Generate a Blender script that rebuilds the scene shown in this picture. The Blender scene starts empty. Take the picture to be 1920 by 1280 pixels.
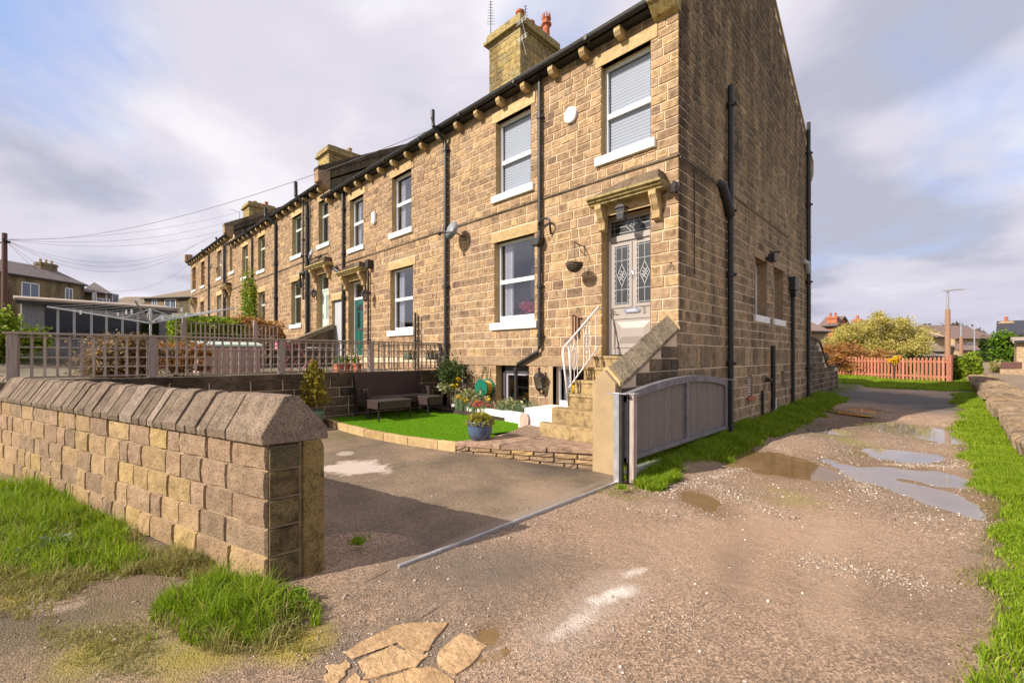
import bpy, math, random
import numpy as np
from mathutils import Vector, Matrix
S = bpy.context.scene
COL = S.collection
R = math.radians
random.seed(7); RNG = np.random.default_rng(7)

# ---------------------------------------------------------------- camera
EYE = (3.086, -7.047, 1.60)
cam_d = bpy.data.cameras.new('camera'); cam = bpy.data.objects.new('camera', cam_d); COL.objects.link(cam)
cam.location = EYE; cam.rotation_euler = (R(90), 0, R(44.28))
cam_d.sensor_width = 36; cam_d.lens = 15.54; cam_d.shift_y = 27/1920
cam_d.clip_start = .05; cam_d.clip_end = 3000
S.camera = cam
# ---------------------------------------------------------------- light
SUN_EL, SUN_AZ = R(33.5), math.atan2(-.30, -.95)      # azimuth: direction towards the sun in x,y
sd = (math.cos(SUN_EL)*-.30/math.hypot(.30, .95), math.cos(SUN_EL)*-.95/math.hypot(.30, .95), math.sin(SUN_EL))
sun_d = bpy.data.lights.new('sun', 'SUN'); sun = bpy.data.objects.new('sun', sun_d); COL.objects.link(sun)
sun_d.energy = 4.6; sun_d.angle = R(.5); sun_d.color = (1, .9, .76)
sun.rotation_euler = Vector(sd).to_track_quat('Z', 'Y').to_euler()
w = bpy.data.worlds.new('World'); S.world = w; w.use_nodes = True
wt = w.node_tree; wt.nodes.clear()
def wn(t, **k):
    n = wt.nodes.new(t)
    for a, v in k.items(): setattr(n, a, v)
    return n
wo = wn('ShaderNodeOutputWorld'); wb = wn('ShaderNodeBackground'); wb.inputs[1].default_value = .12
sky = wn('ShaderNodeTexSky', sky_type='NISHITA', sun_disc=False, sun_elevation=SUN_EL, sun_rotation=math.atan2(sd[0], sd[1]))
sky.air_density = 1.0; sky.dust_density = .6; sky.ozone_density = 2.0
tc = wn('ShaderNodeTexCoord'); sx = wn('ShaderNodeSeparateXYZ'); wt.links.new(tc.outputs['Generated'], sx.inputs[0])
def wm(op, a, b=None, c=None):
    n = wn('ShaderNodeMath', operation=op)
    for i, v in enumerate((a, b, c)):
        if v is None: continue
        if hasattr(v, 'links') or hasattr(v, 'is_output'): wt.links.new(v, n.inputs[i])
        else: n.inputs[i].default_value = v
    return n.outputs[0]
zc = wm('ADD', wm('MAXIMUM', sx.outputs[2], 0.0), .22)
cx = wm('DIVIDE', sx.outputs[0], zc); cy = wm('DIVIDE', sx.outputs[1], zc)
cc = wn('ShaderNodeCombineXYZ'); wt.links.new(cx, cc.inputs[0]); wt.links.new(cy, cc.inputs[1])
def wnoise(scale, detail, rough, off, vec=None, dist=0.):
    mp = wn('ShaderNodeMapping'); mp.inputs['Location'].default_value = off
    wt.links.new(vec or cc.outputs[0], mp.inputs[0])
    n = wn('ShaderNodeTexNoise'); n.inputs['Scale'].default_value = scale; n.inputs['Detail'].default_value = detail
    n.inputs['Roughness'].default_value = rough; n.inputs['Distortion'].default_value = dist
    wt.links.new(mp.outputs[0], n.inputs['Vector']); return n.outputs['Fac']
def wramp(fac, stops, interp='EASE'):
    r = wn('ShaderNodeValToRGB'); r.color_ramp.interpolation = interp
    while len(r.color_ramp.elements) < len(stops): r.color_ramp.elements.new(.5)
    for e, (p, c) in zip(r.color_ramp.elements, stops): e.position = p; e.color = (*c, 1)
    wt.links.new(fac, r.inputs[0]); return r.outputs[0]
big = wnoise(.85, 8, .56, (3.1, 1.7, 0), dist=.25)
fine = wnoise(1.25, 6, .52, (7.3, 2.2, 4), dist=.15)
def toward(px, py, lo, hi):
    # breaks in the cloud deck, given as directions in the sky
    t = (px-960)/829.; d = Vector((.716*t-.698, .698*t+.716, (667-py)/829.)).normalized()
    v = wn('ShaderNodeVectorMath', operation='DOT_PRODUCT'); wt.links.new(tc.outputs['Generated'], v.inputs[0]); v.inputs[1].default_value = d
    m = wn('ShaderNodeMapRange', interpolation_type='SMOOTHSTEP'); m.inputs[1].default_value = lo; m.inputs[2].default_value = hi; wt.links.new(v.outputs['Value'], m.inputs[0]); return m.outputs[0]
gap = wm('ADD', wm('MULTIPLY', toward(40, -120, .965, 1.), .27), wm('ADD', wm('MULTIPLY', toward(2040, 60, .965, 1.), .24), wm('MULTIPLY', toward(1040, 30, .985, 1.), .22)))
gap = wm('ADD', gap, wm('MULTIPLY', toward(760, -700, .93, 1.), .12))
mask = wramp(wm('SUBTRACT', wm('ADD', big, .27), gap), [(.40, (0,)*3), (.66, (1,)*3)])
K = 1/.12
dk = wm('SUBTRACT', wm('ADD', wm('SUBTRACT', fine, wm('MULTIPLY', toward(1600, 330, .93, 1.), .16)), wm('MULTIPLY', toward(1880, 430, .96, 1.), .16)), wm('MULTIPLY', toward(1650, 560, .955, 1.), .07))
dk = wm('ADD', dk, wm('MULTIPLY', toward(450, 330, .8, 1.), .015))
ccol = wramp(dk, [(.34, (.34*K, .345*K, .42*K)), (.50, (.50*K, .48*K, .545*K)), (.66, (.63*K, .61*K, .645*K))])
# near the horizon the cloud deck is duller
hz = wramp(sx.outputs[2], [(0.0, (.88, .88, .93)), (.20, (1, 1, 1))])
m1 = wn('ShaderNodeMixRGB', blend_type='MULTIPLY'); m1.inputs[0].default_value = 1
wt.links.new(ccol, m1.inputs[1]); wt.links.new(hz, m1.inputs[2])
blue = wn('ShaderNodeMixRGB', blend_type='MIX'); blue.inputs[0].default_value = .65
wt.links.new(sky.outputs[0], blue.inputs[1]); blue.inputs[2].default_value = (.28*K, .385*K, .67*K, 1)
m2 = wn('ShaderNodeMixRGB'); wt.links.new(mask, m2.inputs[0]); wt.links.new(blue.outputs[0], m2.inputs[1]); wt.links.new(m1.outputs[0], m2.inputs[2])
wt.links.new(m2.outputs[0], wb.inputs[0]); wt.links.new(wb.outputs[0], wo.inputs[0])
S.view_settings.view_transform = 'Standard'; S.view_settings.look = 'None'; S.view_settings.gamma = 1
S.view_settings.use_curve_mapping = False; S.view_settings.exposure = .60
S.render.engine = 'CYCLES'

# ---------------------------------------------------------------- survey helpers (photo measurements -> places in the world)
RV = (.716, .698); FV = (-.698, .716); FPX = 829.; CX0, HY = 960., 667.
def W(px, Z): t = (px-CX0)/FPX*Z; return (EYE[0]+RV[0]*t+FV[0]*Z, EYE[1]+RV[1]*t+FV[1]*Z)
def GZ(px, py, z=0.): return W(px, (EYE[2]-z)*FPX/(py-HY))                 # on the level z
def PY(px, py, Y):                                                       # on the plane y=Y -> X,z
    r = (px-CX0)/FPX; dx = RV[0]*r+FV[0]; dy = RV[1]*r+FV[1]; Z = (Y-EYE[1])/dy
    return EYE[0]+dx*Z, EYE[2]+(HY-py)/FPX*Z
def PX(px, py, X):
    r = (px-CX0)/FPX; dx = RV[0]*r+FV[0]; dy = RV[1]*r+FV[1]; Z = (X-EYE[0])/dx
    return EYE[1]+dy*Z, EYE[2]+(HY-py)/FPX*Z
def zat(px, py, Z): return EYE[2]+(HY-py)/FPX*Z

# ---------------------------------------------------------------- materials
class NT:
    def __init__(s, name):
        s.m = bpy.data.materials.new(name); s.m.use_nodes = True; s.t = s.m.node_tree
        s.p = s.t.nodes['Principled BSDF']; s.out = s.t.nodes['Material Output']
        g = s.n('ShaderNodeNewGeometry'); s.pos = g.outputs['Position']; s.island = g.outputs['Random Per Island']
        s.orand = s.n('ShaderNodeObjectInfo').outputs['Random']
    def n(s, t, **k):
        n = s.t.nodes.new(t)
        for a, v in k.items(): setattr(n, a, v)
        return n
    def l(s, a, b): s.t.links.new(a, b)
    def put(s, sock, v):
        if hasattr(v, 'is_output'): s.l(v, sock)
        elif isinstance(v, (tuple, list)) and len(v) == 3 and sock.type == 'RGBA': sock.default_value = (*v, 1)
        else: sock.default_value = v
    def math(s, op, a, b=None, c=None, clamp=False):
        n = s.n('ShaderNodeMath', operation=op, use_clamp=clamp)
        for i, v in enumerate((a, b, c)):
            if v is not None: s.put(n.inputs[i], v)
        return n.outputs[0]
    def rnd(s): return s.math('FRACT', s.math('ADD', s.orand, s.island))
    def noise(s, scale, detail=4, rough=.55, stretch=None, off=(0, 0, 0), vec=None, dist=0.):
        mp = s.n('ShaderNodeMapping'); mp.inputs['Scale'].default_value = stretch or (1, 1, 1); mp.inputs['Location'].default_value = off
        s.l(vec or s.pos, mp.inputs[0]); n = s.n('ShaderNodeTexNoise')
        n.inputs['Scale'].default_value = scale; n.inputs['Detail'].default_value = detail; n.inputs['Roughness'].default_value = rough
        n.inputs['Distortion'].default_value = dist
        s.l(mp.outputs[0], n.inputs['Vector']); return n.outputs['Fac']
    def ramp(s, fac, stops, interp='LINEAR'):
        r = s.n('ShaderNodeValToRGB'); r.color_ramp.interpolation = interp
        while len(r.color_ramp.elements) < len(stops): r.color_ramp.elements.new(.5)
        for e, (p, c) in zip(r.color_ramp.elements, stops):
            e.position = p; e.color = (*(c if isinstance(c, (tuple, list)) else (c,)*3), 1)
        s.l(fac, r.inputs[0]); return r.outputs[0]
    def mix(s, fac, a, b, mode='MIX'):
        n = s.n('ShaderNodeMixRGB', blend_type=mode)
        for i, v in enumerate((fac, a, b)): s.put(n.inputs[i], v)
        return n.outputs[0]
    def bump(s, h, dist=.01, strength=1.):
        b = s.n('ShaderNodeBump'); b.inputs['Distance'].default_value = dist; b.inputs['Strength'].default_value = strength
        s.l(h, b.inputs['Height']); s.l(b.outputs[0], s.p.inputs['Normal'])
    def done(s, color=None, rough=.85, metal=0., spec=None):
        if color is not None: s.put(s.p.inputs['Base Color'], color)
        s.put(s.p.inputs['Roughness'], rough); s.put(s.p.inputs['Metallic'], metal)
        if spec is not None: s.p.inputs['Specular IOR Level'].default_value = spec
        return s.m
    def blob(s, cx, cy, rx, ry, ang=0., rag=.6, nsc=2.5, edge=.25, off=(0, 0, 0)):
        """1 inside a ragged ellipse on the ground, 0 outside"""
        mp = s.n('ShaderNodeMapping', vector_type='TEXTURE'); mp.inputs['Location'].default_value = (cx, cy, 0)
        mp.inputs['Rotation'].default_value = (0, 0, ang); mp.inputs['Scale'].default_value = (rx, ry, 1e6)
        s.l(s.pos, mp.inputs[0]); ln = s.n('ShaderNodeVectorMath', operation='LENGTH'); s.l(mp.outputs[0], ln.inputs[0])
        d = s.math('ADD', ln.outputs['Value'], s.math('MULTIPLY', s.math('SUBTRACT', s.noise(nsc, 5, .6, off=off), .5), rag*2))
        return s.ramp(d, [(max(0., 1-edge)*.5, 1.), (.5, 0.)]) if False else s.math('DIVIDE', s.math('SUBTRACT', 1., d), edge, clamp=True)
def simple(name, col, rough=.6, metal=0., var=.12, vsc=3., bump=0., bsc=40., spec=None):
    a = NT(name); c = a.mix(1., col, a.ramp(a.noise(vsc, 5, .6), [(.3, 1-var*1.6), (.7, 1+var)]), 'MULTIPLY')
    if bump: a.bump(a.noise(bsc, 4, .6), bump)
    return a.done(c, rough, metal, spec)

def stone_mat(name, cols, dark=.0, stain=False, fine=70., bumpd=.006, soot=.55, streak=False, facedark=0., pits=0.):
    a = NT(name); r = a.rnd(); n = len(cols)
    c = a.ramp(r, [(i/(n-1), cc) for i, cc in enumerate(cols)])
    r2 = a.math('FRACT', a.math('MULTIPLY', r, 17.31))
    c = a.mix(1., c, a.ramp(r2, [(0, .88), (1, 1.12)]), 'MULTIPLY')
    at = a.n('ShaderNodeAttribute'); at.attribute_name = 'suv'; sv = a.n('ShaderNodeSeparateXYZ'); a.l(at.outputs['Vector'], sv.inputs[0])
    dx = a.math('MULTIPLY', a.math('SUBTRACT', .5, a.math('ABSOLUTE', sv.outputs[0])), 1.7); dz = a.math('SUBTRACT', .5, a.math('ABSOLUTE', a.math('SUBTRACT', sv.outputs[1], .06)))
    ed = a.math('ADD', a.math('MINIMUM', dx, dz), a.math('MULTIPLY', a.math('SUBTRACT', a.noise(14, 5, .7), .5), .75))
    face = a.math('MULTIPLY', a.ramp(ed, [(.10, 0.), (.34, 1.)]), a.ramp(a.math('ADD', a.math('FRACT', a.math('MULTIPLY', r, 7.77)), a.math('MULTIPLY', a.math('SUBTRACT', a.noise(.7, 4), .5), 1.2)), [(.15, 0.), (.8, facedark)]))
    c = a.mix(face, c, a.mix(1., c, (.50, .47, .46), 'MULTIPLY'))
    mott = a.noise(9, 6, .62)
    c = a.mix(1., c, a.ramp(mott, [(.32, 1-soot*.8), (.5, .95), (.7, 1.18)]), 'MULTIPLY')
    c = a.mix(.5, c, a.ramp(a.noise(fine, 3, .7), [(.35, .6), (.65, 1.25)]), 'MULTIPLY')
    if stain:
        st = a.noise(1.0, 6, .6, stretch=(1., 1., .28), off=(2, 5, 1))
        c = a.mix(1., c, a.ramp(st, [(.38, (.42, .40, .38)), (.52, (.9, .9, .88)), (.68, (1.15, 1.12, 1.05))]), 'MULTIPLY')
    if streak:                                                    # old soot down the corner of the end wall and its upper part
        sp = a.n('ShaderNodeSeparateXYZ'); a.l(a.pos, sp.inputs[0])
        st = a.noise(1.3, 6, .65, stretch=(1., 1.6, .22), off=(0, 1.3, 0))
        k = a.ramp(a.math('ADD', st, a.math('MULTIPLY', a.math('SUBTRACT', sp.outputs[2], 4.), .022)), [(.44, 1.), (.62, .48)])
        c = a.mix(1., c, k, 'MULTIPLY')
        ed = a.ramp(a.math('ADD', sp.outputs[1], a.math('MULTIPLY', a.noise(2.2, 5, .6), .5)), [(.30, (.38, .36, .35)), (.62, (1, 1, 1))])
        hi = a.ramp(a.math('DIVIDE', sp.outputs[2], 8.), [(.25, 0.), (.42, 1.)])
        c = a.mix(hi, c, a.mix(1., c, ed, 'MULTIPLY'))
    h = a.math('ADD', a.math('MULTIPLY', a.noise(22, 5, .6), 1.2), a.math('MULTIPLY', a.noise(110, 3, .6), .4))
    if pits:
        pt_ = a.ramp(a.noise(85, 3, .6), [(.34, 0.), (.42, 1.)]); h = a.math('ADD', h, a.math('MULTIPLY', pt_, pits))
        c = a.mix(1., c, a.ramp(pt_, [(0, .80), (1, 1.)]), 'MULTIPLY')
    a.bump(h, bumpd)
    return a.done(c, .9, spec=.25)

M = {}
M['stone'] = stone_mat('sandstone_front', [(.38, .25, .145), (.45, .30, .17), (.33, .22, .135), (.49, .335, .18), (.40, .265, .155), (.31, .205, .13), (.44, .31, .20), (.24, .16, .11)], stain=False, facedark=.55)  # the stone's own colour, for the house fronts
M['stone_end'] = stone_mat('sandstone_end_wall', [(.39, .275, .17), (.48, .34, .20), (.33, .24, .15), (.43, .305, .19), (.36, .26, .16), (.24, .175, .115)], stain=False, streak=True, facedark=.55)
M['stone_dark'] = stone_mat('sandstone_sooty_shaded', [(.16, .12, .085), (.22, .165, .11), (.11, .085, .065), (.19, .15, .10)], stain=True)  # sooty stone; also paints shade on the stair and retaining walls
M['stone_wall'] = stone_mat('sandstone_garden_wall', [(.38, .26, .155), (.43, .29, .155), (.33, .225, .15), (.46, .32, .14), (.36, .24, .155), (.28, .20, .13)], fine=130, bumpd=.011, soot=.3, pits=.8)
M['stone_wall_end'] = stone_mat('mossy_shaded_wall_end', [(.24, .18, .08), (.18, .135, .065), (.30, .21, .08), (.14, .115, .06)], fine=90, bumpd=.014, soot=.9, pits=.6)  # moss, with the shaded end's darkness painted into the colour
M['coping'] = stone_mat('coping_gritstone', [(.20, .148, .108), (.25, .185, .135), (.17, .125, .09), (.30, .23, .18)], fine=60, bumpd=.011, soot=.5, pits=.7)
M['coping_dark'] = stone_mat('coping_pebbly', [(.30, .24, .165), (.25, .20, .14), (.33, .26, .18)], fine=38, bumpd=.03, soot=.6)
M['ashlar'] = stone_mat('dressed_sandstone', [(.47, .33, .16), (.53, .38, .20), (.43, .29, .14)], fine=120, bumpd=.003, soot=.3)
M['ashlar_moss'] = stone_mat('dressed_sandstone_mossy', [(.40, .30, .13), (.33, .26, .12)], fine=60, bumpd=.006, soot=.8)
M['ashlar_brown'] = stone_mat('dressed_sandstone_brown', [(.33, .225, .14), (.38, .26, .16)], fine=120, bumpd=.003, soot=.35)
a = NT('mortar'); a.bump(a.noise(150, 3), .004); M['mortar'] = a.done(a.mix(1., (.68, .51, .35), a.ramp(a.noise(3, 6), [(.3, .75), (.7, 1.1)]), 'MULTIPLY'), .95)
a = NT('mortar_end'); a.bump(a.noise(150, 3), .004); M['mortar_end'] = a.done(a.mix(1., (.78, .61, .44), a.ramp(a.noise(1.5, 6), [(.3, .7), (.7, 1.1)]), 'MULTIPLY'), .95)
M['mortar_wall'] = simple('mortar_garden_wall', (.42, .31, .20), .95, var=.25, vsc=6, bump=.01, bsc=80)
M['white'] = simple('white_paint', (.80, .79, .78), .45, var=.03, vsc=8)
M['upvc'] = simple('white_plastic', (.82, .82, .84), .3, var=.01)
M['mint'] = simple('mint_paint', (.52, .62, .55), .4, var=.04)
M['teal'] = simple('dark_teal_paint', (.012, .10, .085), .35, var=.08)
M['grey_door'] = simple('warm_grey_paint', (.33, .29, .265), .42, var=.03)
M['grey_frame'] = simple('dark_grey_paint', (.07, .07, .08), .4, var=.05)
M['mauve_frame'] = simple('mauve_grey_paint', (.36, .33, .38), .4, var=.05)
M['iron'] = simple('black_iron_paint', (.022, .021, .022), .5, var=.3, vsc=12, bump=.002, bsc=90)
M['iron_brown'] = simple('brown_black_iron_paint', (.035, .024, .024), .35, var=.3, vsc=12)
M['lead'] = simple('lead_grey', (.16, .15, .16), .5, var=.2)
M['chrome'] = simple('chrome', (.75, .74, .74), .15, 1., var=.02)
M['plastic_grey'] = simple('grey_plastic', (.42, .43, .46), .5, var=.05)
M['brass'] = simple('dull_brass', (.35, .25, .12), .4, .8)
M['terracotta'] = simple('terracotta', (.42, .12, .055), .8, var=.25, vsc=8, bump=.004)
M['buff_pot'] = simple('buff_clay', (.45, .30, .17), .85, var=.2)
M['slate'] = stone_mat('slate_roof', [(.11, .095, .10), (.14, .12, .12), (.085, .075, .08)], fine=30, bumpd=.006, soot=.5)
M['slate_old'] = stone_mat('stone_slate_roof', [(.22, .175, .13), (.27, .21, .15), (.17, .14, .10)], fine=12, bumpd=.02, soot=.6)
M['slate_pink'] = stone_mat('weathered_tile_roof', [(.22, .155, .14), (.26, .18, .155), (.19, .135, .12)], fine=8, bumpd=.02, soot=.4)
M['brick_red'] = stone_mat('red_brick', [(.38, .13, .07), (.44, .16, .085)], fine=20, bumpd=.01, soot=.3)
M['render'] = simple('cream_stone_paint', (.38, .275, .155), .85, var=.12, vsc=2.5, bump=.004, bsc=60)
M['pave'] = stone_mat('flagstone', [(.30, .205, .15), (.36, .24, .17), (.27, .19, .14)], fine=30, bumpd=.006, soot=.6)
M['step'] = stone_mat('worn_step_stone', [(.37, .26, .13), (.42, .30, .15), (.33, .24, .12)], fine=50, bumpd=.008, soot=.7)
M['rail'] = simple('white_gloss_rail', (.80, .76, .74), .3, var=.05, vsc=20)
M['rattan'] = NT('dark_rattan'); a = M['rattan']
wv = a.n('ShaderNodeTexChecker'); wv.inputs['Scale'].default_value = 90; a.l(a.pos, wv.inputs[0])
a.bump(wv.outputs['Fac'], .004); M['rattan'] = a.done(a.mix(wv.outputs['Fac'], (.040, .024, .024), (.085, .052, .048)), .5)
M['rattan_top'] = simple('dark_cushionless_seat', (.075, .062, .06), .35, var=.15)
def wood(name, c, grain=(18, 18, 1.2), rough=.75, bumpd=.003, var=.2):
    a = NT(name); r = a.rnd(); g = a.noise(4, 6, .65, stretch=grain)
    cc = a.mix(1., c, a.ramp(g, [(.3, .6), (.55, 1.), (.75, 1.3)]), 'MULTIPLY')
    cc = a.mix(1., cc, a.ramp(r, [(0, 1-var), (1, 1+var)]), 'MULTIPLY'); a.bump(g, bumpd); return a.done(cc, rough)
M['trellis'] = wood('weathered_trellis_timber', (.40, .315, .26))
M['trellis_post'] = wood('weathered_post_timber', (.36, .29, .26))
M['picket'] = wood('red_stained_timber', (.46, .17, .10))
M['pole'] = wood('creosoted_pole', (.13, .055, .045))
M['lamp_wood'] = wood('brown_lamp_column', (.33, .19, .12))
M['shed'] = wood('grey_shed_boards', (.20, .20, .22))
M['peach'] = wood('pinkish_painted_boards', (.44, .31, .26))
M['gate_frame'] = simple('grey_gate_paint', (.18, .17, .185), .6, var=.2, vsc=6)
M['gate_board'] = wood('grey_brown_gate_boards', (.20, .172, .152), (25, 25, 1.), var=.05)
M['galv'] = simple('galvanised_steel', (.48, .49, .53), .4, .6, var=.15, vsc=10)
M['bluepot'] = simple('blue_glazed_pot', (.075, .115, .19), .22, var=.25, vsc=5)
M['greenpot'] = simple('green_plastic_pot', (.14, .22, .16), .4, var=.1)
M['soil'] = simple('potting_soil', (.06, .04, .03), .95, var=.3, bump=.01, bsc=60)
M['cloth'] = simple('curtain_cloth', (.68, .66, .68), .9, var=.1, vsc=25)
M['blind'] = simple('blind_slats', (.62, .63, .67), .55, var=.02)
M['room'] = simple('dim_room', (.05, .047, .047), .9, var=.3)
M['roof_felt'] = simple('pale_felt_roof', (.36, .29, .24), .9, var=.15, vsc=5, bump=.006)
M['pink'] = simple('pink_paint', (.62, .20, .27), .5)
M['reel_green'] = simple('green_reel_plastic', (.01, .16, .10), .35)
M['reel_yellow'] = simple('yellow_hose', (.65, .38, .03), .5)
M['wire'] = simple('dark_cable', (.10, .095, .10), .6)
M['wire_thin'] = simple('thin_sky_cable', (.22, .21, .23), .6)
def glass(name, tint=(.9, .92, .95), base=.10, gain=1.0, rough=.01):
    m = bpy.data.materials.new(name); m.use_nodes = True; t = m.node_tree; t.nodes.clear()
    o = t.nodes.new('ShaderNodeOutputMaterial'); mx = t.nodes.new('ShaderNodeMixShader'); tr = t.nodes.new('ShaderNodeBsdfTransparent'); gl = t.nodes.new('ShaderNodeBsdfGlossy')
    gl.inputs['Roughness'].default_value = rough; tr.inputs[0].default_value = (*tint, 1)
    f0 = t.nodes.new('ShaderNodeLayerWeight'); f0.inputs[0].default_value = .5; f = t.nodes.new('ShaderNodeMath'); f.operation = 'POWER'; f.inputs[1].default_value = 3.5; t.links.new(f0.outputs['Facing'], f.inputs[0]); ad = t.nodes.new('ShaderNodeMath'); ad.operation = 'MULTIPLY_ADD'
    ad.inputs[1].default_value = gain; ad.inputs[2].default_value = base; ad.use_clamp = True
    t.links.new(f.outputs[0], ad.inputs[0]); t.links.new(ad.outputs[0], mx.inputs[0]); t.links.new(tr.outputs[0], mx.inputs[1]); t.links.new(gl.outputs[0], mx.inputs[2])
    t.links.new(mx.outputs[0], o.inputs[0]); return m
M['glass'] = glass('window_glass', base=.13, gain=.8)
M['glass_blind'] = glass('window_glass_upstairs', base=.03, gain=.5)
M['glass_dim'] = glass('dim_shed_glass', tint=(.6, .6, .62), base=.03, gain=.25)
M['leadglass'] = glass('patterned_glass', tint=(.50, .51, .51), base=.10, gain=.7, rough=.25)
def leaf(name, cols, rough=.55, trans=.35):
    a = NT(name); at = a.n('ShaderNodeAttribute'); at.attribute_name = 'rnd'
    c = a.ramp(at.outputs['Fac'], [(i/(len(cols)-1), x) for i, x in enumerate(cols)])
    a.done(c, rough, spec=.3)
    tl = a.n('ShaderNodeBsdfTranslucent'); a.l(c, tl.inputs[0]); mx = a.n('ShaderNodeMixShader'); mx.inputs[0].default_value = trans
    a.l(a.p.outputs[0], mx.inputs[1]); a.l(tl.outputs[0], mx.inputs[2]); a.l(mx.outputs[0], a.out.inputs[0]); return a.m
M['grass'] = leaf('grass_blades', [(.09, .16, .010), (.24, .36, .014), (.18, .29, .012), (.34, .44, .02), (.46, .44, .07)])
M['grass_dry'] = leaf('dry_grass', [(.17, .20, .03), (.32, .29, .08), (.38, .32, .14), (.22, .24, .04)])
M['turf'] = leaf('artificial_turf', [(.14, .33, .008), (.20, .42, .010), (.26, .48, .014)], rough=.4)
M['leaf_green'] = leaf('fresh_leaves', [(.04, .10, .010), (.10, .21, .015), (.20, .32, .02), (.07, .15, .012)])
M['leaf_lime'] = leaf('lime_leaves', [(.14, .22, .015), (.26, .36, .02), (.09, .15, .012), (.34, .40, .03)])
M['leaf_dark'] = leaf('dark_leaves', [(.015, .04, .010), (.04, .085, .015), (.06, .10, .02), (.10, .12, .04)])
M['leaf_orange'] = leaf('rusty_foliage', [(.32, .13, .04), (.50, .22, .06), (.24, .12, .04), (.56, .30, .10), (.18, .13, .04)])
M['leaf_bronze'] = leaf('bronze_shrub_leaves', [(.16, .12, .05), (.36, .24, .12), (.48, .36, .22), (.08, .08, .03), (.50, .24, .06)])
M['leaf_willow'] = leaf('yellow_willow_catkins', [(.46, .40, .08), (.58, .50, .13), (.36, .32, .07), (.66, .58, .22), (.28, .25, .07)])
M['leaf_conifer'] = leaf('yellowing_conifer', [(.20, .20, .02), (.36, .30, .03), (.46, .36, .04), (.14, .15, .02), (.34, .20, .05)])
M['leaf_pale'] = leaf('pale_variegated_leaves', [(.36, .36, .18), (.50, .48, .28), (.14, .19, .06), (.26, .28, .10)])
M['leaf_pot'] = leaf('yellow_green_heather', [(.28, .26, .03), (.42, .36, .04), (.16, .18, .02), (.36, .30, .06)])
M['stem_grey'] = leaf('daffodil_stems', [(.16, .24, .12), (.24, .32, .18), (.10, .16, .07)])
M['leaf_short'] = M['leaf_bronze']
M['petal_yellow'] = leaf('yellow_petals', [(.75, .50, .01), (.85, .62, .03)])
M['petal_red'] = leaf('red_petals', [(.60, .03, .05), (.75, .10, .10), (.55, .05, .15)])
M['far_trees'] = leaf('distant_bare_trees', [(.09, .075, .045), (.13, .10, .06), (.07, .075, .04)])
M['bark'] = simple('bark', (.10, .075, .055), .9, var=.3, vsc=12, bump=.01)
M['pebble'] = NT('limestone_chippings'); a = M['pebble']; at = a.n('ShaderNodeAttribute'); at.attribute_name = 'rnd'
M['pebble'] = a.done(a.ramp(at.outputs['Fac'], [(0, (.22, .16, .12)), (.5, (.34, .26, .20)), (.85, (.46, .37, .30)), (1, (.70, .62, .56))]), .85)

# ---------------------------------------------------------------- mesh helpers
class MB:
    def __init__(s): s.v = []; s.f = []
    def add(s, vs, fs):
        b = len(s.v); s.v += [tuple(v) for v in vs]; s.f += [tuple(b+i for i in f) for f in fs]; return s
    def box(s, x0, x1, y0, y1, z0, z1):
        return s.add([(x0,y0,z0),(x1,y0,z0),(x1,y1,z0),(x0,y1,z0),(x0,y0,z1),(x1,y0,z1),(x1,y1,z1),(x0,y1,z1)],
                     [(0,3,2,1),(4,5,6,7),(0,1,5,4),(1,2,6,5),(2,3,7,6),(3,0,4,7)])
    def prism(s, prof, fn, t0, t1):
        """closed profile [(a,b)] counter-clockwise, extruded from t0 to t1 through fn(a,b,t)->xyz"""
        n = len(prof); vs = [fn(a, b, t0) for a, b in prof]+[fn(a, b, t1) for a, b in prof]
        fs = [tuple(range(n))[::-1], tuple(range(n, 2*n))]+[(i, (i+1) % n, n+(i+1) % n, n+i) for i in range(n)]
        return s.add(vs, fs)
    def tube(s, pts, r, n=8, caps=True):
        pts = [Vector(p) for p in pts]; rs = r if isinstance(r, (list, tuple)) else [r]*len(pts); rings = []
        up = Vector((0, 0, 1)); base = len(s.v)
        for i, p in enumerate(pts):
            d = (pts[min(i+1, len(pts)-1)]-pts[max(i-1, 0)])
            if d.length < 1e-9: d = Vector((0, 0, 1))
            d.normalize(); a = d.cross(up if abs(d.z) < .95 else Vector((1, 0, 0))).normalized(); b = d.cross(a)
            for k in range(n):
                t = 2*math.pi*k/n; s.v.append(tuple(p+(a*math.cos(t)+b*math.sin(t))*rs[i]))
        for i in range(len(pts)-1):
            for k in range(n): s.f.append((base+i*n+k, base+i*n+(k+1) % n, base+(i+1)*n+(k+1) % n, base+(i+1)*n+k))
        if caps: s.f.append(tuple(base+k for k in range(n))[::-1]); s.f.append(tuple(base+(len(pts)-1)*n+k for k in range(n)))
        return s
    def lathe(s, prof, c, n=20):
        base = len(s.v)
        for r, z in prof:
            for k in range(n): t = 2*math.pi*k/n; s.v.append((c[0]+r*math.cos(t), c[1]+r*math.sin(t), c[2]+z))
        for i in range(len(prof)-1):
            for k in range(n): s.f.append((base+i*n+k, base+i*n+(k+1) % n, base+(i+1)*n+(k+1) % n, base+(i+1)*n+k))
        s.f.append(tuple(base+k for k in range(n))[::-1]); s.f.append(tuple(base+(len(prof)-1)*n+k for k in range(n)))
        return s
    def build(s, name, mat, parent=None, bevel=0., smooth=False, **props):
        me = bpy.data.meshes.new(name); me.from_pydata(s.v, [], s.f); me.update()
        return link(name, me, mat, parent, bevel, smooth, **props)
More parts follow.
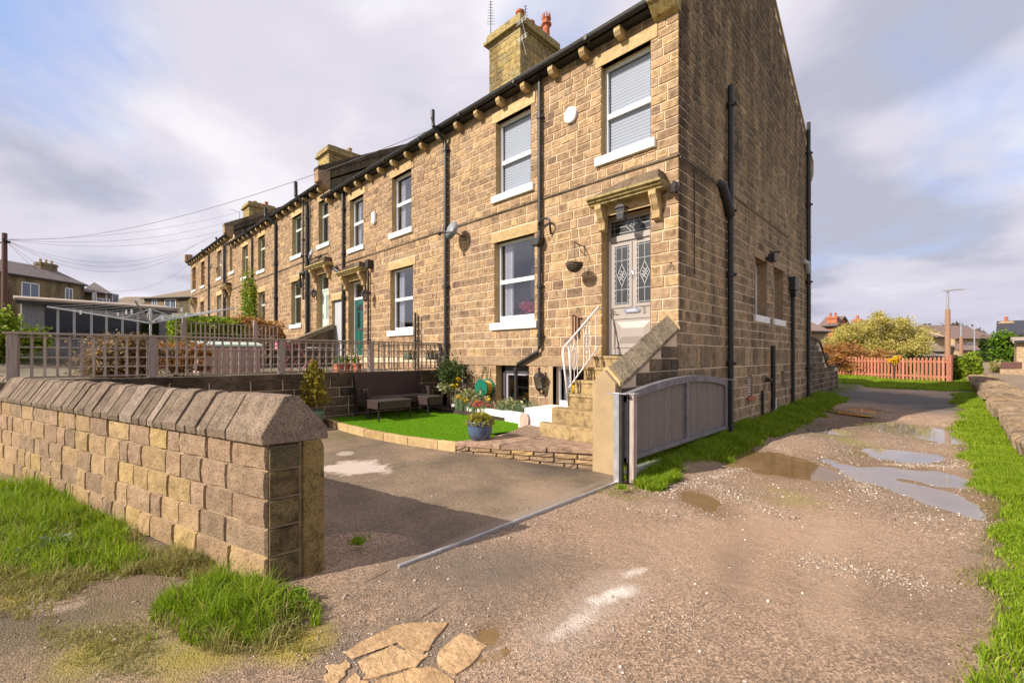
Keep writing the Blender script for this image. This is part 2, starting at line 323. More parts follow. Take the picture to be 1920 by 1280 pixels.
def link(name, me, mat, parent=None, bevel=0., smooth=False, **props):
    o = bpy.data.objects.new(name, me); COL.objects.link(o)
    if mat is not None and not me.materials: me.materials.append(M[mat] if isinstance(mat, str) else mat)
    if smooth: me.polygons.foreach_set('use_smooth', [True]*len(me.polygons))
    if bevel:
        b = o.modifiers.new('bevel', 'BEVEL'); b.width = bevel; b.segments = 2; b.limit_method = 'ANGLE'; b.angle_limit = R(40)
    if parent is not None:
        o.parent = parent
        if parent.type == 'EMPTY': o.location = [-c for c in parent.location]
    for k, v in props.items(): o[k] = v
    return o
def box(name, mat, parent, x0, x1, y0, y1, z0, z1, bevel=0., **p): return MB().box(x0, x1, y0, y1, z0, z1).build(name, mat, parent, bevel, **p)
def thing(name, label, cat, loc, group=None):
    o = bpy.data.objects.new(name, None); COL.objects.link(o); o.location = loc; o.empty_display_size = .2
    o['label'] = label; o['category'] = cat
    if group: o['group'] = group
    return o
def tag(o, label, cat, group=None):
    o['label'] = label; o['category'] = cat
    if group: o['group'] = group
    return o
def struct(o): o['kind'] = 'structure'; return o
def copy_thing(o, loc, rz=0., label=None, group=None):
    c = o.copy(); COL.objects.link(c); c.location = loc; c.rotation_euler[2] = rz
    if label: c['label'] = label
    if group: c['group'] = group
    for ch in list(o.children):
        d = ch.copy(); COL.objects.link(d); d.parent = c
        for g in list(ch.children):
            e = g.copy(); COL.objects.link(e); e.parent = d
    return c
def np_mesh(name, verts, faces_flat, nper, mat, parent=None, rnd=None, **props):
    """verts (N,3), faces flat index array, nper verts per face"""
    me = bpy.data.meshes.new(name); nv = len(verts); nf = len(faces_flat)//nper
    me.vertices.add(nv); me.vertices.foreach_set('co', np.asarray(verts, np.float32).ravel())
    me.loops.add(nf*nper); me.loops.foreach_set('vertex_index', np.asarray(faces_flat, np.int32))
    me.polygons.add(nf); me.polygons.foreach_set('loop_start', np.arange(0, nf*nper, nper, dtype=np.int32))
    me.polygons.foreach_set('loop_total', np.full(nf, nper, np.int32)); me.update(calc_edges=True)
    if rnd is not None:
        at = me.attributes.new('rnd', 'FLOAT', 'POINT'); at.data.foreach_set('value', np.asarray(rnd, np.float32))
    return link(name, me, mat, parent, **props)

# ---------------------------------------------------------------- stones
def unit_stone(seed, inx=.028, inz=.045, amp=.30):
    r = random.Random(seed); j = lambda a: r.uniform(-a, a)
    v = []; xs = [-.5, .5]
    ring0 = [(-.5+j(.006), 0, -.5+j(.015)), (.5+j(.006), 0, -.5+j(.015)), (.5+j(.006), 0, .5+j(.015)), (-.5+j(.006), 0, .5+j(.015))]
    v += ring0
    gx = [-.5+inx, -.17, .17, .5-inx]; gz = [-.5+inz, 0, .5-inz]
    for iz, z in enumerate(gz):
        for ix, x in enumerate(gx):
            e = (ix in (0, 3)) + (iz in (0, 2))
            v.append((x+j(.012), -(.72 if e == 2 else .85)+j(amp if e == 0 else amp*.45), z+j(.02)))
    g = lambda ix, iz: 4+iz*4+ix
    f = [(g(i, k), g(i+1, k), g(i+1, k+1), g(i, k+1)) for k in range(2) for i in range(3)]
    f += [(0, 1, g(3, 0), g(2, 0), g(1, 0), g(0, 0)), (1, 2, g(3, 2), g(3, 1), g(3, 0)), (2, 3, g(0, 2), g(1, 2), g(2, 2), g(3, 2)), (3, 0, g(0, 0), g(0, 1), g(0, 2))]
    return v, f
POOL = [unit_stone(i) for i in range(14)]
POOLM = {}
def pool_mesh(i, mat):
    if (i, mat) not in POOLM:
        me = bpy.data.meshes.new('stone'); me.from_pydata(POOL[i][0], [], POOL[i][1]); me.materials.append(M[mat]); me.update()
        at = me.attributes.new('suv', 'FLOAT_VECTOR', 'POINT'); at.data.foreach_set('vector', [q for v in POOL[i][0] for q in (v[0], v[2], 0)]); POOLM[(i, mat)] = me
    return POOLM[(i, mat)]
def lay(x0, x1, zs, blocks, rng, wmin=.18, wmax=.46, joint=.017, clip=None):
    cells = []
    for za, zb in zip(zs[:-1], zs[1:]):
        xs = [x0]; first = rng.uniform(wmin, wmax)*rng.choice((.5, 1)); x = x0+max(.12, first)
        while x < x1-.14: xs.append(x); x += rng.uniform(wmin, wmax)
        xs.append(x1)
        for b in blocks:
            if b[2] < zb-.02 and b[3] > za+.02:
                for e in (b[0], b[1]):
                    if x0 < e < x1: xs = [q for q in xs if abs(q-e) > .09 or q in (x0, x1)]+[e]
        xs = sorted(xs)
        for xa, xb in zip(xs[:-1], xs[1:]):
            if xb-xa < .03: continue
            m = (xa+xb)/2; rng_z = [(za, zb)]
            for b in blocks:
                if b[0] < m < b[1]:
                    out = []
                    for p, q in rng_z:
                        if b[3] <= p or b[2] >= q: out.append((p, q)); continue
                        if b[2]-p > .04: out.append((p, b[2]))
                        if q-b[3] > .04: out.append((b[3], q))
                    rng_z = out
            for p, q in rng_z:
                if clip and not clip(xa, xb, p, q): continue
                cells.append((xa+joint/2, xb-joint/2, p+joint/2, q-joint/2))
    return cells
def place_stones(parent, cells, fn, rz, mat, depth, nobj, name='stone', rng=None, keep=None):
    """fn(a,z)->world origin of a stone centre on the wall face; rz turns the face. First nobj cells are objects, the rest one mesh."""
    rng = rng or random.Random(3); vs = []; fs = []; sv = []; c, s = math.cos(rz), math.sin(rz)
    off = Vector(parent.location) if parent is not None and parent.type == 'EMPTY' else Vector((0, 0, 0))
    for i, (a0, a1, z0, z1) in enumerate(cells):
        k = rng.randrange(len(POOL)); p = Vector(fn((a0+a1)/2, (z0+z1)/2)); d = depth*rng.uniform(.8, 1.25)
        if i < nobj:
            o = bpy.data.objects.new(name, pool_mesh(k, mat)); COL.objects.link(o); o.parent = parent
            o.location = p-off; o.rotation_euler[2] = rz; o.scale = (a1-a0, d, z1-z0)
        else:
            b = len(vs)
            for x, y, z in POOL[k][0]:
                sv += [x, z, 0]
                lx, ly = x*(a1-a0), y*d; vs.append((p.x+c*lx-s*ly, p.y+s*lx+c*ly, p.z+z*(z1-z0)))
            fs += [tuple(b+q for q in f) for f in POOL[k][1]]
    if vs:
        me = bpy.data.meshes.new('far_stones'); me.from_pydata(vs, [], fs); me.update(); at = me.attributes.new('suv', 'FLOAT_VECTOR', 'POINT'); at.data.foreach_set('vector', sv)
        link('far_stones', me, mat, parent, kind='stuff')
def wall_sheet(name, mat, parent, x0, x1, z0, z1, holes, P, reveal, thick=.0, revmat=None):
    """a wall face with openings; P(a,z,d) -> xyz with d metres into the wall"""
    xs = sorted({x0, x1, *[h[i] for h in holes for i in (0, 1)]}); zs = sorted({z0, z1, *[h[i] for h in holes for i in (2, 3)]})
    b = MB()
    for xa, xb in zip(xs[:-1], xs[1:]):
        for za, zb in zip(zs[:-1], zs[1:]):
            mx, mz = (xa+xb)/2, (za+zb)/2
            if any(h[0] < mx < h[1] and h[2] < mz < h[3] for h in holes): continue
            b.add([P(xa, za, 0), P(xb, za, 0), P(xb, zb, 0), P(xa, zb, 0)], [(0, 1, 2, 3)])
    o = b.build(name, mat, parent)
    r = MB()
    for h in holes:
        q = [(h[0], h[2]), (h[1], h[2]), (h[1], h[3]), (h[0], h[3])]
        for (a0, c0), (a1, c1) in zip(q, q[1:]+q[:1]):
            r.add([P(a0, c0, -.012), P(a1, c1, -.012), P(a1, c1, reveal), P(a0, c0, reveal)], [(0, 1, 2, 3)])
    if holes: r.build('reveal', revmat or mat, parent, kind='stuff')
    return o

# ---------------------------------------------------------------- plants
def grass(name, pts, h, mat, width=.006, lean=.5, parent=None, **props):
    """pts (N,3) roots; h heights (N,)"""
    n = len(pts); pts = np.asarray(pts, float); h = np.asarray(h)*np.ones(n)
    ang = RNG.uniform(0, 2*np.pi, n); la = RNG.uniform(0, 2*np.pi, n); ln = RNG.uniform(.1, 1, n)*lean
    d = np.stack([np.cos(ang), np.sin(ang), np.zeros(n)], 1)*(np.asarray(width)*np.ones(n))[:, None]/2
    L = np.stack([np.cos(la), np.sin(la), np.zeros(n)], 1)
    mid = pts+L*(ln*h*.25)[:, None]; mid[:, 2] += h*.55
    tip = pts+L*(ln*h*.9)[:, None]; tip[:, 2] += h*(1-.35*ln)
    V = np.stack([pts-d, pts+d, mid-d*.8, mid+d*.8, tip], 1).reshape(-1, 3)
    i = np.arange(n)[:, None]*5
    F = np.concatenate([i+0, i+1, i+3, i+0, i+3, i+2, i+2, i+3, i+4], 1).ravel()
    rn = np.repeat(np.clip(RNG.normal(.45, .22, n), 0, 1), 5)
    return np_mesh(name, V, F, 3, mat, parent, rn, **props)
def leaves(name, pts, size, mat, parent=None, elong=1.8, up=.3, **props):
    n = len(pts); pts = np.asarray(pts, float); sz = np.asarray(size)*np.ones(n)*RNG.uniform(.6, 1.3, n)
    a = RNG.normal(size=(n, 3)); a[:, 2] = a[:, 2]*.7+up; a /= np.linalg.norm(a, axis=1)[:, None]
    b = RNG.normal(size=(n, 3)); b -= a*np.sum(a*b, 1)[:, None]; b /= np.linalg.norm(b, axis=1)[:, None]
    A = a*(sz*elong/2)[:, None]; B = b*(sz/2)[:, None]
    V = np.stack([pts-A, pts+B, pts+A, pts-B], 1).reshape(-1, 3)
    F = (np.arange(n)[:, None]*4+np.array([0, 1, 2, 3])).ravel()
    return np_mesh(name, V, F, 4, mat, parent, np.repeat(RNG.random(n), 4), **props)
def crown_pts(c, r, n, clumps=14, spread=.32, flat=.0, rng=RNG):
    """points in clumps through an ellipsoid"""
    cs = rng.normal(size=(clumps, 3)); cs /= np.linalg.norm(cs, axis=1)[:, None]; cs *= (rng.uniform(.15, .95, clumps)**.6)[:, None]
    cs[:, 2] = np.maximum(cs[:, 2], -.75+flat)
    k = rng.integers(0, clumps, n); w = spread*rng.uniform(.6, 1.3, clumps)[k]
    p = cs[k]+rng.normal(size=(n, 3))*w[:, None]*.62
    return np.asarray(c)+p*np.asarray(r)
def shrub(name, label, cat, c, r, n, size, mat, stems=7, elong=1.8, clumps=16, spread=.3, base=None, group=None, trunk=None, sr=.012):
    """crown of leaves over branching stems; c centre of crown, base ground height"""
    bz = base if base is not None else c[2]-r[2]
    t = thing(name, label, cat, (c[0], c[1], bz), group)
    leaves('crown', crown_pts(c, r, n, clumps, spread), size, mat, t, elong)
    b = MB(); rg = random.Random(int(abs(c[0]*91+c[1]*37)))
    for k in range(stems):
        a = rg.uniform(0, 6.28); q = rg.uniform(.2, .8)
        e = (c[0]+math.cos(a)*r[0]*q, c[1]+math.sin(a)*r[1]*q, c[2]+r[2]*rg.uniform(0, .6))
        m = (c[0]+math.cos(a)*r[0]*q*.35, c[1]+math.sin(a)*r[1]*q*.35, bz+(e[2]-bz)*.5)
        b.tube([(c[0]+rg.uniform(-.04, .04), c[1]+rg.uniform(-.04, .04), bz-.02), m, e], [sr, sr*.7, sr*.25], 5)
    b.build('stems' if trunk is None else 'trunk', 'bark', t)
    return t
# ---------------------------------------------------------------- terrain
M['stone_chimney'] = stone_mat('chimney_stone', [(.40, .29, .12), (.48, .36, .13), (.33, .25, .12), (.36, .29, .15), (.52, .40, .14)], fine=60, soot=.6, stain=True)
YK = [-40, -2, 2.5, 9, 15, 25, 45, 80, 140, 400]; ZK = [0, 0, .022, .15, .20, .35, .80, 1.30, 1.35, 1.3]
def gbase(x, y): return np.interp(y, YK, ZK)
PUD = []   # cx, cy, rx, ry, angle, depth, level
def puddle_px(x0, x1, y0, y1, depth=.035, ang=None, grow=1.0, z=None):
    zc = 0.0
    for _ in range(4):
        c = GZ((x0+x1)/2, (y0+y1)/2, zc); zc = float(gbase(*c))
    l = GZ(x0, (y0+y1)/2, zc); r = GZ(x1, (y0+y1)/2, zc); n = GZ((x0+x1)/2, y1, zc); f = GZ((x0+x1)/2, y0, zc)
    rx = math.hypot(r[0]-l[0], r[1]-l[1])/2*grow; ry = math.hypot(n[0]-f[0], n[1]-f[1])/2*grow
    cx, cy = (n[0]+f[0])/2, (n[1]+f[1])/2
    PUD.append((cx, cy, rx, ry, math.atan2(r[1]-l[1], r[0]-l[0]), depth, float(gbase(cx, cy))))
puddle_px(1364, 1526, 842, 894, .05)
puddle_px(1276, 1352, 916, 964)
puddle_px(1650, 1805, 786, 834)
puddle_px(1622, 1765, 841, 863)
puddle_px(1690, 1818, 878, 1010)
puddle_px(1640, 1800, 872, 908)
puddle_px(1500, 1592, 796, 812)
puddle_px(888, 942, 1168, 1212, .02)
puddle_px(1566, 1600, 766, 778)
puddle_px(1598, 1640, 762, 770)
for grp, lv in (((0, 3, 4, 5), .004), ((2, 6), .034), ((8, 9), .104)):
    for i in grp: PUD[i] = (*PUD[i][:6], lv)
def vnoise(x, y, sc, seed=0):
    """cheap smooth value noise"""
    r = np.random.default_rng(seed); T = r.random((256, 256))
    u, v = x*sc+1000, y*sc+1000; i, j = np.floor(u).astype(int), np.floor(v).astype(int); fu, fv = u-i, v-j
    fu = fu*fu*(3-2*fu); fv = fv*fv*(3-2*fv); i %= 256; j %= 256; i1, j1 = (i+1) % 256, (j+1) % 256
    return (T[i, j]*(1-fu)+T[i1, j]*fu)*(1-fv)+(T[i, j1]*(1-fu)+T[i1, j1]*fu)*fv-.5
def sstep(a, b, x): t = np.clip((x-a)/(b-a), 0, 1); return t*t*(3-2*t)
def pdist(p, x, y):
    dx, dy = x-p[0], y-p[1]; c, s = math.cos(p[4]), math.sin(p[4]); return np.hypot((dx*c+dy*s)/p[2], (-dx*s+dy*c)/p[3])
def ground(x, y, detail=True):
    x = np.asarray(x, float); y = np.asarray(y, float); g = gbase(x, y).astype(float)
    wob = vnoise(x, y, 2.2, 1)*.55+vnoise(x, y, 6, 2)*.28
    if detail: g = g+vnoise(x, y, .9, 3)*.02+vnoise(x, y, 3.5, 4)*.008+vnoise(x, y, 11, 5)*.004+vnoise(x, y, 23, 6)*.0025
    dent = g*0; wsum = g*0+1e-9; lsum = g*0; mm = g*0
    for p in PUD:
        d = pdist(p, x, y)+wob; m = 1-sstep(1.0, 1.7, d); wsum += m; lsum += m*p[6]; mm = np.maximum(mm, m); dent = np.maximum(dent, p[5]*(1-sstep(.60, 1.06, d)))
    g = g*(1-mm)+(lsum/wsum+vnoise(x, y, 3.5, 4)*.006)*mm-dent
    g = g+.10*(1-sstep(.35, .75, x))*sstep(-2.0, -.8, y)          # bank along the end wall
    g = g+.06*sstep(3.1, 3.7, x)                                   # right verge
    return g
def sheet(name, xs, ys, zf, mat, keep=None, parent=None, **props):
    X, Y = np.meshgrid(xs, ys); Z = zf(X, Y); V = np.stack([X, Y, Z], -1).reshape(-1, 3); nx = len(xs)
    j, i = np.meshgrid(np.arange(len(ys)-1), np.arange(nx-1), indexing='ij'); a = (j*nx+i).ravel()
    F = np.stack([a, a+1, a+nx+1, a+nx], 1)
    if keep is not None:
        c = V[F].mean(1); F = F[keep(c[:, 0], c[:, 1])]
    o = np_mesh(name, V, F.ravel(), 4, mat, parent, **props); o.data.polygons.foreach_set('use_smooth', [True]*len(o.data.polygons)); return o

# alley material: worn tarmac, gravel and mud
a = NT('worn_tarmac_and_gravel')
base = a.ramp(a.noise(.55, 7, .6, off=(3, 1, 0)), [(.34, (.23, .165, .118)), (.50, (.335, .232, .160)), (.66, (.40, .275, .190))])
vo = a.n('ShaderNodeTexVoronoi'); vo.inputs['Scale'].default_value = 95; a.l(a.pos, vo.inputs['Vector'])
vo2 = a.n('ShaderNodeTexVoronoi'); vo2.inputs['Scale'].default_value = 38; a.l(a.pos, vo2.inputs['Vector'])
chip = a.ramp(vo.outputs['Color'], [(.25, .52), (.55, 1.), (.88, 1.7)])
base = a.mix(.85, base, chip, 'MULTIPLY')
gr = a.math('MULTIPLY', a.ramp(a.noise(.8, 6, .65, off=(9, 4, 0)), [(.50, 0.), (.66, 1.)]), a.ramp(vo2.outputs['Color'], [(.55, 0.), (.75, 1.)]))
base = a.mix(a.math('MULTIPLY', gr, .55), base, (.46, .36, .29))
def patch(base, col, px, amt=.9, z=0., rag=.6, nsc=2.5, edge=.3, ang=None, off=(0, 0, 0)):
    x0, x1, y0, y1 = px; l = GZ(x0, (y0+y1)/2, z); r = GZ(x1, (y0+y1)/2, z); n = GZ((x0+x1)/2, y1, z); f = GZ((x0+x1)/2, y0, z)
    cx, cy = (n[0]+f[0])/2, (n[1]+f[1])/2; rx = math.hypot(r[0]-l[0], r[1]-l[1])/2; ry = math.hypot(n[0]-f[0], n[1]-f[1])/2
    an = math.atan2(r[1]-l[1], r[0]-l[0]) if ang is None else ang
    k = a.blob(cx, cy, rx, ry, an, rag, nsc, edge, off); return a.mix(a.math('MULTIPLY', k, amt), base, col)
def patch_line(base, col, p0, p1, wid, amt=.9, rag=.5, nsc=3., edge=.5, off=(0, 0, 0)):
    A = GZ(*p0); B = GZ(*p1); L = math.hypot(B[0]-A[0], B[1]-A[1])/2
    k = a.blob((A[0]+B[0])/2, (A[1]+B[1])/2, L, wid, math.atan2(B[1]-A[1], B[0]-A[0]), rag, nsc, edge, off)
    return a.mix(a.math('MULTIPLY', k, amt), base, col)
base = patch(base, (.085, .082, .085), (1500, 1830, 722, 800), .9, .2, .5, 1.2, .5)      # darker grey tarmac by the far bend
base = patch(base, (.165, .130, .100), (600, 1180, 1000, 1190), .85, 0, .8, 1.5, .8)       # dark coarse asphalt by the drive
base = patch_line(base, (.05, .04, .03), (775, 1165), (835, 1128), .012, .9, .8, 9., .6)
base = patch_line(base, (.05, .04, .03), (655, 1108), (745, 1062), .010, .8, .8, 9., .6, (3, 1, 0))
base = patch(base, (.165, .135, .105), (560, 940, 1150, 1300), .75, 0, .6, 1.8, .6)
base = patch(base, (.46, .305, .20), (1000, 1900, 920, 1200), .6, 0, .8, .9, .9)
base = patch(base, (.36, .225, .13), (1250, 1560, 850, 960), .5, 0, .6, 1.6, .8)
base = patch_line(base, (.52, .37, .26), (1560, 1270), (1560, 940), .22, .5, .9, 2.5, .9)
base = patch_line(base, (.24, .17, .12), (1330, 1290), (1400, 960), .20, .55, .9, 3., .9, (8, 1, 0))
base = patch_line(base, (.22, .155, .105), (1860, 1180), (1810, 960), .22, .5, .9, 3., .9, (2, 9, 0))
base = patch(base, (.30, .255, .06), (1440, 1560, 915, 965), .5, 0, .9, 2.5, .8)
base = patch(base, (.25, .25, .05), (1580, 1650, 806, 862), .6, .05, .7, 2.5, .8)
base = patch_line(base, (.47, .37, .30), (930, 1270), (1230, 1050), .30, .8, .7, 2.2, 1.1)
base = patch_line(base, (.78, .70, .63), (1095, 1140), (1205, 1095), .085, .9, .9, 9., .8)
base = patch_line(base, (.78, .70, .63), (1150, 1086), (1225, 1062), .06, .75, 1.1, 9., .9, (4, 2, 0))
base = patch_line(base, (.72, .62, .54), (1020, 1210), (1130, 1135), .07, .75, 1.2, 8., .9, (1, 7, 0))
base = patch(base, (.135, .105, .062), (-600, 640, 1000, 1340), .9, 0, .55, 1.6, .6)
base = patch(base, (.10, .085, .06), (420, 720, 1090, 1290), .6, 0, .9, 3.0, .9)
base = patch(base, (.40, .30, .22), (45, 170, 1115, 1150), .8, 0, .7, 4)
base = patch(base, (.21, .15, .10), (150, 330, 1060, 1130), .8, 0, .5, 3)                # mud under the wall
for q, o in (((0, 110, 1070, 1150), 1), ((90, 260, 1190, 1270), 5), ((250, 480, 1190, 1280), 9), ((470, 640, 1160, 1250), 13)):
    base = patch(base, (.34, .27, .03), q, .85, 0, .9, 3.5, .8, None, (o, o*2, 0))
base = patch(base, (.22, .19, .06), (0, 620, 1120, 1290), .6, 0, 1.0, 1.5, .9, None, (3, 3, 0))
sp = a.n('ShaderNodeSeparateXYZ'); a.l(a.pos, sp.inputs[0])
vn = a.math('MULTIPLY', a.math('SUBTRACT', a.noise(1.6, 6, .6), .5), .9)
vr = a.ramp(a.math('ADD', a.math('SUBTRACT', sp.outputs[0], 3.30), vn), [(0., 0.), (.22, 1.)])
vl = a.math('MULTIPLY', a.ramp(a.math('ADD', a.math('SUBTRACT', .62, sp.outputs[0]), vn), [(0., 0.), (.25, 1.)]), a.ramp(a.math('ADD', sp.outputs[1], 2.), [(0., 0.), (.5, 1.)]))
base = a.mix(a.math('MAXIMUM', vr, vl), base, a.ramp(a.noise(3, 5), [(.35, (.09, .075, .03)), (.65, (.10, .13, .02))]))
for p in PUD:                                                                            # wet silt round and under the water
    k = a.blob(p[0], p[1], p[2]*1.45, p[3]*1.6, p[4], .35, 3., .55); base = a.mix(a.math('MULTIPLY', k, .75), base, (.20, .125, .065))
wet = a.ramp(a.noise(1.1, 5, .6, off=(0, 8, 0)), [(.45, .92), (.7, .62)])
hh = a.math('ADD', a.math('MULTIPLY', vo.outputs['Distance'], .5), a.math('ADD', a.noise(55, 5, .7), a.math('MULTIPLY', a.noise(9, 5, .6), 1.5)))
a.bump(hh, .014, 1.); M['alley'] = a.done(base, wet, spec=.3)
# driveway tarmac
a = NT('driveway_tarmac'); vo = a.n('ShaderNodeTexVoronoi'); vo.inputs['Scale'].default_value = 110; a.l(a.pos, vo.inputs['Vector'])
base = a.ramp(a.noise(.9, 6, .6, off=(5, 5, 0)), [(.36, (.165, .125, .088)), (.52, (.255, .188, .130)), (.66, (.33, .24, .165))])
base = a.mix(.8, base, a.ramp(vo.outputs['Color'], [(.3, .6), (.6, 1.), (.9, 1.4)]), 'MULTIPLY')
base = patch(base, (.62, .52, .46), (590, 740, 866, 896), .85, .1, .8, 4., .25)
base = patch(base, (.56, .47, .40), (630, 665, 850, 858), .6, .1, .9, 4., .3)
base = patch(base, (.40, .29, .20), (880, 1150, 900, 1010), .5, 0, .7, 1.5, .8)
base = patch_line(base, (.30, .235, .185), (700, 1085), (1150, 897), .10, .7, .3, 2.5, .5)
base = patch(base, (.060, .052, .045), (900, 1170, 862, 900), .6, 0, .7, 1.5, .8)
base = patch(base, (.10, .09, .03), (600, 720, 800, 835), .6, .1, .9, 3., .8)
a.bump(a.math('ADD', a.math('MULTIPLY', vo.outputs['Distance'], .5), a.math('ADD', a.noise(60, 5, .7), a.noise(8, 5, .6))), .010, 1.); M['drive'] = a.done(base, .85, spec=.3)
a = NT('brown_earth_path'); c = a.ramp(a.noise(1.2, 7, .65, stretch=(1, 3, 1)), [(.35, (.15, .11, .075)), (.65, (.30, .215, .145))]); a.bump(a.noise(14, 6, .65), .03); M['path'] = a.done(c, .95)
a = NT('rough_grass_ground'); c = a.ramp(a.noise(.5, 7, .65), [(.35, (.06, .085, .02)), (.6, (.11, .15, .03)), (.75, (.16, .15, .06))]); a.bump(a.noise(9, 6, .7), .04); M['field'] = a.done(c, .95)
a = NT('garden_soil_and_paving'); c = a.ramp(a.noise(.8, 6, .6), [(.35, (.10, .09, .05)), (.6, (.20, .17, .12)), (.75, (.25, .21, .16))]); a.bump(a.noise(12, 6, .7), .03); M['garden'] = a.done(c, .95)
a = NT('turf_backing'); M['turf_base'] = a.done(a.ramp(a.noise(14, 5, .6), [(.3, (.035, .12, .01)), (.7, (.06, .18, .012))]), .8)
a = NT('muddy_water'); a.p.inputs['IOR'].default_value = 1.33; M['water'] = a.done(a.ramp(a.noise(1.5, 4), [(.35, (.17, .105, .045)), (.65, (.24, .155, .075))]), .015); a.bump(a.noise(9, 2), .0006)
a = NT('clear_standing_water'); a.p.inputs['IOR'].default_value = 1.5; M['water_clear'] = a.done(a.ramp(a.noise(1.5, 4), [(.35, (.23, .185, .16)), (.65, (.29, .235, .20))]), .01); a.bump(a.noise(9, 2), .0003)
nx = np.unique(np.concatenate([np.arange(-14, -1.4, .12), np.arange(-1.4, 4.3, .04)])); ny = np.unique(np.concatenate([np.arange(-9.6, 2.0, .04), np.arange(2, 26, .1)]))
struct(sheet('alley', nx, ny, ground, 'alley'))
gx = np.concatenate([np.linspace(-400, -60, 18), np.linspace(-55, 55, 56), np.linspace(60, 500, 20)]); gy = np.concatenate([np.linspace(-250, -20, 12), np.linspace(-16, 100, 60), np.linspace(110, 700, 18)])
def farz(x, y): return gbase(x, y)-.12*((x > -15) & (x < 5.5) & (y > -11) & (y < 27))-.02
struct(sheet('ground', gx, gy, farz, 'field'))
def wl(x): return -6.04+(x+.29)*.253/.967                     # line of the garden wall's front face
def drive_z(x, y): return .022+.11*sstep(.3, 2.6, -x)+vnoise(x, y, 1.1, 8)*.012+vnoise(x, y, 9, 9)*.002-.10*(1-sstep(.3, 1.0, np.hypot((x+.15), (y+5.65))))
struct(sheet('driveway', np.arange(-10, .145, .06), np.arange(-9, -1.55, .06), drive_z, 'drive', keep=lambda x, y: y > wl(x)+.08))
MB().box(.13, .16, -5.26, -2.06, -.03, .026).build('threshold_strip', 'galv', None, .004, kind='structure')
gxx = np.arange(0, 4.2, .04); gyy = np.arange(-6.5, 12, .04); GX_, GY_ = np.meshgrid(gxx, gyy); GZ_ = ground(GX_, GY_)
DD = np.stack([pdist(p, GX_, GY_) for p in PUD]); NEAR = DD.argmin(0)
for ip, p in enumerate(PUD):
    lev = p[6]-.0085; low = (DD.min(0) < 1.8) & (GZ_ < lev+.001)
    cell = (low[:-1, :-1] | low[1:, :-1] | low[:-1, 1:] | low[1:, 1:]) & (NEAR[:-1, :-1] == ip); jj, ii = np.nonzero(cell)
    if not len(jj): continue
    n_ = len(gxx); used = np.unique(np.concatenate([jj*n_+ii, jj*n_+ii+1, (jj+1)*n_+ii, (jj+1)*n_+ii+1])); rem = -np.ones(GX_.size, int); rem[used] = np.arange(len(used))
    V = np.column_stack([GX_.ravel()[used], GY_.ravel()[used], np.full(len(used), lev)]); a_ = jj*n_+ii
    np_mesh('puddle_water', V, rem[np.stack([a_, a_+1, a_+n_+1, a_+n_], 1)].ravel(), 4, 'water_clear' if 2 <= ip <= 6 else 'water', None, kind='structure')

# ---------------------------------------------------------------- the terrace
def U(px): return -(10.315*(1162/(px-110)-1))                # photo column on the front wall -> x
Pf = lambda x, z, d: (x, d, z)
Pg = lambda y, z, d: (-d, y, z)
EAVE, RISE, APEX, DEPTH = 7.37, .592, 5.1, 10.06
def window_part(house, x0, x1, z0, z1, frame='upvc', mid=.5, inside='curtain', yy=.13, dz_sill=.10, top_light=False, glass_m='glass', bars=True):
    f = MB(); t = .055; y0, y1 = yy, yy+.06
    f.box(x0, x0+t, y0, y1, z0, z1).box(x1-t, x1, y0, y1, z0, z1).box(x0+t, x1-t, y0, y1, z1-t, z1).box(x0+t, x1-t, y0, y1, z0, z0+dz_sill)
    zm = z0+(z1-z0)*mid
    if bars: f.box(x0+t, x1-t, y0-.012, y1, zm-.045, zm+.045)
    fr = f.build('window', frame, house, .004)
    spans = [(z0+dz_sill, zm-.045), (zm+.045, z1-t)] if bars else [(z0+dz_sill, z1-t)]
    for a0, b0 in spans: box('pane', glass_m, fr, x0+t, x1-t, y0+.028, y0+.034, a0, b0)
    if inside == 'blind':
        b = MB(); z = z1-t-.01
        while z > z0+.06:
            b.add([(x0+t, y0+.070, z), (x1-t, y0+.070, z), (x1-t, y0+.084, z-.047), (x0+t, y0+.084, z-.047)], [(0, 1, 2, 3)]); z -= .060
        b.build('blind', 'blind', fr, kind='stuff')
    elif inside == 'curtain':
        b = MB(); w_ = (x1-x0)
        for s0, s1 in ((x0+t, x0+t+w_*.22), (x1-t-w_*.12, x1-t)):
            n = 14; vs = []
            for i in range(n+1):
                x = s0+(s1-s0)*i/n; y = y0+.14+.022*math.sin(i*1.9); vs += [(x, y, z0+.05), (x, y, z1-t)]
            b.add(vs, [(2*i, 2*i+2, 2*i+3, 2*i+1) for i in range(n)])
        b.build('curtain', 'cloth', fr)
    r = MB().box(x0-.3, x1+.3, y0+.60, y0+.62, z0-.1, z1+.1).box(x0-.3, x1+.3, y0+.07, y0+.62, z0-.12, z0-.1).box(x0-.3, x1+.3, y0+.07, y0+.62, z1+.1, z1+.12)
    r.box(x0-.32, x0-.3, y0+.07, y0+.62, z0-.1, z1+.1).box(x1+.3, x1+.32, y0+.07, y0+.62, z0-.1, z1+.1).build('interior', 'room', fr)
    return fr
def lintel(house, x0, x1, z1, h=.23, ext=.13, mat='ashlar'): return box('lintel', mat, house, x0-ext, x1+ext, -.024, .10, z1, z1+h, .006)
def sill(house, x0, x1, z0, mat='white'): return box('window_sill', mat, house, x0-.12, x1+.10, -.075, .14, z0-.16, z0, .012)
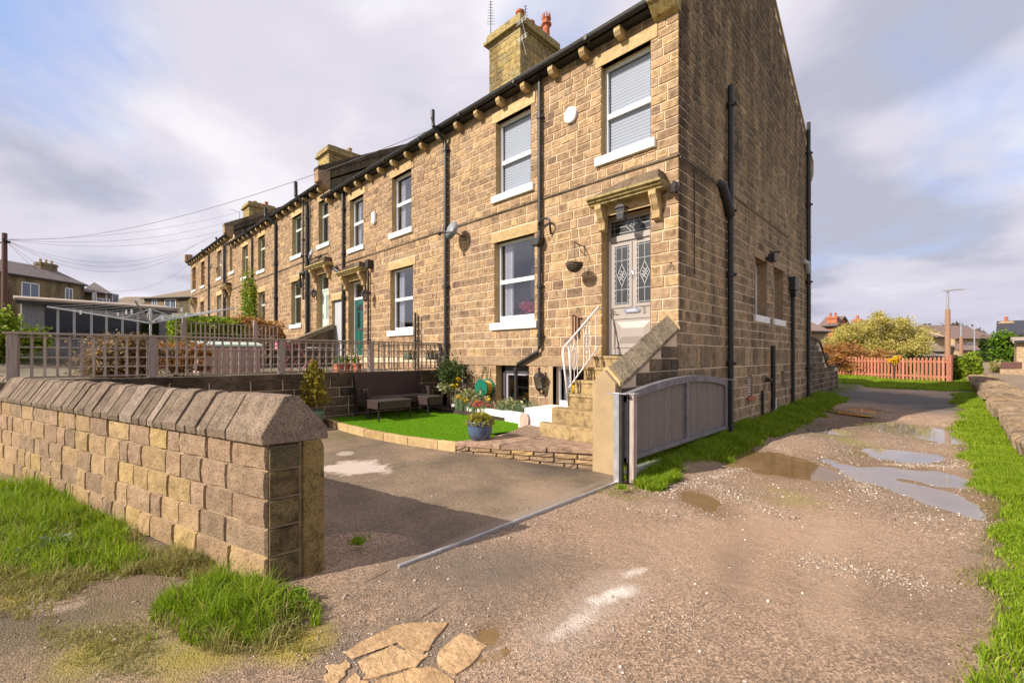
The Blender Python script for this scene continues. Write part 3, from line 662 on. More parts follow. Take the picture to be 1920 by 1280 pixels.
def canopy(house, x0, x1, z, d=.34, mat='ashlar_moss', small=False):
    """moulded door hood on two scrolled brackets; x0,x1 its ends, z underside"""
    prof = [(0, 0), (-d*.72, 0), (-d*.72, .03), (-d*.86, .05), (-d*.86, .075), (-d, .095), (-d, .135), (0, .135)]
    c = MB().prism([(a, b) for a, b in prof], lambda a, b, t: (t, a, z+b), x0, x1)
    cn = c.build('canopy', mat, house, .004)
    n = 12; w_ = x1-x0; top = [(x0+w_*.10, .13)]+[(x0+w_*(.10+.86*i/n), .175+.13*math.sin(math.pi*.5*min(1, i/n*1.35))) for i in range(n+1)]+[(x0+w_*.96, .13)]
    MB().prism([(a, b) for a, b in top][::-1], lambda a, b, t: (a, t, z+b), -d*.80, .01).build('pediment', 'stone_dark', cn, .006)
    for bx in (x0+w_*.085, x1-w_*.085-.13):
        pr = [(0, 0), (-d*.72, 0), (-d*.72, -.07), (-d*.60, -.13), (-d*.50, -.22), (-d*.32, -.30), (-d*.30, -.36), (-d*.34, -.43), (0, -.46)]
        k = MB().prism(pr, lambda a, b, t: (t, a, z+b), bx, bx+.13)
        for q in (.03, .065, .10): k.prism([(p[0]-.006, p[1]) for p in pr[2:8]]+[(-.05, -.43), (-.05, -.07)], lambda a, b, t: (t, a, z+b), bx+q-.008, bx+q+.008)
        k.build('bracket', 'ashlar', cn, .003)
    return cn
def pipe(house, pts, r=.05, collars=(), name='drainpipe', mat='iron', n=10):
    b = MB().tube(pts, r, n)
    for p in collars: b.tube([(p[0], p[1], p[2]-.045), (p[0], p[1], p[2]+.045)], r*1.38, n).box(p[0]-r*1.9, p[0]+r*1.9, p[1], p[1]+r*1.2, p[2]-.02, p[2]+.02)
    return b.build(name, mat, house, smooth=False)
def chimney(house, x0, x1, y0, y1, zb, zt, pots, nobj=0):
    c = MB().box(x0, x1, y0, y1, zb, zt-.32).build('chimney', 'mortar_end', house)
    rg = random.Random(int(zt*100)); n = max(3, int((zt-.34-zb)/.17)); zs = [zb+(zt-.34-zb)*i/n for i in range(n+1)]
    cl = lay(x0-.01, x1+.01, zs, [], rg, .25, .5, .008); place_stones(c, cl, lambda q, z: (q, y0, z), 0, 'stone_chimney', .015, 0, rng=rg)
    cl = lay(y0-.01, y1+.01, zs, [], rg, .25, .5, .008); place_stones(c, cl, lambda q, z: (x1, q, z), R(90), 'stone_chimney', .015, 0, rng=rg)
    k = MB()
    for e, za, zb2 in ((.06, zt-.40, zt-.34), (.15, zt-.34, zt-.24), (.08, zt-.24, zt-.02), (.03, zt-.02, zt+.03)): k.box(x0-e, x1+e, y0-e, y1+e, za, zb2)
    k.build('chimney_cap', 'ashlar_moss', c, .012)
    for (px, py, r, h, kind) in pots:
        if kind == 'crown':
            p = MB().lathe([(r*.95, 0), (r, .05), (r*.78, .1), (r*.72, h*.55), (r*1.15, h*.60), (r*1.15, h*.66), (r*.8, h*.70), (r*.85, h*.84)], (px, py, zt+.03), 8)
            for i in range(8): t = i*math.pi/4; p.tube([(px+r*.8*math.cos(t), py+r*.8*math.sin(t), zt+.03+h*.8), (px+r*.8*math.cos(t), py+r*.8*math.sin(t), zt+.03+h)], [r*.26, r*.1], 5)
            p.build('chimney_pot', 'terracotta', c)
        else:
            MB().lathe([(r*1.1, 0), (r, .04), (r*.9, h*.7), (r*1.12, h*.76), (r*1.12, h*.94), (r*.95, h), (r*.6, h)], (px, py, zt+.03), 14).build('chimney_pot', 'terracotta' if kind == 'red' else 'buff_pot', c, smooth=False)
    return c
def roof(house, x0, x1, dz, over=0.):
    e = EAVE+dz+.10; p = [(-.38, e-.592*.38+.22), (APEX, e+.592*APEX+.22-.22), (DEPTH+.3, e-.2)]
    t = MB().prism([(-.30, e-.07), (-.30, e-.01), (APEX, e+RISE*APEX+.17), (DEPTH+.3, e+RISE*APEX+.17-RISE*(DEPTH+.3-APEX)), (DEPTH+.3, e+RISE*APEX+.05-RISE*(DEPTH+.3-APEX)), (APEX, e+RISE*APEX+.03)], lambda a, b, t: (t, a, b), x0, x1)
    r = t.build('roof', 'slate', house)
    MB().prism([(APEX-.14, e+RISE*APEX+.10), (APEX, e+RISE*APEX+.23), (APEX+.14, e+RISE*APEX+.10)], lambda a, b, t: (t, a, b), x0, x1).build('ridge_tiles', 'terracotta', r)
    return r
def eaves(house, x0, x1, dz, cxs):
    z = EAVE+dz; gy = -.27
    b = MB().box(x0, x1, -.20, .0, z-.005, z+.045); b.build('soffit_board', 'iron', house)
    n = 8; pr = [(gy+.075*math.cos(math.pi+math.pi*k/n), z+.125+.075*math.sin(math.pi+math.pi*k/n)) for k in range(n+1)]
    pr += [(q[0]*1.0+(0.008 if q[0] < gy else -.008), q[1]+.0) for q in pr[::-1]]
    g = MB()
    pr = [(gy+.065*math.cos(math.pi+math.pi*k/n), z+.075+.072*math.sin(math.pi+math.pi*k/n)) for k in range(n+1)]+[(gy+.053, z+.075)]+[(gy+.055*math.cos(-math.pi*k/n), z+.075+.060*math.sin(-math.pi*k/n)) for k in range(1, n+1)]
    g.prism(pr, lambda a, b, t: (t, a, b), x0, x1)
    g.box(x0, x1, gy-.073, gy-.062, z+.068, z+.082)
    x = x0+.9
    while x < x1: g.box(x-.03, x+.03, gy-.078, gy+.07, z-.005, z+.088); x += 1.83
    g.build('gutter', 'iron', house)
    for cx_ in cxs:
        if x0 < cx_ < x1-.13:
            MB().prism([(0, 0), (-.24, 0), (-.24, -.085), (-.19, -.15), (0, -.15)], lambda a, b, t: (t, a, z-.006+b), cx_, cx_+.125).build('gutter_corbel', 'ashlar', house, .008)
CB = PY(1149.2, 57.8, -.25)[0]; CORB = [CB+.753-.753*k for k in range(60)]
ZB, ZS = 1.6, 4.84
def courses(dz, zfloor):
    zs = []
    z = ZB+dz-.21; lo = [z]
    while z > zfloor+.12: z -= .215; lo.append(z)
    lo[-1] = min(lo[-1], zfloor)
    lo = lo[::-1]+[]
    mid = [ZB+dz+(ZS-ZB)*i/17 for i in range(18)]
    hi = [ZS+.06+dz+(EAVE-ZS-.06)*i/16 for i in range(17)]
    return lo, mid, hi
HOUSES = []
def facade(i, name, label, x0, x1, dz, holes, blocks, zfloor, nobj, gable=None):
    """blocks: rects kept free of stones besides the openings; returns (house, list of stone cells)"""
    h = thing(name, label, 'house', (x0, 0, zfloor), 'terraced stone houses'); HOUSES.append(h)
    wall_sheet('wall', 'mortar', h, x0, x1, zfloor, EAVE+dz, holes, Pf, .20, revmat='ashlar')
    rg = random.Random(40+i); lo, mid, hi = courses(dz, zfloor)
    bl = [tuple(b) for b in holes]+list(blocks)
    cells = []
    xr = x1+(.014 if i == 0 else 0)
    cells += lay(x0, xr, lo, bl, rg, .18, .44) if len(lo) > 1 else []
    cells += lay(x0, xr, mid, bl, rg, .17, .42)
    cells += lay(x0, xr, hi, bl, rg, .17, .40)
    # string line and basement band
    b = MB().box(x0, x1+(.02 if i == 0 else 0), -.030, 0, ZS+dz+.01, ZS+dz+.045); b.build('string_course', 'stone_dark', h)
    cells.sort(key=lambda c: (c[0]+c[1]-2*EYE[0])**2/4+EYE[1]**2)
    return h, cells, rg

# ---- house one (nearest)
w_up1 = (U(1128), U(1220.3), 5.28, 6.97); w_up2 = (U(930.9), U(996), 5.27, 6.96); w_gr = (U(928), U(1002.5), 2.35, 4.20)
door1 = (U(1129), U(1220), 1.56, 4.155)
bs_dark = (U(930.8), U(992), .42, 1.385); bs_small = (U(857.5), U(875), .80, 1.385); bs_white = (U(1037.5), U(1097), .55, 1.385)
H1X = U(838)
def lb(w_): return (w_[0]-.13, w_[1]+.13, w_[3], w_[3]+.23)
def sb(w_): return (w_[0]-.12, w_[1]+.10, w_[2]-.16, w_[2])
holes = [w_up1, w_up2, w_gr, door1, bs_dark, bs_small, bs_white]
blocks = [lb(w_up1), lb(w_up2), lb(w_gr), sb(w_up1), sb(w_up2), sb(w_gr), (H1X, .1, 1.385, 1.60), (door1[0]-.16, door1[1]+.16, 4.155, 4.50), (-1.5, .03, .1, 1.4), (bs_white[0]-.13, bs_white[0], .4, 1.385), (-.42, .05, 7.24, 7.5)]
h1, cells1, rg1 = facade(0, 'terraced_house', 'nearest end house of the terrace with the grey front door and big sooty gable wall', H1X, 0., 0., holes, blocks, .15, 300)
for w_ in (w_up1, w_up2): lintel(h1, w_[0], w_[1], w_[3]); sill(h1, w_[0], w_[1], w_[2]); window_part(h1, *w_, inside='blind', mid=.455, glass_m='glass_blind')
lintel(h1, w_gr[0], w_gr[1], w_gr[3]); sill(h1, w_gr[0], w_gr[1], w_gr[2]); window_part(h1, *w_gr, mid=.51, dz_sill=.16)
box('lintel', 'ashlar_brown', h1, H1X, -1.44, -.022, .06, 1.388, 1.60, .004)
window_part(h1, bs_dark[0]+.12, bs_dark[1], bs_dark[2], bs_dark[3]-.17, 'mauve_frame', bars=False, inside=None, yy=.20, dz_sill=.06)
MB().box(bs_dark[0], bs_dark[0]+.12, .17, .25, bs_dark[2], bs_dark[3]).box(bs_dark[0], bs_dark[1], .17, .25, bs_dark[3]-.17, bs_dark[3]).build('door_surround', 'grey_frame', h1, .004)
window_part(h1, *bs_small, bars=False, inside=None, yy=.12)
window_part(h1, *bs_white, bars=False, inside='curtain', yy=.14, dz_sill=.14)
box('jamb', 'render', h1, bs_white[0]-.13, bs_white[0], -.02, .10, .42, 1.385, .004)
# front door
DY = .19; dx0, dx1 = PY(1145.3, 560, DY)[0]-.0, door1[1]+.03
zf0 = PY(1183, 444, DY)[1]; ztop = 4.15; z0d = 1.60
fr = MB().box(door1[0], dx0, DY-.02, DY+.08, z0d, ztop).box(dx0, door1[1], DY-.02, DY+.08, zf0-.05, zf0+.06).box(dx0, door1[1], DY-.02, DY+.08, ztop-.06, ztop)
frm = fr.build('door_frame', 'grey_door', h1, .006)
dr = MB(); dw = (dx1-dx0)
zt = zf0-.05; zl = z0d+.02
dr.box(dx0, dx1, DY+.01, DY+.06, zl, zt)
zg0 = zl+(zt-zl)*.415
for q0, q1 in ((.035, .475), (.525, .965)):
    X0, X1 = dx0+dw*q0, dx0+dw*q1
    dr.box(X0, X0+.055, DY-.008, DY+.012, zg0, zt-.03).box(X1-.055, X1, DY-.008, DY+.012, zg0, zt-.03).box(X0+.055, X1-.055, DY-.008, DY+.012, zg0, zg0+.06).box(X0+.055, X1-.055, DY-.008, DY+.012, zt-.085, zt-.03)
zp0, zp1 = zl+.16, zl+(zt-zl)*.315
dr.box(dx0+.05, dx1-.05, DY-.004, DY+.012, zp1, zp1+.03).box(dx0+.05, dx1-.05, DY-.004, DY+.012, zp0-.03, zp0).box(dx0+.05, dx0+.08, DY-.004, DY+.012, zp0, zp1).box(dx1-.08, dx1-.05, DY-.004, DY+.012, zp0, zp1)
a0, a1, c0, c1 = dx0+.13, dx1-.13, zp0+.05, zp1-.05; m = .12
dr.add([(a0, DY+.008, c0), (a1, DY+.008, c0), (a1, DY+.008, c1), (a0, DY+.008, c1), (a0+m, DY-.03, c0+m), (a1-m, DY-.03, c0+m), (a1-m, DY-.03, c1-m), (a0+m, DY-.03, c1-m)], [(0, 1, 5, 4), (1, 2, 6, 5), (2, 3, 7, 6), (3, 0, 4, 7), (4, 5, 6, 7)])
door = dr.build('door', 'grey_door', h1, .003)
ld = MB()
def came(p, q, w_=.008): 
    d = Vector((q[0]-p[0], 0, q[1]-p[1])); nrm = Vector((-d.z, 0, d.x)).normalized()*w_/2; y = DY-.006
    ld.add([(p[0]-nrm.x, y, p[1]-nrm.z), (q[0]-nrm.x, y, q[1]-nrm.z), (q[0]+nrm.x, y, q[1]+nrm.z), (p[0]+nrm.x, y, p[1]+nrm.z)], [(0, 1, 2, 3)])
for q0, q1 in ((.035, .475), (.525, .965)):
    X0, X1 = dx0+dw*q0+.055, dx0+dw*q1-.055; Z0, Z1 = zg0+.06, zt-.085
    box('pane', 'leadglass', door, X0, X1, DY-.002, DY+.004, Z0, Z1)
    e = .028; xm = (X0+X1)/2; zm = Z0+(Z1-Z0)*.50
    for p, q in (((X0+e, Z0), (X0+e, Z1)), ((X1-e, Z0), (X1-e, Z1)), ((X0, Z0+e), (X1, Z0+e)), ((X0, Z1-e), (X1, Z1-e)), ((xm, Z0), (xm, zm-.20)), ((xm, zm+.20), (xm, Z1)), ((X0, Z0+.27), (X1, Z0+.27)), ((X0, Z1-.27), (X1, Z1-.27))): came(p, q)
    for s_, hgt, ww in ((1, .20, .095),):
        pts = [(xm, zm-hgt), (xm+ww, zm), (xm, zm+hgt), (xm-ww, zm)]
        for p, q in zip(pts, pts[1:]+pts[:1]): came(p, q, .010)
        for k in (-.05, .0, .05): came((xm-.045+k*.3, zm-.055+k), (xm+.045+k*.3, zm+.035+k), .012); came((xm+.045+k*.3, zm-.055+k), (xm-.045+k*.3, zm+.035+k), .012)
    for k in range(11): z = Z0+e+(Z1-Z0-2*e)*(k+.5)/11; came((X0, z), (X0+e, z), .012); came((X1-e, z), (X1, z), .012)
ld.build('leading', 'plastic_grey', door)
ld = MB(); FX0, FX1, FZ0, FZ1 = dx0, door1[1]-.005, zf0+.06, ztop-.06
box('pane', 'leadglass', frm, FX0, FX1, DY+.02, DY+.026, FZ0, FZ1)
DY_ = DY; DY = DY+.022; xm = (FX0+FX1)/2+.02; zm = (FZ0+FZ1)/2+.02
for p, q in (((FX0+.07, FZ0), (FX0+.07, FZ1)), ((FX1-.07, FZ0), (FX1-.07, FZ1)), ((FX0, FZ0+.05), (FX1, FZ0+.05)), ((FX0, FZ1-.05), (FX1, FZ1-.05)), ((FX0, zm), (xm-.16, zm)), ((xm+.16, zm), (FX1, zm)), ((xm-.16, zm), (xm-.05, FZ0+.05)), ((xm+.16, zm), (xm+.05, FZ0+.05)), ((xm-.16, zm), (xm-.10, FZ1)), ((xm+.16, zm), (xm+.10, FZ1)), ((xm-.09, zm), (xm, zm+.05)), ((xm+.09, zm), (xm, zm+.05)), ((xm-.09, zm), (xm, zm-.06)), ((xm+.09, zm), (xm, zm-.06)), ((xm, zm-.12), (xm, FZ1))): came(p, q, .009)
ld.build('leading', 'plastic_grey', frm); DY = DY_
lx0, lx1 = PY(1172, 582, DY)[0], PY(1199, 580, DY)[0]; lz = PY(1185, 581.5, DY)[1]
n = 8; ov = [(lx1-.03+.045*math.cos(t), lz+.045*math.sin(t)) for t in [(-.5+k/n)*math.pi for k in range(n+1)]]+[(lx0+.03+.045*math.cos(t), lz+.045*math.sin(t)) for t in [(.5+k/n)*math.pi for k in range(n+1)]]
lbx = MB().prism(ov, lambda a, b, t: (a, t, b), DY-.012, DY+.012).build('letterbox', 'chrome', door, .003)
box('flap', 'plastic_grey', lbx, lx0+.04, lx1-.05, DY-.018, DY-.011, lz-.018, lz+.02)
hz = PY(1149, 585, DY)[1]; MB().box(dx0+.015, dx0+.05, DY-.01, DY+.012, hz-.11, hz+.06).tube([(dx0+.035, DY-.01, hz), (dx0+.035, DY-.05, hz), (dx0+.15, DY-.055, hz-.015)], .009, 6).build('handle', 'chrome', door)
kx = (dx0+dx1)/2; kz = zl+(zt-zl)*.68; MB().tube([(kx, DY-.03, kz+.08), (kx-.03, DY-.04, kz+.02), (kx, DY-.04, kz-.05), (kx+.03, DY-.04, kz+.02), (kx, DY-.03, kz+.08)], .007, 6).box(kx-.018, kx+.018, DY-.03, DY+.01, kz+.05, kz+.11).build('knocker', 'chrome', door)
nx_, nz_ = PY(1207.5, 580.5, DY); q = .027
MB().tube([(nx_+q*.8, DY-.012, nz_+.05), (nx_-q*.7, DY-.012, nz_+.05), (nx_-q*.7, DY-.012, nz_+.008), (nx_+q*.3, DY-.012, nz_+.012), (nx_+q*.9, DY-.012, nz_-.012), (nx_+q*.5, DY-.012, nz_-.042), (nx_-q*.2, DY-.012, nz_-.05), (nx_-q*.9, DY-.012, nz_-.036)], .006, 6).build('house_number', 'chrome', door)
box('threshold', 'iron', h1, door1[0]+.02, door1[1], .06, DY+.05, 1.56, 1.60, .004)
lintel(h1, door1[0], door1[1], 4.155, .30, .06)
ccx0, ccz = PY(1098, 381, -.34); ccx1 = PY(1237, 340, -.34)[0]
print('canopy', ccx0, ccx1, ccz, 'door', dx0, dx1, zf0, 'corb', CB, 'H1X', H1X)
canopy(h1, ccx0, ccx1, 4.325)
# gable wall
gholes = [(PX(1414.9, 482, 0)[0], PX(1414.9, 482, 0)[0]+.92, 2.54, 3.86), (PX(1450, 500, 0)[0], PX(1450, 500, 0)[0]+.92, 2.54, 3.86), (3.56, 3.86, .70, 1.17), (6.35, 6.65, .78, 1.2)]
wall_sheet('gable_wall', 'mortar_end', h1, 0, DEPTH, .0, 7.93, gholes, Pg, .24, revmat='ashlar_brown')
MB().add([(0, 0, 7.93), (0, DEPTH, 7.93), (0, DEPTH, 8.02), (0, APEX, 10.95)], [(0, 1, 2, 3)]).build('gable_peak', 'mortar_end', h1)
gz = [.05+.2215*i for i in range(7)]+[1.6+(ZS-1.6)*i/17 for i in range(1, 18)]+[ZS+.06+.158*i for i in range(39)]
gb = list(gholes)+[(g_[0]-.1, g_[1]+.1, g_[3], g_[3]+.2) for g_ in gholes[:2]]+[(g_[0]-.1, g_[1]+.1, g_[2]-.16, g_[2]) for g_ in gholes[:2]]
def gtop(y): return min(7.93+RISE*y, 10.95-RISE*(y-APEX))
gcells = lay(-.014, DEPTH+.01, gz, gb, random.Random(5), .16, .36, .018, clip=lambda a0, a1, p, q: q < min(gtop(a0), gtop(a1))+.06)
gcells.sort(key=lambda c: ((c[0]+c[1])/2-EYE[1])**2+((c[2]+c[3])/2-1.6)**2*.6+EYE[0]**2)
both = sorted([(((c[0]+c[1])/2-EYE[0])**2+EYE[1]**2+((c[2]+c[3])/2-1.6)**2*.6, 0) for c in cells1]+[(((c[0]+c[1])/2-EYE[1])**2+EYE[0]**2+((c[2]+c[3])/2-1.6)**2*.6, 1) for c in gcells])[:298]
nf = sum(1 for b in both if b[1] == 0)
cells1.sort(key=lambda c: (c[0]+c[1]-2*EYE[0])**2/4+EYE[1]**2+((c[2]+c[3])/2-1.6)**2*.6)
place_stones(h1, cells1, lambda a, z: (a, 0, z), 0, 'stone', .016, nf, rng=random.Random(1))
place_stones(h1, gcells, lambda a, z: (0, a, z), R(90), 'stone_end', .016, len(both)-nf, rng=random.Random(2))
b = MB().box(0, .030, -.03, 7.0, ZS+.01, ZS+.045); b.build('string_course', 'stone_dark', h1)
for g_ in gholes[:2]:
    MB().box(-.02, .022, g_[0]-.1, g_[1]+.1, g_[3], g_[3]+.2).build('lintel', 'ashlar_brown', h1, .005)
    MB().box(-.2, .06, g_[0]-.1, g_[1]+.1, g_[2]-.16, g_[2]).build('window_sill', 'white', h1, .01)
    f = MB().box(-.24, -.20, g_[0], g_[0]+.06, g_[2], g_[3]).box(-.24, -.20, g_[1]-.06, g_[1], g_[2], g_[3]).box(-.24, -.20, g_[0], g_[1], g_[2], g_[2]+.07).box(-.24, -.20, g_[0], g_[1], g_[3]-.06, g_[3]).build('window', 'upvc', h1, .004)
    MB().box(-.226, -.22, g_[0]+.06, g_[1]-.06, g_[2]+.07, g_[3]-.06).build('pane', 'glass', f)
    MB().box(-.6, -.58, g_[0]-.2, g_[1]+.2, g_[2]-.2, g_[3]+.2).build('interior', 'room', f)
v_ = gholes[2]; f = MB().box(-.10, -.08, v_[0], v_[1], v_[2], v_[3])
for k in range(8): zz = v_[2]+.03+k*.056; f.prism([(-.08, zz), (-.005, zz), (-.08, zz+.035)], lambda a, b, t: (a, t, b), v_[0]+.02, v_[1]-.02)
f.build('vent_louvre', 'white', h1); MB().box(-.02, .05, v_[0]-.08, v_[1]+.12, v_[2]-.09, v_[2]-.005).build('vent_sill', 'terracotta', h1, .006)
v_ = gholes[3]; MB().box(-.12, -.10, v_[0], v_[1], v_[2], v_[3]).box(-.10, -.03, (v_[0]+v_[1])/2-.03, (v_[0]+v_[1])/2+.03, v_[2], v_[3]).build('vent_slot', 'room', h1)
MB().prism([(-.42, 7.90+.02), (-.42, 7.97), (APEX, 11.07), (DEPTH+.25, 11.07-RISE*(DEPTH+.25-APEX)), (DEPTH+.25, 10.96-RISE*(DEPTH+.25-APEX)), (APEX, 10.955), (0, 7.935)], lambda a, b, t: (t, a, b), -.36, .035).build('gable_coping', 'ashlar_brown', h1, .008)
kn = MB().prism([(0, 7.20), (-.12, 7.24), (-.26, 7.36), (-.32, 7.40), (-.34, 7.80), (.05, 7.98), (.05, 7.20)], lambda a, b, t: (t, a, b), -.40, .03).build('kneeler_stone', 'ashlar_moss', h1, .02)
MB().box(-.36, .005, -.02, .3, 7.43, 7.95).build('kneeler_block', 'ashlar_moss', h1, .01)
MB().prism([(DEPTH, 7.3), (DEPTH, 8.05), (DEPTH+.34, 7.95), (DEPTH+.34, 7.6), (DEPTH+.1, 7.3)][::-1], lambda a, b, t: (t, a, b), -.38, .02).build('kneeler_stone', 'ashlar_brown', h1, .02)
roof(h1, H1X, -.35, 0.); eaves(h1, H1X, -.42, 0., CORB)
chimney(h1, -7.54, -6.17, 2.8, 4.6, 9.0, 12.05, [(-6.45, 3.1, .13, .36, 'red'), (-6.45, 3.6, .12, .30, 'red'), (-6.42, 4.35, .15, .95, 'crown'), (-6.45, 4.0, .12, .3, 'red')])
# its pipes
def px_pipe(x, yv, zt_, zb_, r=.05): X = PY(x, 500, yv)[0]; return X
X_ = PY(1011.5, 400, -.085)[0]
pipe(h1, [(X_, -.085, EAVE+.02), (X_, -.085, 1.78), (X_-.05, -.085, 1.68), (X_-.62, -.085, 1.42), (X_-.68, -.085, 1.32), (X_-.68, -.085, .36)], .042, [(X_, -.085, 6.55), (X_, -.085, 4.05), (X_, -.085, 3.05), (X_, -.085, 2.02), (X_-.68, -.085, 1.30)])
MB().prism([(-.10, -.09), (.10, -.09), (.13, .05), (-.13, .05)], lambda a, b, t: (X_-.04+a, t, 3.98+b), -.20, -.02).build('rainwater_hopper', 'iron', h1, .006)
n = 10; MB().tube([(X_+.16*math.cos(t)+.16, -.13, 4.28+.12*math.sin(t)) for t in [math.pi*(1.15-k*1.25/n) for k in range(n+1)]]+[(X_+.26, -.03, 4.08)], .022, 8).build('overflow_pipe', 'iron', h1)
X_ = PY(835.5, 400, -.09)[0]; zt_ = PY(829, 195, -.45)[1]
pipe(h1, [(X_, -.09, 1.0), (X_, -.09, 7.05), (X_-.03, -.14, 7.15), (X_-.06, -.43, 7.42), (X_-.06, -.45, 7.6), (X_-.06, -.45, zt_)], .05, [(X_, -.09, 6.9), (X_, -.09, 4.9), (X_, -.09, 3.4), (X_, -.09, 1.9)])
Y_ = PX(1370, 400, .09)[0]
pipe(h1, [(.09, Y_, .12), (.09, Y_, 6.92)], .055, [(.09, Y_, 6.55), (.09, Y_, 4.45), (.09, Y_, 3.2), (.09, Y_, 1.45)], mat='iron')
pipe(h1, [(.09, Y_, 4.35), (.09, Y_-.15, 4.55), (.07, Y_-.42, 4.85), (.0, Y_-.45, 4.9)], .085, mat='iron', name='branch_pipe')
Y_ = PX(1516, 400, .09)[0]
pipe(h1, [(.09, Y_, .12), (.09, Y_, 8.85)], .055, [(.09, Y_, 7.9), (.09, Y_, 6.3), (.09, Y_, 3.9), (.09, Y_, 1.2)])
pipe(h1, [(.09, Y_, 4.2), (.09, Y_-.2, 4.45), (.0, Y_-.4, 4.5)], .08, mat='plastic_grey', name='branch_pipe')
Y_ = PX(1487, 600, .07)[0]; pipe(h1, [(.07, Y_, .12), (.07, Y_, 3.35)], .045)
MB().box(.0, .17, Y_-.22, Y_+.16, 3.42, 3.80).prism([(-.16, 3.42), (.14, 3.42), (.05, 3.25), (-.05, 3.25)], lambda a, b, t: (t, Y_+a, b), .02, .15).build('hopper_head', 'iron', h1, .02)
Y_ = PX(1450, 700, .06)[0]; pipe(h1, [(.06, Y_-.12, .15), (.06, Y_, .32), (.06, Y_, 1.85)], .05)
Y_ = PX(1430, 740, .05)[0]; pipe(h1, [(.05, Y_, .15), (.05, Y_, .78)], .03)
Y_ = PX(1454, 750, .05)[0]; pipe(h1, [(.05, Y_, .15), (.05, Y_, .55)], .022, mat='upvc')
MB().tube([(.045, -.02, ZS-.02), (.045, Y_*.42, ZS-.02)], .012, 5).tube([(.04, .55, ZS), (.04, .55, 3.0)], .01, 5).build('cable', 'iron', h1)
# yard wall beyond the house
yw = thing('yard_wall', 'curving sooty stone yard wall at the back corner of the near house', 'wall', (0, 12.5, .2))
prof = [(10.1, .0), (15.2, .0), (15.2, 1.14), (12.9, 1.2), (12.5, 1.35), (12.0, 1.75), (11.6, 2.0), (11.0, 2.12), (10.1, 2.15)]
MB().prism(prof, lambda a, b, t: (t, a, b), -.35, .0).build('wall_core', 'mortar_end', yw)
yt = lambda y: float(np.interp(y, [10.1, 11, 11.6, 12, 12.5, 12.9, 15.2], [2.15, 2.12, 2.0, 1.75, 1.35, 1.2, 1.14]))
yc = lay(10.12, 15.2, [.05+.19*i for i in range(12)], [], random.Random(8), .25, .5, .012, clip=lambda a0, a1, p, q: q < min(yt(a0), yt(a1))+.03)
place_stones(yw, yc, lambda a, z: (0, a, z), R(90), 'stone_dark', .02, 300, rng=random.Random(9))
for y0_, y1_ in zip([10.1, 10.8, 11.4, 11.9, 12.4, 12.9, 13.7, 14.5], [10.79, 11.39, 11.89, 12.39, 12.89, 13.69, 14.49, 15.25]):
    MB().prism([(y0_, yt(y0_)), (y1_, yt(y1_)), (y1_, yt(y1_)+.08), (y0_, yt(y0_)+.08)], lambda a, b, t: (t, a, b), -.38, .04).build('coping_stone', 'stone_dark', yw, .01)
MB().lathe([(.10, 0), (.07, .05), (.06, .1), (.13, .2), (.15, .3), (.12, .4), (.05, .46)], (-.15, 13.3, 1.24), 12).build('finial', 'stone_dark', yw)
# ---- the other houses
BX = [H1X, U(640)-.15, -13.35, U(517), -26.45, U(395), U(358)]
BX[1] = -13.35; BX = [H1X, -13.35, U(517), -26.45, -32.6, U(358)]
OFF = [0., .58, .58, 1.22, 1.22]
LBL = ['second house with the dark teal door beside the trellis fence', 'third house in the row with the mint green door and stone stairs', 'middle house of the row with ivy climbing beside its door', 'second house from the far end of the terrace', 'farthest house at the end of the terrace']
WIN = [ # (left px, right px, floor, glazing)
 [(735.8, 771.7, 'u'), (656.6, 681.6, 'u'), (732.7, 774.8, 'g')],
 [(598.3, 617.4, 'u'), (548.6, 565.8, 'u'), (547, 565, 'g')],
 [(484.5, 497, 'u'), (454.8, 465, 'u'), (485, 497, 'g')],
 [(431.4, 439.3, 'u'), (408, 415.5, 'u'), (407, 415, 'g')],
 [(377.5, 383.8, 'u'), (361, 367.3, 'u'), (376, 382.5, 'g')]]
DOORS = [(654, 681.5, 'teal', 'upvc'), (594.5, 617, 'mint', 'mint'), (468, 476, 'white', 'upvc'), (426, 432, 'upvc', 'upvc'), (364.6, 368, 'upvc', 'upvc')]
CHIM = {1: [(-21.2, -19.85, 12.6)], 3: [(-35.2, -33.7, 13.05)]}
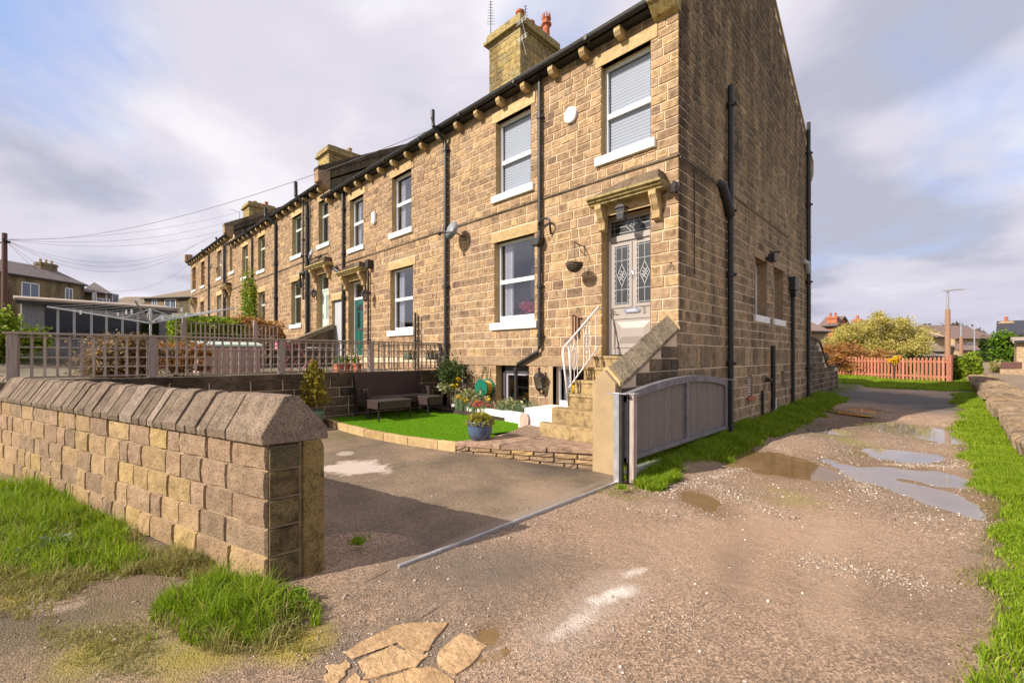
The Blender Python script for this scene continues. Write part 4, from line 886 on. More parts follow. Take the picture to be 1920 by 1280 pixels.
def simple_door(h, x0, x1, dz, mat, frame, zs):
    zt_ = 4.16+dz; y = .20
    f = MB().box(x0, x0+.07, y-.02, y+.06, zs, zt_).box(x1-.07, x1, y-.02, y+.06, zs, zt_).box(x0+.07, x1-.07, y-.02, y+.06, zt_-.07, zt_).box(x0+.07, x1-.07, y-.02, y+.06, zt_-.62, zt_-.54).build('door_frame', frame, h, .004)
    box('pane', 'glass', f, x0+.07, x1-.07, y+.02, y+.028, zt_-.54, zt_-.07)
    box('interior', 'room', f, x0-.1, x1+.1, y+.4, y+.42, zs, zt_+.1)
    d = MB().box(x0+.07, x1-.07, y, y+.05, zs, zt_-.62); w_ = x1-x0-.14; xa = x0+.07
    for q0, q1, a, b in ((.14, .44, .12, .42), (.56, .86, .12, .42)): d.box(xa+w_*q0, xa+w_*q1, y-.012, y, zs+a*2, zs+b*2)
    D = d.build('door', mat, h, .004)
    if mat == 'teal':
        n = 10; pr = [(xa+w_*.5+w_*.34*math.cos(math.pi*k/n), zt_-1.0+.22*math.sin(math.pi*k/n)) for k in range(n+1)]
        MB().prism(pr, lambda a, b, t: (a, t, b), y-.012, y+.0).build('pane', 'leadglass', D)
        for q in (.2, .6): box('pane', 'leadglass', D, xa+w_*q, xa+w_*(q+.2), y-.010, y, zs+.95, zt_-1.05)
        box('letterbox', 'chrome', D, xa+w_*.3, xa+w_*.7, y-.02, y, zs+.86, zs+.92)
    else:
        box('pane', 'glass', D, xa+w_*.3, xa+w_*.7, y-.010, y, zs+.85, zt_-.78)
    box('handle', 'chrome', D, xa+w_*.06, xa+w_*.12, y-.03, y, zs+.85, zs+1.05)
for i in range(5):
    x1, x0, dz = BX[i], BX[i+1], OFF[i]; holes = []; blocks = []
    for a, b, fl in WIN[i]:
        w_ = (U(a), U(b), (5.28 if fl == 'u' else 2.35)+dz, (6.96 if fl == 'u' else 4.19)+dz); holes.append(w_); blocks += [lb(w_), sb(w_)]
    dp = DOORS[i]; zs = 1.62+dz; d_ = (U(dp[0]), U(dp[1]), zs, 4.16+dz); holes.append(d_); blocks.append((d_[0]-.2, d_[1]+.2, 4.16+dz, 4.50+dz))
    if i == 0:
        gi = (U(623.3), U(641.5), 1.1, 3.62); gi = (max(gi[0], x0+.1), gi[1], 1.1, 3.62); holes.append(gi); blocks.append((gi[0]-.1, gi[1]+.1, 3.62, 3.85))
    if i == 1: blocks.append((d_[0]-.3, d_[1]+.3, .6, zs))
    h, cells, rg = facade(i+1, 'terraced_house', LBL[i], x0, x1, dz, holes, blocks, 1.0 if i < 3 else 1.6, 0)
    place_stones(h, cells, lambda a, z: (a, 0, z), 0, 'stone', .018, 300 if i == 0 else 0, rng=rg)
    for w_, (a, b, fl) in zip(holes, WIN[i]):
        lintel(h, w_[0], w_[1], w_[3]); sill(h, w_[0], w_[1], w_[2])
        if i in (1, 2): window_part(h, *w_, frame='mint', mid=.66, inside=None, dz_sill=.08)
        elif i == 4: window_part(h, *w_, frame='picket', inside=None)
        else: window_part(h, *w_, mid=.51, inside='curtain' if (i == 0) else None)
    simple_door(h, d_[0], d_[1], dz, dp[2], dp[3], zs)
    lintel(h, d_[0], d_[1], 4.16+dz, .13, .02)
    canopy(h, d_[0]-.30, d_[1]+.34, 4.34+dz, .36)
    if i == 0:
        lintel(h, gi[0], gi[1], gi[3], .22, .1); box('passage_door', 'plastic_grey', h, gi[0]+.02, gi[1]-.02, .08, .12, 1.1, gi[3])
        box('interior', 'room', h, gi[0]-.3, gi[1]+.3, .5, .52, .9, 4.0)
    roof(h, x0+(0 if i != 4 else .3), x1, dz); eaves(h, x0+(.42 if False else 0), x1-(.36 if i in (1, 3) else 0), dz, CORB)
    if i in (1, 3):                                              # higher block: end wall above the lower roof, coping and kneeler
        MB().add([(x1, .0, EAVE+dz-1.2), (x1, DEPTH, EAVE+dz-1.2), (x1, DEPTH, 8.0+dz), (x1, APEX, 10.95+dz), (x1, 0, 7.93+dz)], [(0, 1, 2, 3, 4)]).build('gable_peak', 'stone_dark', h)
        MB().add([(x1-.34, -.0, EAVE+dz-.5), (x1, -.0, EAVE+dz-.5), (x1, 0, 7.95+dz), (x1-.34, 0, 7.95+dz)], [(0, 1, 2, 3)]).build('kneeler_face', 'ashlar', h)
        MB().prism([(-.42, 7.86+dz), (-.42, 7.97+dz), (APEX, 11.07+dz), (DEPTH+.25, 11.07-RISE*(DEPTH+.25-APEX)+dz), (DEPTH+.25, 10.96-RISE*(DEPTH+.25-APEX)+dz), (APEX, 10.955+dz), (0, 7.93+dz)], lambda a, b, t: (t, a, b), x1-.34, x1+.05).build('gable_coping', 'stone_dark', h)
        MB().prism([(0, 7.26+dz), (-.12, 7.30+dz), (-.30, 7.44+dz), (-.40, 7.46+dz), (-.42, 7.90+dz), (.05, 8.0+dz), (.05, 7.26+dz)], lambda a, b, t: (t, a, b), x1-.36, x1+.03).build('kneeler_stone', 'ashlar_brown', h, .02)
    if i == 4: MB().prism([(0, 7.26+dz), (-.30, 7.44+dz), (-.42, 7.5+dz), (-.42, 8.0+dz), (.05, 8.05+dz)], lambda a, b, t: (t, a, b), x0-.05, x0+.36).build('kneeler_stone', 'ashlar_brown', h, .02)
    for cx0_, cx1_, zt_ in CHIM.get(i, []):
        chimney(h, cx0_, cx1_, 2.8, 4.5, 9.3, zt_, [((cx0_+cx1_)/2, 3.4, .12, .30, 'buff'), ((cx0_+cx1_)/2+.3, 4.1, .12, .34, 'red' if i == 3 else 'buff')])
# pipes of the further houses: (px, top px or None for eaves, bottom z, radius, vent)
PP = [(0, 643, None, 1.2, .055, 0), (0, 690, 507, 1.2, .035, 0), (0, 778.5, 586, 1.1, .03, 0), (0, 785, 592, 1.1, .022, 0),
      (1, 575.5, 328, 1.6, .075, 1), (1, 568, None, 3.9, .035, 0), (1, 581, None, 1.6, .025, 0), (2, 516.5, 378, 1.8, .075, 1),
      (2, 472, 420, 1.8, .05, 1), (3, 419.5, 436, 2.3, .055, 1), (3, 423, None, 2.3, .035, 0), (4, 391, 462, 2.3, .05, 1)]
for hi_, px, tpx, zb_, r_, vent in PP:
    h = HOUSES[hi_+1]; X_ = PY(px, 500, -.08)[0]; ez = EAVE+OFF[hi_]
    if vent:
        tz = PY(px-3, tpx, -.42)[1]; pts = [(X_, -.08, zb_), (X_, -.08, ez-.35), (X_-.10, -.2, ez-.15), (X_-.25, -.42, ez+.05), (X_-.25, -.43, tz)]
    elif tpx: tz = PY(px, tpx, -.08)[1]; pts = [(X_, -.08, zb_), (X_, -.08, tz)]
    else: pts = [(X_, -.08, zb_), (X_, -.08, ez)]
    pipe(h, pts, r_, [(X_, -.08, z) for z in np.arange(zb_+.9, pts[1][2]-.4, 1.55)], n=8)
h = HOUSES[1]; X_ = PY(640, 460, -.08)[0]
pipe(h, [(X_, -.1, 4.5), (X_-.2, -.2, 4.65), (X_-.42, -.15, 4.75), (X_-.45, .0, 4.75)], .07, name='branch_pipe', n=8)
X_ = PY(692, 505, -.1)[0]; MB().prism([(-.08, 0), (.08, 0), (.12, .26), (-.12, .26)], lambda a, b, t: (X_+a, t, 4.40+b), -.2, -.02).build('rainwater_hopper', 'iron', h, .006)
h = HOUSES[2]; X_ = PY(565, 510, -.1)[0]; pipe(h, [(X_+.5, -.12, 4.95), (X_, -.14, 4.95), (X_-.12, -.12, 4.75), (X_-.12, -.1, 4.4)], .07, name='branch_pipe', n=8)
# end wall and back of the terrace so it reads from the side
MB().add([(BX[-1], 0, 1), (BX[-1], DEPTH, 1), (BX[-1], DEPTH, EAVE+1.7), (BX[-1], APEX, 10.9+1.22), (BX[-1], 0, EAVE+1.22+.4)], [(4, 3, 2, 1, 0)]).build('gable_wall', 'mortar_end', HOUSES[5])
for i, h in enumerate(HOUSES):
    xs = [0]+BX; dz = ([0]+OFF)[i]
    MB().add([(xs[i], DEPTH, 0), (xs[i+1], DEPTH, 0), (xs[i+1], DEPTH, EAVE+dz+.3), (xs[i], DEPTH, EAVE+dz+.3)], [(0, 1, 2, 3)]).build('back_wall', 'mortar_end', h)

# ---------------------------------------------------------------- fittings on the front
def dish(px, py, r, label, grey='plastic_grey'):
    X, z = PY(px, py, -.30); t = thing('satellite_dish', label, 'satellite dish', (X, 0, z))
    n = 20; prof = [(r*q, .16*r*q*q) for q in (0.02, .3, .6, .85, 1.)]; b = MB(); b.lathe(prof, (0, 0, 0), n)
    Mx = Matrix.Translation((X, -.30, z)) @ Vector((-.02, -.97, .20)).to_track_quat('Z', 'Y').to_matrix().to_4x4()
    b.v = [tuple(Mx @ Vector(v)) for v in b.v]; b.build('reflector', grey, t, smooth=True)
    MB().tube([(X+.12, -.005, z-.12), (X+.12, -.12, z-.12), (X+.03, -.26, z-.02)], .016, 6).tube([(X, -.3, z-.02), (X-.12, -.6, z-.1)], .012, 6).box(X-.15, X-.09, -.66, -.58, z-.14, z-.07).box(X+.07, X+.17, -.01, .0, z-.2, z-.04).build('bracket', 'iron', t)
dish(849, 433, .235, 'grey oval satellite dish on the near house beside the long drainpipe')
dish(584, 477, .22, 'pale satellite dish above the mint green door')
dish(396, 500, .2, 'small dark satellite dish on the farthest house', 'iron')
def lantern(X, Y, z, s, label, hang=False, cat='wall lantern', group=None):
    t = thing('wall_lantern', label, cat, (X, 0, z), group); n = 6
    MB().lathe([(.05*s, .0), (.085*s, .17*s)], (X, Y, z), n).build('glass_case', 'leadglass', t)
    b = MB().lathe([(.105*s, .17*s), (.06*s, .235*s), (.025*s, .245*s), (.018*s, .29*s), (.028*s, .30*s), (.0, .33*s)], (X, Y, z), n).lathe([(.0, -.05*s), (.03*s, -.03*s), (.058*s, .0)], (X, Y, z), n)
    for k in range(n): a_ = 2*math.pi*k/n; b.tube([(X+.053*s*math.cos(a_), Y+.053*s*math.sin(a_), z), (X+.09*s*math.cos(a_), Y+.09*s*math.sin(a_), z+.175*s)], .006*s, 4)
    if hang: b.tube([(X, Y, z+.3*s), (X, Y, z+.42*s), (X, .0, z+.42*s)], .009, 5)
    else: b.tube([(X, Y, z-.02*s), (X, Y+.04, z-.09*s), (X, -.01, z-.06*s)], .012*s, 5).box(X-.03*s, X+.03*s, -.012, .0, z-.12*s, z+.04*s)
    b.build('lantern_frame', 'iron_brown' if s > 1 else 'iron', t)
X, z = PY(1166, 400, -.20); t = thing('porch_lantern', 'square four-sided glass lantern hanging under the near door hood', 'lantern', (X, -.2, z))
MB().prism([(-.06, 0), (.06, 0), (.085, .17), (-.085, .17)], lambda a, b, q: (X+a, -.2+q, z-.09+b), -.07, .07).build('glass_case', 'leadglass', t)
MB().prism([(-.11, .17), (.11, .17), (.05, .23), (-.05, .23)], lambda a, b, q: (X+a, -.2+q, z-.09+b), -.09, .09).box(X-.02, X+.02, -.22, -.18, z+.12, z+.17).box(X-.065, X+.065, -.27, -.13, z-.11, z-.088).build('lantern_frame', 'iron_brown', t, .004)
X, z = PY(1011, 728, -.16); lantern(X, -.16, z, 1.35, 'black carriage lantern on the wall between the basement windows')
X, z = PY(685, 562, -.28); lantern(X, -.28, z, 1.3, 'black lantern bracketed beside the teal door', True)
X, z = PY(588, 556, -.12); lantern(X, -.12, z, 1.1, 'slim black wall lamp left of the mint door')
X, z = PY(1071, 217, -.02); t = thing('alarm_box', 'round white burglar alarm between the upstairs windows', 'alarm box', (X, 0, z))
n = 20; MB().prism([(X+.145*math.cos(2*math.pi*k/n), z+.155*math.sin(2*math.pi*k/n)) for k in range(n)], lambda a, b, q: (a, q, b), -.075, -.018).build('casing', 'upvc', t, .012)
MB().prism([(X+.155*math.cos(2*math.pi*k/n), z+.165*math.sin(2*math.pi*k/n)) for k in range(n)], lambda a, b, q: (a, q, b), -.03, .0).box(X-.03, X+.03, -.08, -.02, z-.16, z-.10).build('back_plate', 'plastic_grey', t, .004)
X, z = PY(701, 408, -.05); tag(MB().box(X-.10, X+.10, -.10, -.0, z-.17, z+.17).box(X-.05, X+.05, -.10, 0, z-.21, z-.17).build('alarm_box', 'upvc', None, .03), 'oblong white alarm box on the second house', 'alarm box')
X, z = PY(1262, 352, -.10); t = thing('floodlight', 'small dark camera-like floodlight on the corner by the door hood', 'floodlight', (X, 0, z))
MB().tube([(X, 0, z+.02), (X, -.07, z), (X+.02, -.10, z-.02)], .018, 6).build('bracket', 'iron', t); MB().lathe([(.03, -.10), (.065, -.09), (.075, 0), (.05, .07), (.02, .09)], (X+.03, -.12, z), 12).build('lamp_head', 'iron_brown', t)
X, z = PX(1444, 484, .1); 
t = thing('floodlight', 'dark floodlight between the two narrow end wall windows', 'floodlight', (0, X, z)); MB().box(0, .10, X-.05, X+.05, z-.03, z+.03).box(.08, .22, X-.12, X+.12, z-.09, z+.09).build('lamp_head', 'iron', t, .01)
X, z = PX(1452, 472, .1); tag(MB().box(0, .04, X-.03, X+.03, z-.03, z+.03).tube([(.02, X, z), (.16, X+.25, z+.03)], .03, 6).build('security_camera', 'iron', None, .006), 'small black bullet camera above the floodlight', 'camera')
X, z = PX(1438, 708, .05); tag(MB().tube([(0, X, z), (.08, X, z), (.1, X, z-.06)], .015, 6).box(.05, .15, X-.08, X+.06, z-.09, z-.02).build('outside_tap', 'iron', None, .004), 'black outside tap low on the end wall', 'tap')
# hanging basket and its bracket
xb, zb_ = PY(1097, 464, 0); t = thing('hanging_basket_bracket', 'black scroll bracket with hanging wicker basket left of the front door', 'basket bracket', (xb, 0, zb_))
MB().tube([(xb, -.01, zb_), (xb, -.33, zb_+.04), (xb, -.36, zb_+.01)], .009, 5).tube([(xb, -.01, zb_-.16), (xb, -.01, zb_+.03)], .012, 5).tube([(xb, -.01, zb_-.15), (xb, -.14, zb_-.09), (xb, -.2, zb_+.015)], .008, 5).build('arm', 'iron', t)
zk = PY(1073, 497, -.34)[1]
bk = thing('hanging_basket', 'empty brown wicker basket hanging left of the front door', 'hanging basket', (xb, -.34, zk))
b = MB()
for k in range(6):
    rr = .155*math.cos(k*.27); zz = zk+.02-.15*math.sin(k*.27); b.tube([(xb+rr*math.cos(q), -.34+rr*math.sin(q), zz+.006*math.sin(q*3)) for q in [2*math.pi*i/16 for i in range(17)]], .014, 4, False)
for k in range(12):
    q = 2*math.pi*k/12; b.tube([(xb+.155*math.cos(s_*.27)*math.cos(q), -.34+.155*math.cos(s_*.27)*math.sin(q), zk+.02-.15*math.sin(s_*.27)) for s_ in (0, 2, 4, 5.8)], .008, 4, False)
b.lathe([(.14, .01), (.12, -.06), (.06, -.12), (.0, -.125)], (xb, -.34, zk), 14); b.build('basket', 'bark', bk)
b = MB()
for k in range(3): q = 2.1*k; b.tube([(xb+.15*math.cos(q), -.34+.15*math.sin(q), zk+.02), (xb, -.34, zb_)], .004, 4)
b.build('chain', 'iron', bk)
xs_, zs_ = PY(1084, 610, 0); b = MB()
for dx_, dl in ((-.10, .44), (-.04, .46), (.03, .42)): b.box(xs_+dx_-.02, xs_+dx_+.012, -.07, -.03, zs_-dl/2-.02, zs_+dl/2-.02)
b.tube([(xs_-.14, -.05, zs_+.2), (xs_-.02, -.10, zs_+.22), (xs_+.10, -.05, zs_+.14)], .022, 6); b.tube([(xs_, 0, zs_+.2), (xs_, -.06, zs_+.2)], .01, 4)
tag(b.build('folded_wooden_chair', 'lamp_wood', None, .004), 'folded light wooden chair hung on the wall behind the white railing', 'folded chair')
for px, py, wh in ((1085, 578, 'above the folded wooden chair'), (1259, 493, 'right of the grey front door'), (806, 592, 'left of the tall vent pipe'), (896, 592, 'left of the ground floor window')):
    X, z = PY(px, py, 0); tag(MB().tube([(X, 0, z), (X, -.06, z), (X+.03, -.10, z-.02), (X+.03, -.10, z-.06), (X+.02, -.07, z-.08)], .008, 5).build('wall_hook', 'iron', None), 'small black iron hook screwed into the stone '+wh, 'hook', 'hooks on the house front')
# aerials
def aerial(X, Y, z0, hgt, n, span, label, ang=0., boom='up'):
    b = MB().tube([(X, Y, z0), (X, Y, z0+hgt)], .016, 5); c, s = math.cos(ang), math.sin(ang)
    if boom == 'up':
        for k in range(n): z = z0+hgt-.02-k*.105; w_ = span*(.4+.6*k/n); b.tube([(X-c*w_, Y-s*w_, z), (X+c*w_, Y+s*w_, z)], .008, 4)
    else:
        e = (X-s*.0+c*1.0, Y+s*1.0, z0+hgt+.35); st = (X-c*.15, Y-s*.15, z0+hgt-.06); b.tube([st, e], .012, 4)
        for k in range(n):
            q = k/(n-1); p = [st[i]+(e[i]-st[i])*q for i in range(3)]; b.tube([(p[0]+s*span, p[1]-c*span, p[2]), (p[0]-s*span, p[1]+c*span, p[2])], .007, 4)
    tag(b.build('tv_aerial', 'iron', None), label, 'aerial')
Xa, za_ = PY(920, 60, 4.3); aerial(Xa, 4.3, 10.6, za_+1.0-10.6+.15, 9, .16, 'upright television aerial left of the near chimney', R(45))
Xa, za_ = PY(985, 45, 3.8); aerial(Xa, 3.8, 11.8, 1.45, 8, .16, 'tall television aerial among the near chimney pots', R(30))
for py in (43, 76):
    Xa, za_ = PY(983, py, 2.62); b = MB()
    for k in range(3): b.tube([(Xa+.02+k*.13-.13, 2.5, za_-.07), (Xa+.02+k*.13-.13, 2.5, za_+.07)], .01, 4)
    b.tube([(Xa-.22, 2.5, za_+.03), (Xa+.22, 2.5, za_+.06)], .012, 4).tube([(Xa-.22, 2.5, za_-.05), (Xa+.22, 2.5, za_-.02)], .012, 4).tube([(Xa, 2.5, za_), (Xa-.08, 2.8, za_-.3)], .012, 4)
    tag(b.build('tv_aerial', 'white', None), 'small white panel aerial on the near chimney, '+('upper one' if py == 43 else 'lower one'), 'aerial')
for px, py, Y, lab in ((645, 285, 4.4, 'slanting aerial on the second chimney'), (681, 300, 4.6, 'small aerial behind the second chimney'), (449, 400, 3.5, 'aerial reaching left from the farthest terrace chimney')):
    Xa, za_ = PY(px, py, Y); aerial(Xa, Y, za_-.8, .9, 6, .22, lab, R(200), 'side')
# ivy and red flowers
Xi, zi = PY(465, 575, -.25); t = thing('climbing_ivy', 'bright green ivy climbing the house front in the middle of the row', 'ivy', (Xi, -.1, 1.8))
P_ = np.concatenate([RNG.normal((Xi, -.22, zi+.1), (.38, .14, .75), (2600, 3)), RNG.normal((Xi-.1, -.2, zi-.9), (.5, .12, .5), (900, 3))]); leaves('crown', P_, .085, 'leaf_lime', t, 1.3)
MB().tube([(Xi, -.08, 1.7), (Xi+.1, -.1, zi), (Xi-.1, -.1, zi+.9)], [.04, .03, .01], 6).build('stem', 'bark', t)
Xi, zi = PY(992, 577, .45); t = thing('vase_of_flowers', 'red and white flowers behind the ground floor window', 'flowers', (Xi, .45, zi-.3))
leaves('petals', RNG.normal((Xi, .45, zi), (.13, .05, .08), (260, 3)), .05, 'petal_red', t, 1.2); MB().lathe([(.05, 0), (.07, .1), (.03, .2), (.04, .24)], (Xi, .45, zi-.32), 12).build('vase', 'iron_brown', t)

# ---------------------------------------------------------------- steps, side wall, gatepost, railing
st = thing('stone_steps', 'worn yellowish stone steps rising to the grey front door', 'steps', (-.9, -.8, .3))
ws = [.0, .292, .576, .845, 1.055, 1.371, 1.62]; zt_s = [1.60, 1.40, 1.18, .96, .74, .52]; xl = [-1.47, -1.47, -1.47, -1.47, -1.60, -1.66]
for k in range(6):
    b = MB(); y0, y1 = -ws[k+1], -ws[k] if k else -.0
    z0 = zt_s[k]-.24 if k < 5 else .28
    if k >= 4:
        n = 6; rr = .13; pr = [(-.345, y1-.05), (-.345, y0)]+[(xl[k]+rr-rr*math.sin(q*math.pi/2/n), y0+rr-rr*math.cos(q*math.pi/2/n)) for q in range(n+1)]+[(xl[k], y1-.05)]
        b.prism(pr[::-1], lambda a, c, t: (a, c, t), z0, zt_s[k])
    else: b.box(xl[k], -.345, y0-.012, y1+.0, zt_s[k]-.05, zt_s[k]).box(xl[k]+.01, -.345, y0+.004, -.001, z0, zt_s[k]-.05)
    b.build('step', 'step', st, .014)
sw = thing('stair_side_wall', 'dark shaded stone side wall with sloping pebbly coping beside the front steps', 'wall', (-.18, -.9, .1))
ridge = lambda w_: 2.285-.462*w_; eav = lambda w_: ridge(w_)-.225
MB().prism([(0, 0), (0, eav(0)-.03), (-1.78, eav(1.78)-.03), (-1.78, 0)], lambda a, b, t: (t, a, b), -.335, -.015).build('wall_core', 'mortar_end', sw)
wc = lay(-1.78, -.01, [.0+.195*i for i in range(12)], [], random.Random(21), .24, .46, .014, clip=lambda a0, a1, p, q: q < eav(-min(a0, a1))-.02)
place_stones(sw, wc, lambda a, z: (-.015, a, z), R(90), 'stone_dark', .02, 300, rng=random.Random(22))  # shade on this face is painted as dark stone
rg = random.Random(5); w_ = .02
while w_ < 1.72:
    l_ = rg.uniform(.10, .24); w2 = min(w_+l_, 1.77); j = rg.uniform(-.008, .008)
    b = MB(); q = []
    for ww in (w_+.006, w2-.006):
        q += [(-.365, -ww, eav(ww)-.06+j), (.02, -ww, eav(ww)-.06+j), (.02, -ww, eav(ww)+j), (-.172, -ww, ridge(ww)+j), (-.365, -ww, eav(ww)+j)]
    b.add(q, [(0, 1, 2, 3, 4), (9, 8, 7, 6, 5), (0, 5, 6, 1), (1, 6, 7, 2), (2, 7, 8, 3), (3, 8, 9, 4), (4, 9, 5, 0)]).build('coping_stone', 'coping_dark', sw, .008); w_ = w2
MB().prism([(-.172, ridge(-.02)), (.03, eav(-.02)), (.03, eav(-.02)-.06), (-.37, eav(-.02)-.06), (-.37, eav(-.02))], lambda a, b, t: (a, t, b), -.02, .006).build('coping_end', 'ashlar', sw)
gp = thing('gatepost', 'cream rendered gatepost with pointed top at the foot of the steps', 'gatepost', (-.18, -1.87, 0))
MB().prism([(-.36, -.05), (.0, -.05), (.0, 1.235), (-.18, 1.415), (-.36, 1.235)], lambda a, b, t: (a, t, b), -1.935, -1.775).build('post', 'render', gp, .010)
MB().prism([(-.38, 1.19), (-.18, 1.40), (.025, 1.19), (.025, 1.255), (-.18, 1.47), (-.38, 1.255)], lambda a, b, t: (a, t, b), -1.86, -1.765).build('coping_end', 'ashlar', gp, .006)
# railing
rl = thing('handrail', 'white wrought iron handrail with scrolls beside the front steps', 'railing', (-1.42, -.6, .9)); XR = -1.43
pt = lambda px, py: PX(px, py, XR)
T0, T1, B1 = pt(1123, 575), pt(1057, 655), pt(1066, 757); L0, L1 = pt(1122, 650), pt(1062, 733)
m_ = pt(1061, 647)
MB().tube([(XR, *T0), (XR, T0[0]-.03, T0[1]-.01), (XR, *m_), (XR, m_[0]-.05, m_[1]-.04), (XR, T1[0]-.03, T1[1]-.08), (XR, B1[0], B1[1]-.02)], .017, 8).build('top_rail', 'rail', rl, smooth=True)
MB().tube([(XR, *L0), (XR, *L1)], .013, 6).tube([(XR, T0[0], T0[1]-.02), (XR, 0, T0[1]-.02)], .012, 6).tube([(XR, m_[0]+.07, m_[1]+.04), (XR, B1[0]+.1, B1[1]+.03)], .012, 6).build('bottom_rail', 'rail', rl, smooth=True)
def onl(P0, P1, y): q = (y-P0[0])/(P1[0]-P0[0]); return P0[1]+(P1[1]-P0[1])*q
for k in range(5):
    y = L0[0]+(L1[0]-L0[0])*(k+.5)/5.2; MB().tube([(XR, y, onl(L0, L1, y)), (XR, y, onl(T0, m_, y))], .007, 5).build('baluster', 'rail', rl)
for k in (1, 3):
    y = L0[0]+(L1[0]-L0[0])*(k+1.0)/5.2; zc_ = (onl(L0, L1, y)+onl(T0, m_, y))/2; b = MB().tube([(XR, y, onl(L0, L1, y)), (XR, y, onl(T0, m_, y))], .006, 5)
    for sg in (-1, 1):
        b.tube([(XR, y+sg*.085*math.sin(math.pi*q/12)**1, zc_-.24+.48*q/12) for q in range(13)], .006, 5)
        for up in (-1, 1):
            b.tube([(XR, y+sg*(.030+.028*math.cos(2.2*math.pi*q/12)*(1-q/16)), zc_+up*(.11+.035*math.sin(2.2*math.pi*q/12)*(1-q/16))) for q in range(13)], .005, 4)
            b.tube([(XR, y+sg*(.045+.028*math.cos(2.0*math.pi*q/12+1)*(1-q/16)), zc_+up*(.03+.035*math.sin(2.0*math.pi*q/12+1)*(1-q/16))) for q in range(13)], .005, 4)
    b.build('scroll_panel', 'rail', rl)

# ---------------------------------------------------------------- paving, lawn, kerb, planter
E1, E2 = (-2.24, -2.78), (-.37, -1.90)
pz = lambda x, y: .285+.06*max(0., min(1., (y+2.4)/1.2))
pv = thing('stone_terrace', 'worn brown flagstones at the foot of the steps on a low rubble edge', 'paving', (-1.4, -1.8, .1))
edge = lambda x: E1[1]+(x-E1[0])*(E2[1]-E1[1])/(E2[0]-E1[0])
F1 = [(-2.30, edge(-2.30)), (-1.62, edge(-1.62)), (-1.52, -1.85), (-2.10, -2.05)]
flags = [F1, [(-1.60, edge(-1.60)), (-.98, edge(-.98)), (-.90, -1.42), (-1.50, -1.84)], [(-.96, edge(-.96)), (-.365, edge(-.365)), (-.365, -1.40), (-.88, -1.40)],
         [(-2.08, -2.03), (-1.52, -1.83), (-1.68, -1.12), (-2.35, -1.12)], [(-1.50, -1.82), (-.90, -1.40), (-.90, -1.10), (-1.66, -1.10)], [(-2.36, -1.10), (-1.68, -1.10), (-1.55, -.2), (-2.6, -.45)], [(-.88, -1.38), (-.365, -1.38), (-.365, -1.1), (-.88, -1.1)]]
for f in flags:
    j = random.uniform(-.006, .006); n = len(f); q = []
    for dzz in (-.07, 0): q += [(x, y, pz(x, y)+dzz+j) for x, y in f]
    MB().add(q, [tuple(range(n))[::-1], tuple(range(n, 2*n))]+[(i, (i+1) % n, n+(i+1) % n, n+i) for i in range(n)]).build('flagstone', 'pave', pv, .010)
MB().prism([(-2.30, edge(-2.30)+.06), (-.365, edge(-.365)+.06), (-.365, -1.0), (-2.6, -.5)], lambda a, b, t: (a, b, t), 0, .225).build('terrace_fill', 'mortar_wall', pv)
ed = math.atan2(E2[1]-E1[1], E2[0]-E1[0]); Le = math.hypot(E2[0]-E1[0], E2[1]-E1[1])
ec = lay(-.05, Le, [.01, .085, .15, .222], [], random.Random(33), .14, .38, .010)
place_stones(pv, ec, lambda a, z: (E1[0]+math.cos(ed)*a, E1[1]+math.sin(ed)*a+.05, z), ed, 'stone_wall', .045, 300, rng=random.Random(34))
LZ = .255
K = [(-6.33, -3.10), (-5.4, -3.18), (-4.2, -3.17), (-3.1, -3.02), (-2.28, -2.80)]
kx_ = [k[0] for k in K]; ky_ = [k[1] for k in K]
kb = struct(bpy.data.objects.new('lawn_kerb', None)); COL.objects.link(kb)
x = -6.33
while x < -2.3:
    x2 = min(x+.62, -2.27); y_, y2 = float(np.interp(x, kx_, ky_)), float(np.interp(x2, kx_, ky_))
    MB().prism([(x+.004, y_), (x2-.004, y2), (x2-.004, y2+.10), (x+.004, y_+.10)], lambda a, b, t: (a, b, t), .05, LZ+.012+random.uniform(-.006, .006)).build('kerb_stone', 'ashlar', kb, .012); x = x2
def in_lawn(x, y): return (x > -6.33) & (x < -2.02) & (y > np.interp(x, kx_, ky_)+.09) & (y < -.58) & ~((x > -2.6) & (y > -1.9-.0+(x+2.35)*-.0) & (x > -2.35+(y+1.1)*.28) & (y > -2.1)) & ~((x > -2.26) & (y < -1.7))
struct(sheet('lawn_base', np.arange(-6.34, -2.0, .08), np.arange(-3.2, -.4, .08), lambda x, y: LZ-.012+vnoise(x, y, 1.2, 12)*.015, 'turf_base', keep=in_lawn))
n = 150000; q = np.stack([RNG.uniform(-6.33, -2.02, n), RNG.uniform(-3.2, -.5, n)], 1); q = q[in_lawn(q[:, 0], q[:, 1])]
pts = np.column_stack([q, np.full(len(q), LZ-.014)+vnoise(q[:, 0], q[:, 1], 1.2, 12)*.015])
grass('lawn', pts, .030, 'turf', .006, .7, kind='stuff')
pl = thing('white_planter_wall', 'low white painted edging wall of the flower bed below the windows', 'planter wall', (-4, -.6, LZ))
PTS = [(-5.55, -.32), (-4.4, -.50), (-3.4, -.62), (-2.66, -.70)]
for (xa, ya), (xb_, yb) in zip(PTS[:-1], PTS[1:]):
    h0 = LZ+.14
    MB().prism([(xa, ya), (xb_, yb), (xb_, yb+.1), (xa, ya+.1)], lambda a, b, t: (a, b, t), LZ-.08, h0+.08*((xb_+5.5)/2.9)).build('wall_section', 'white', pl, .012)
MB().box(-2.5, -1.67, -1.0, -.2, .15, .64).box(-2.66, -2.5, -1.0, -.62, .15, .50).build('wall_end_block', 'white', pl, .03)
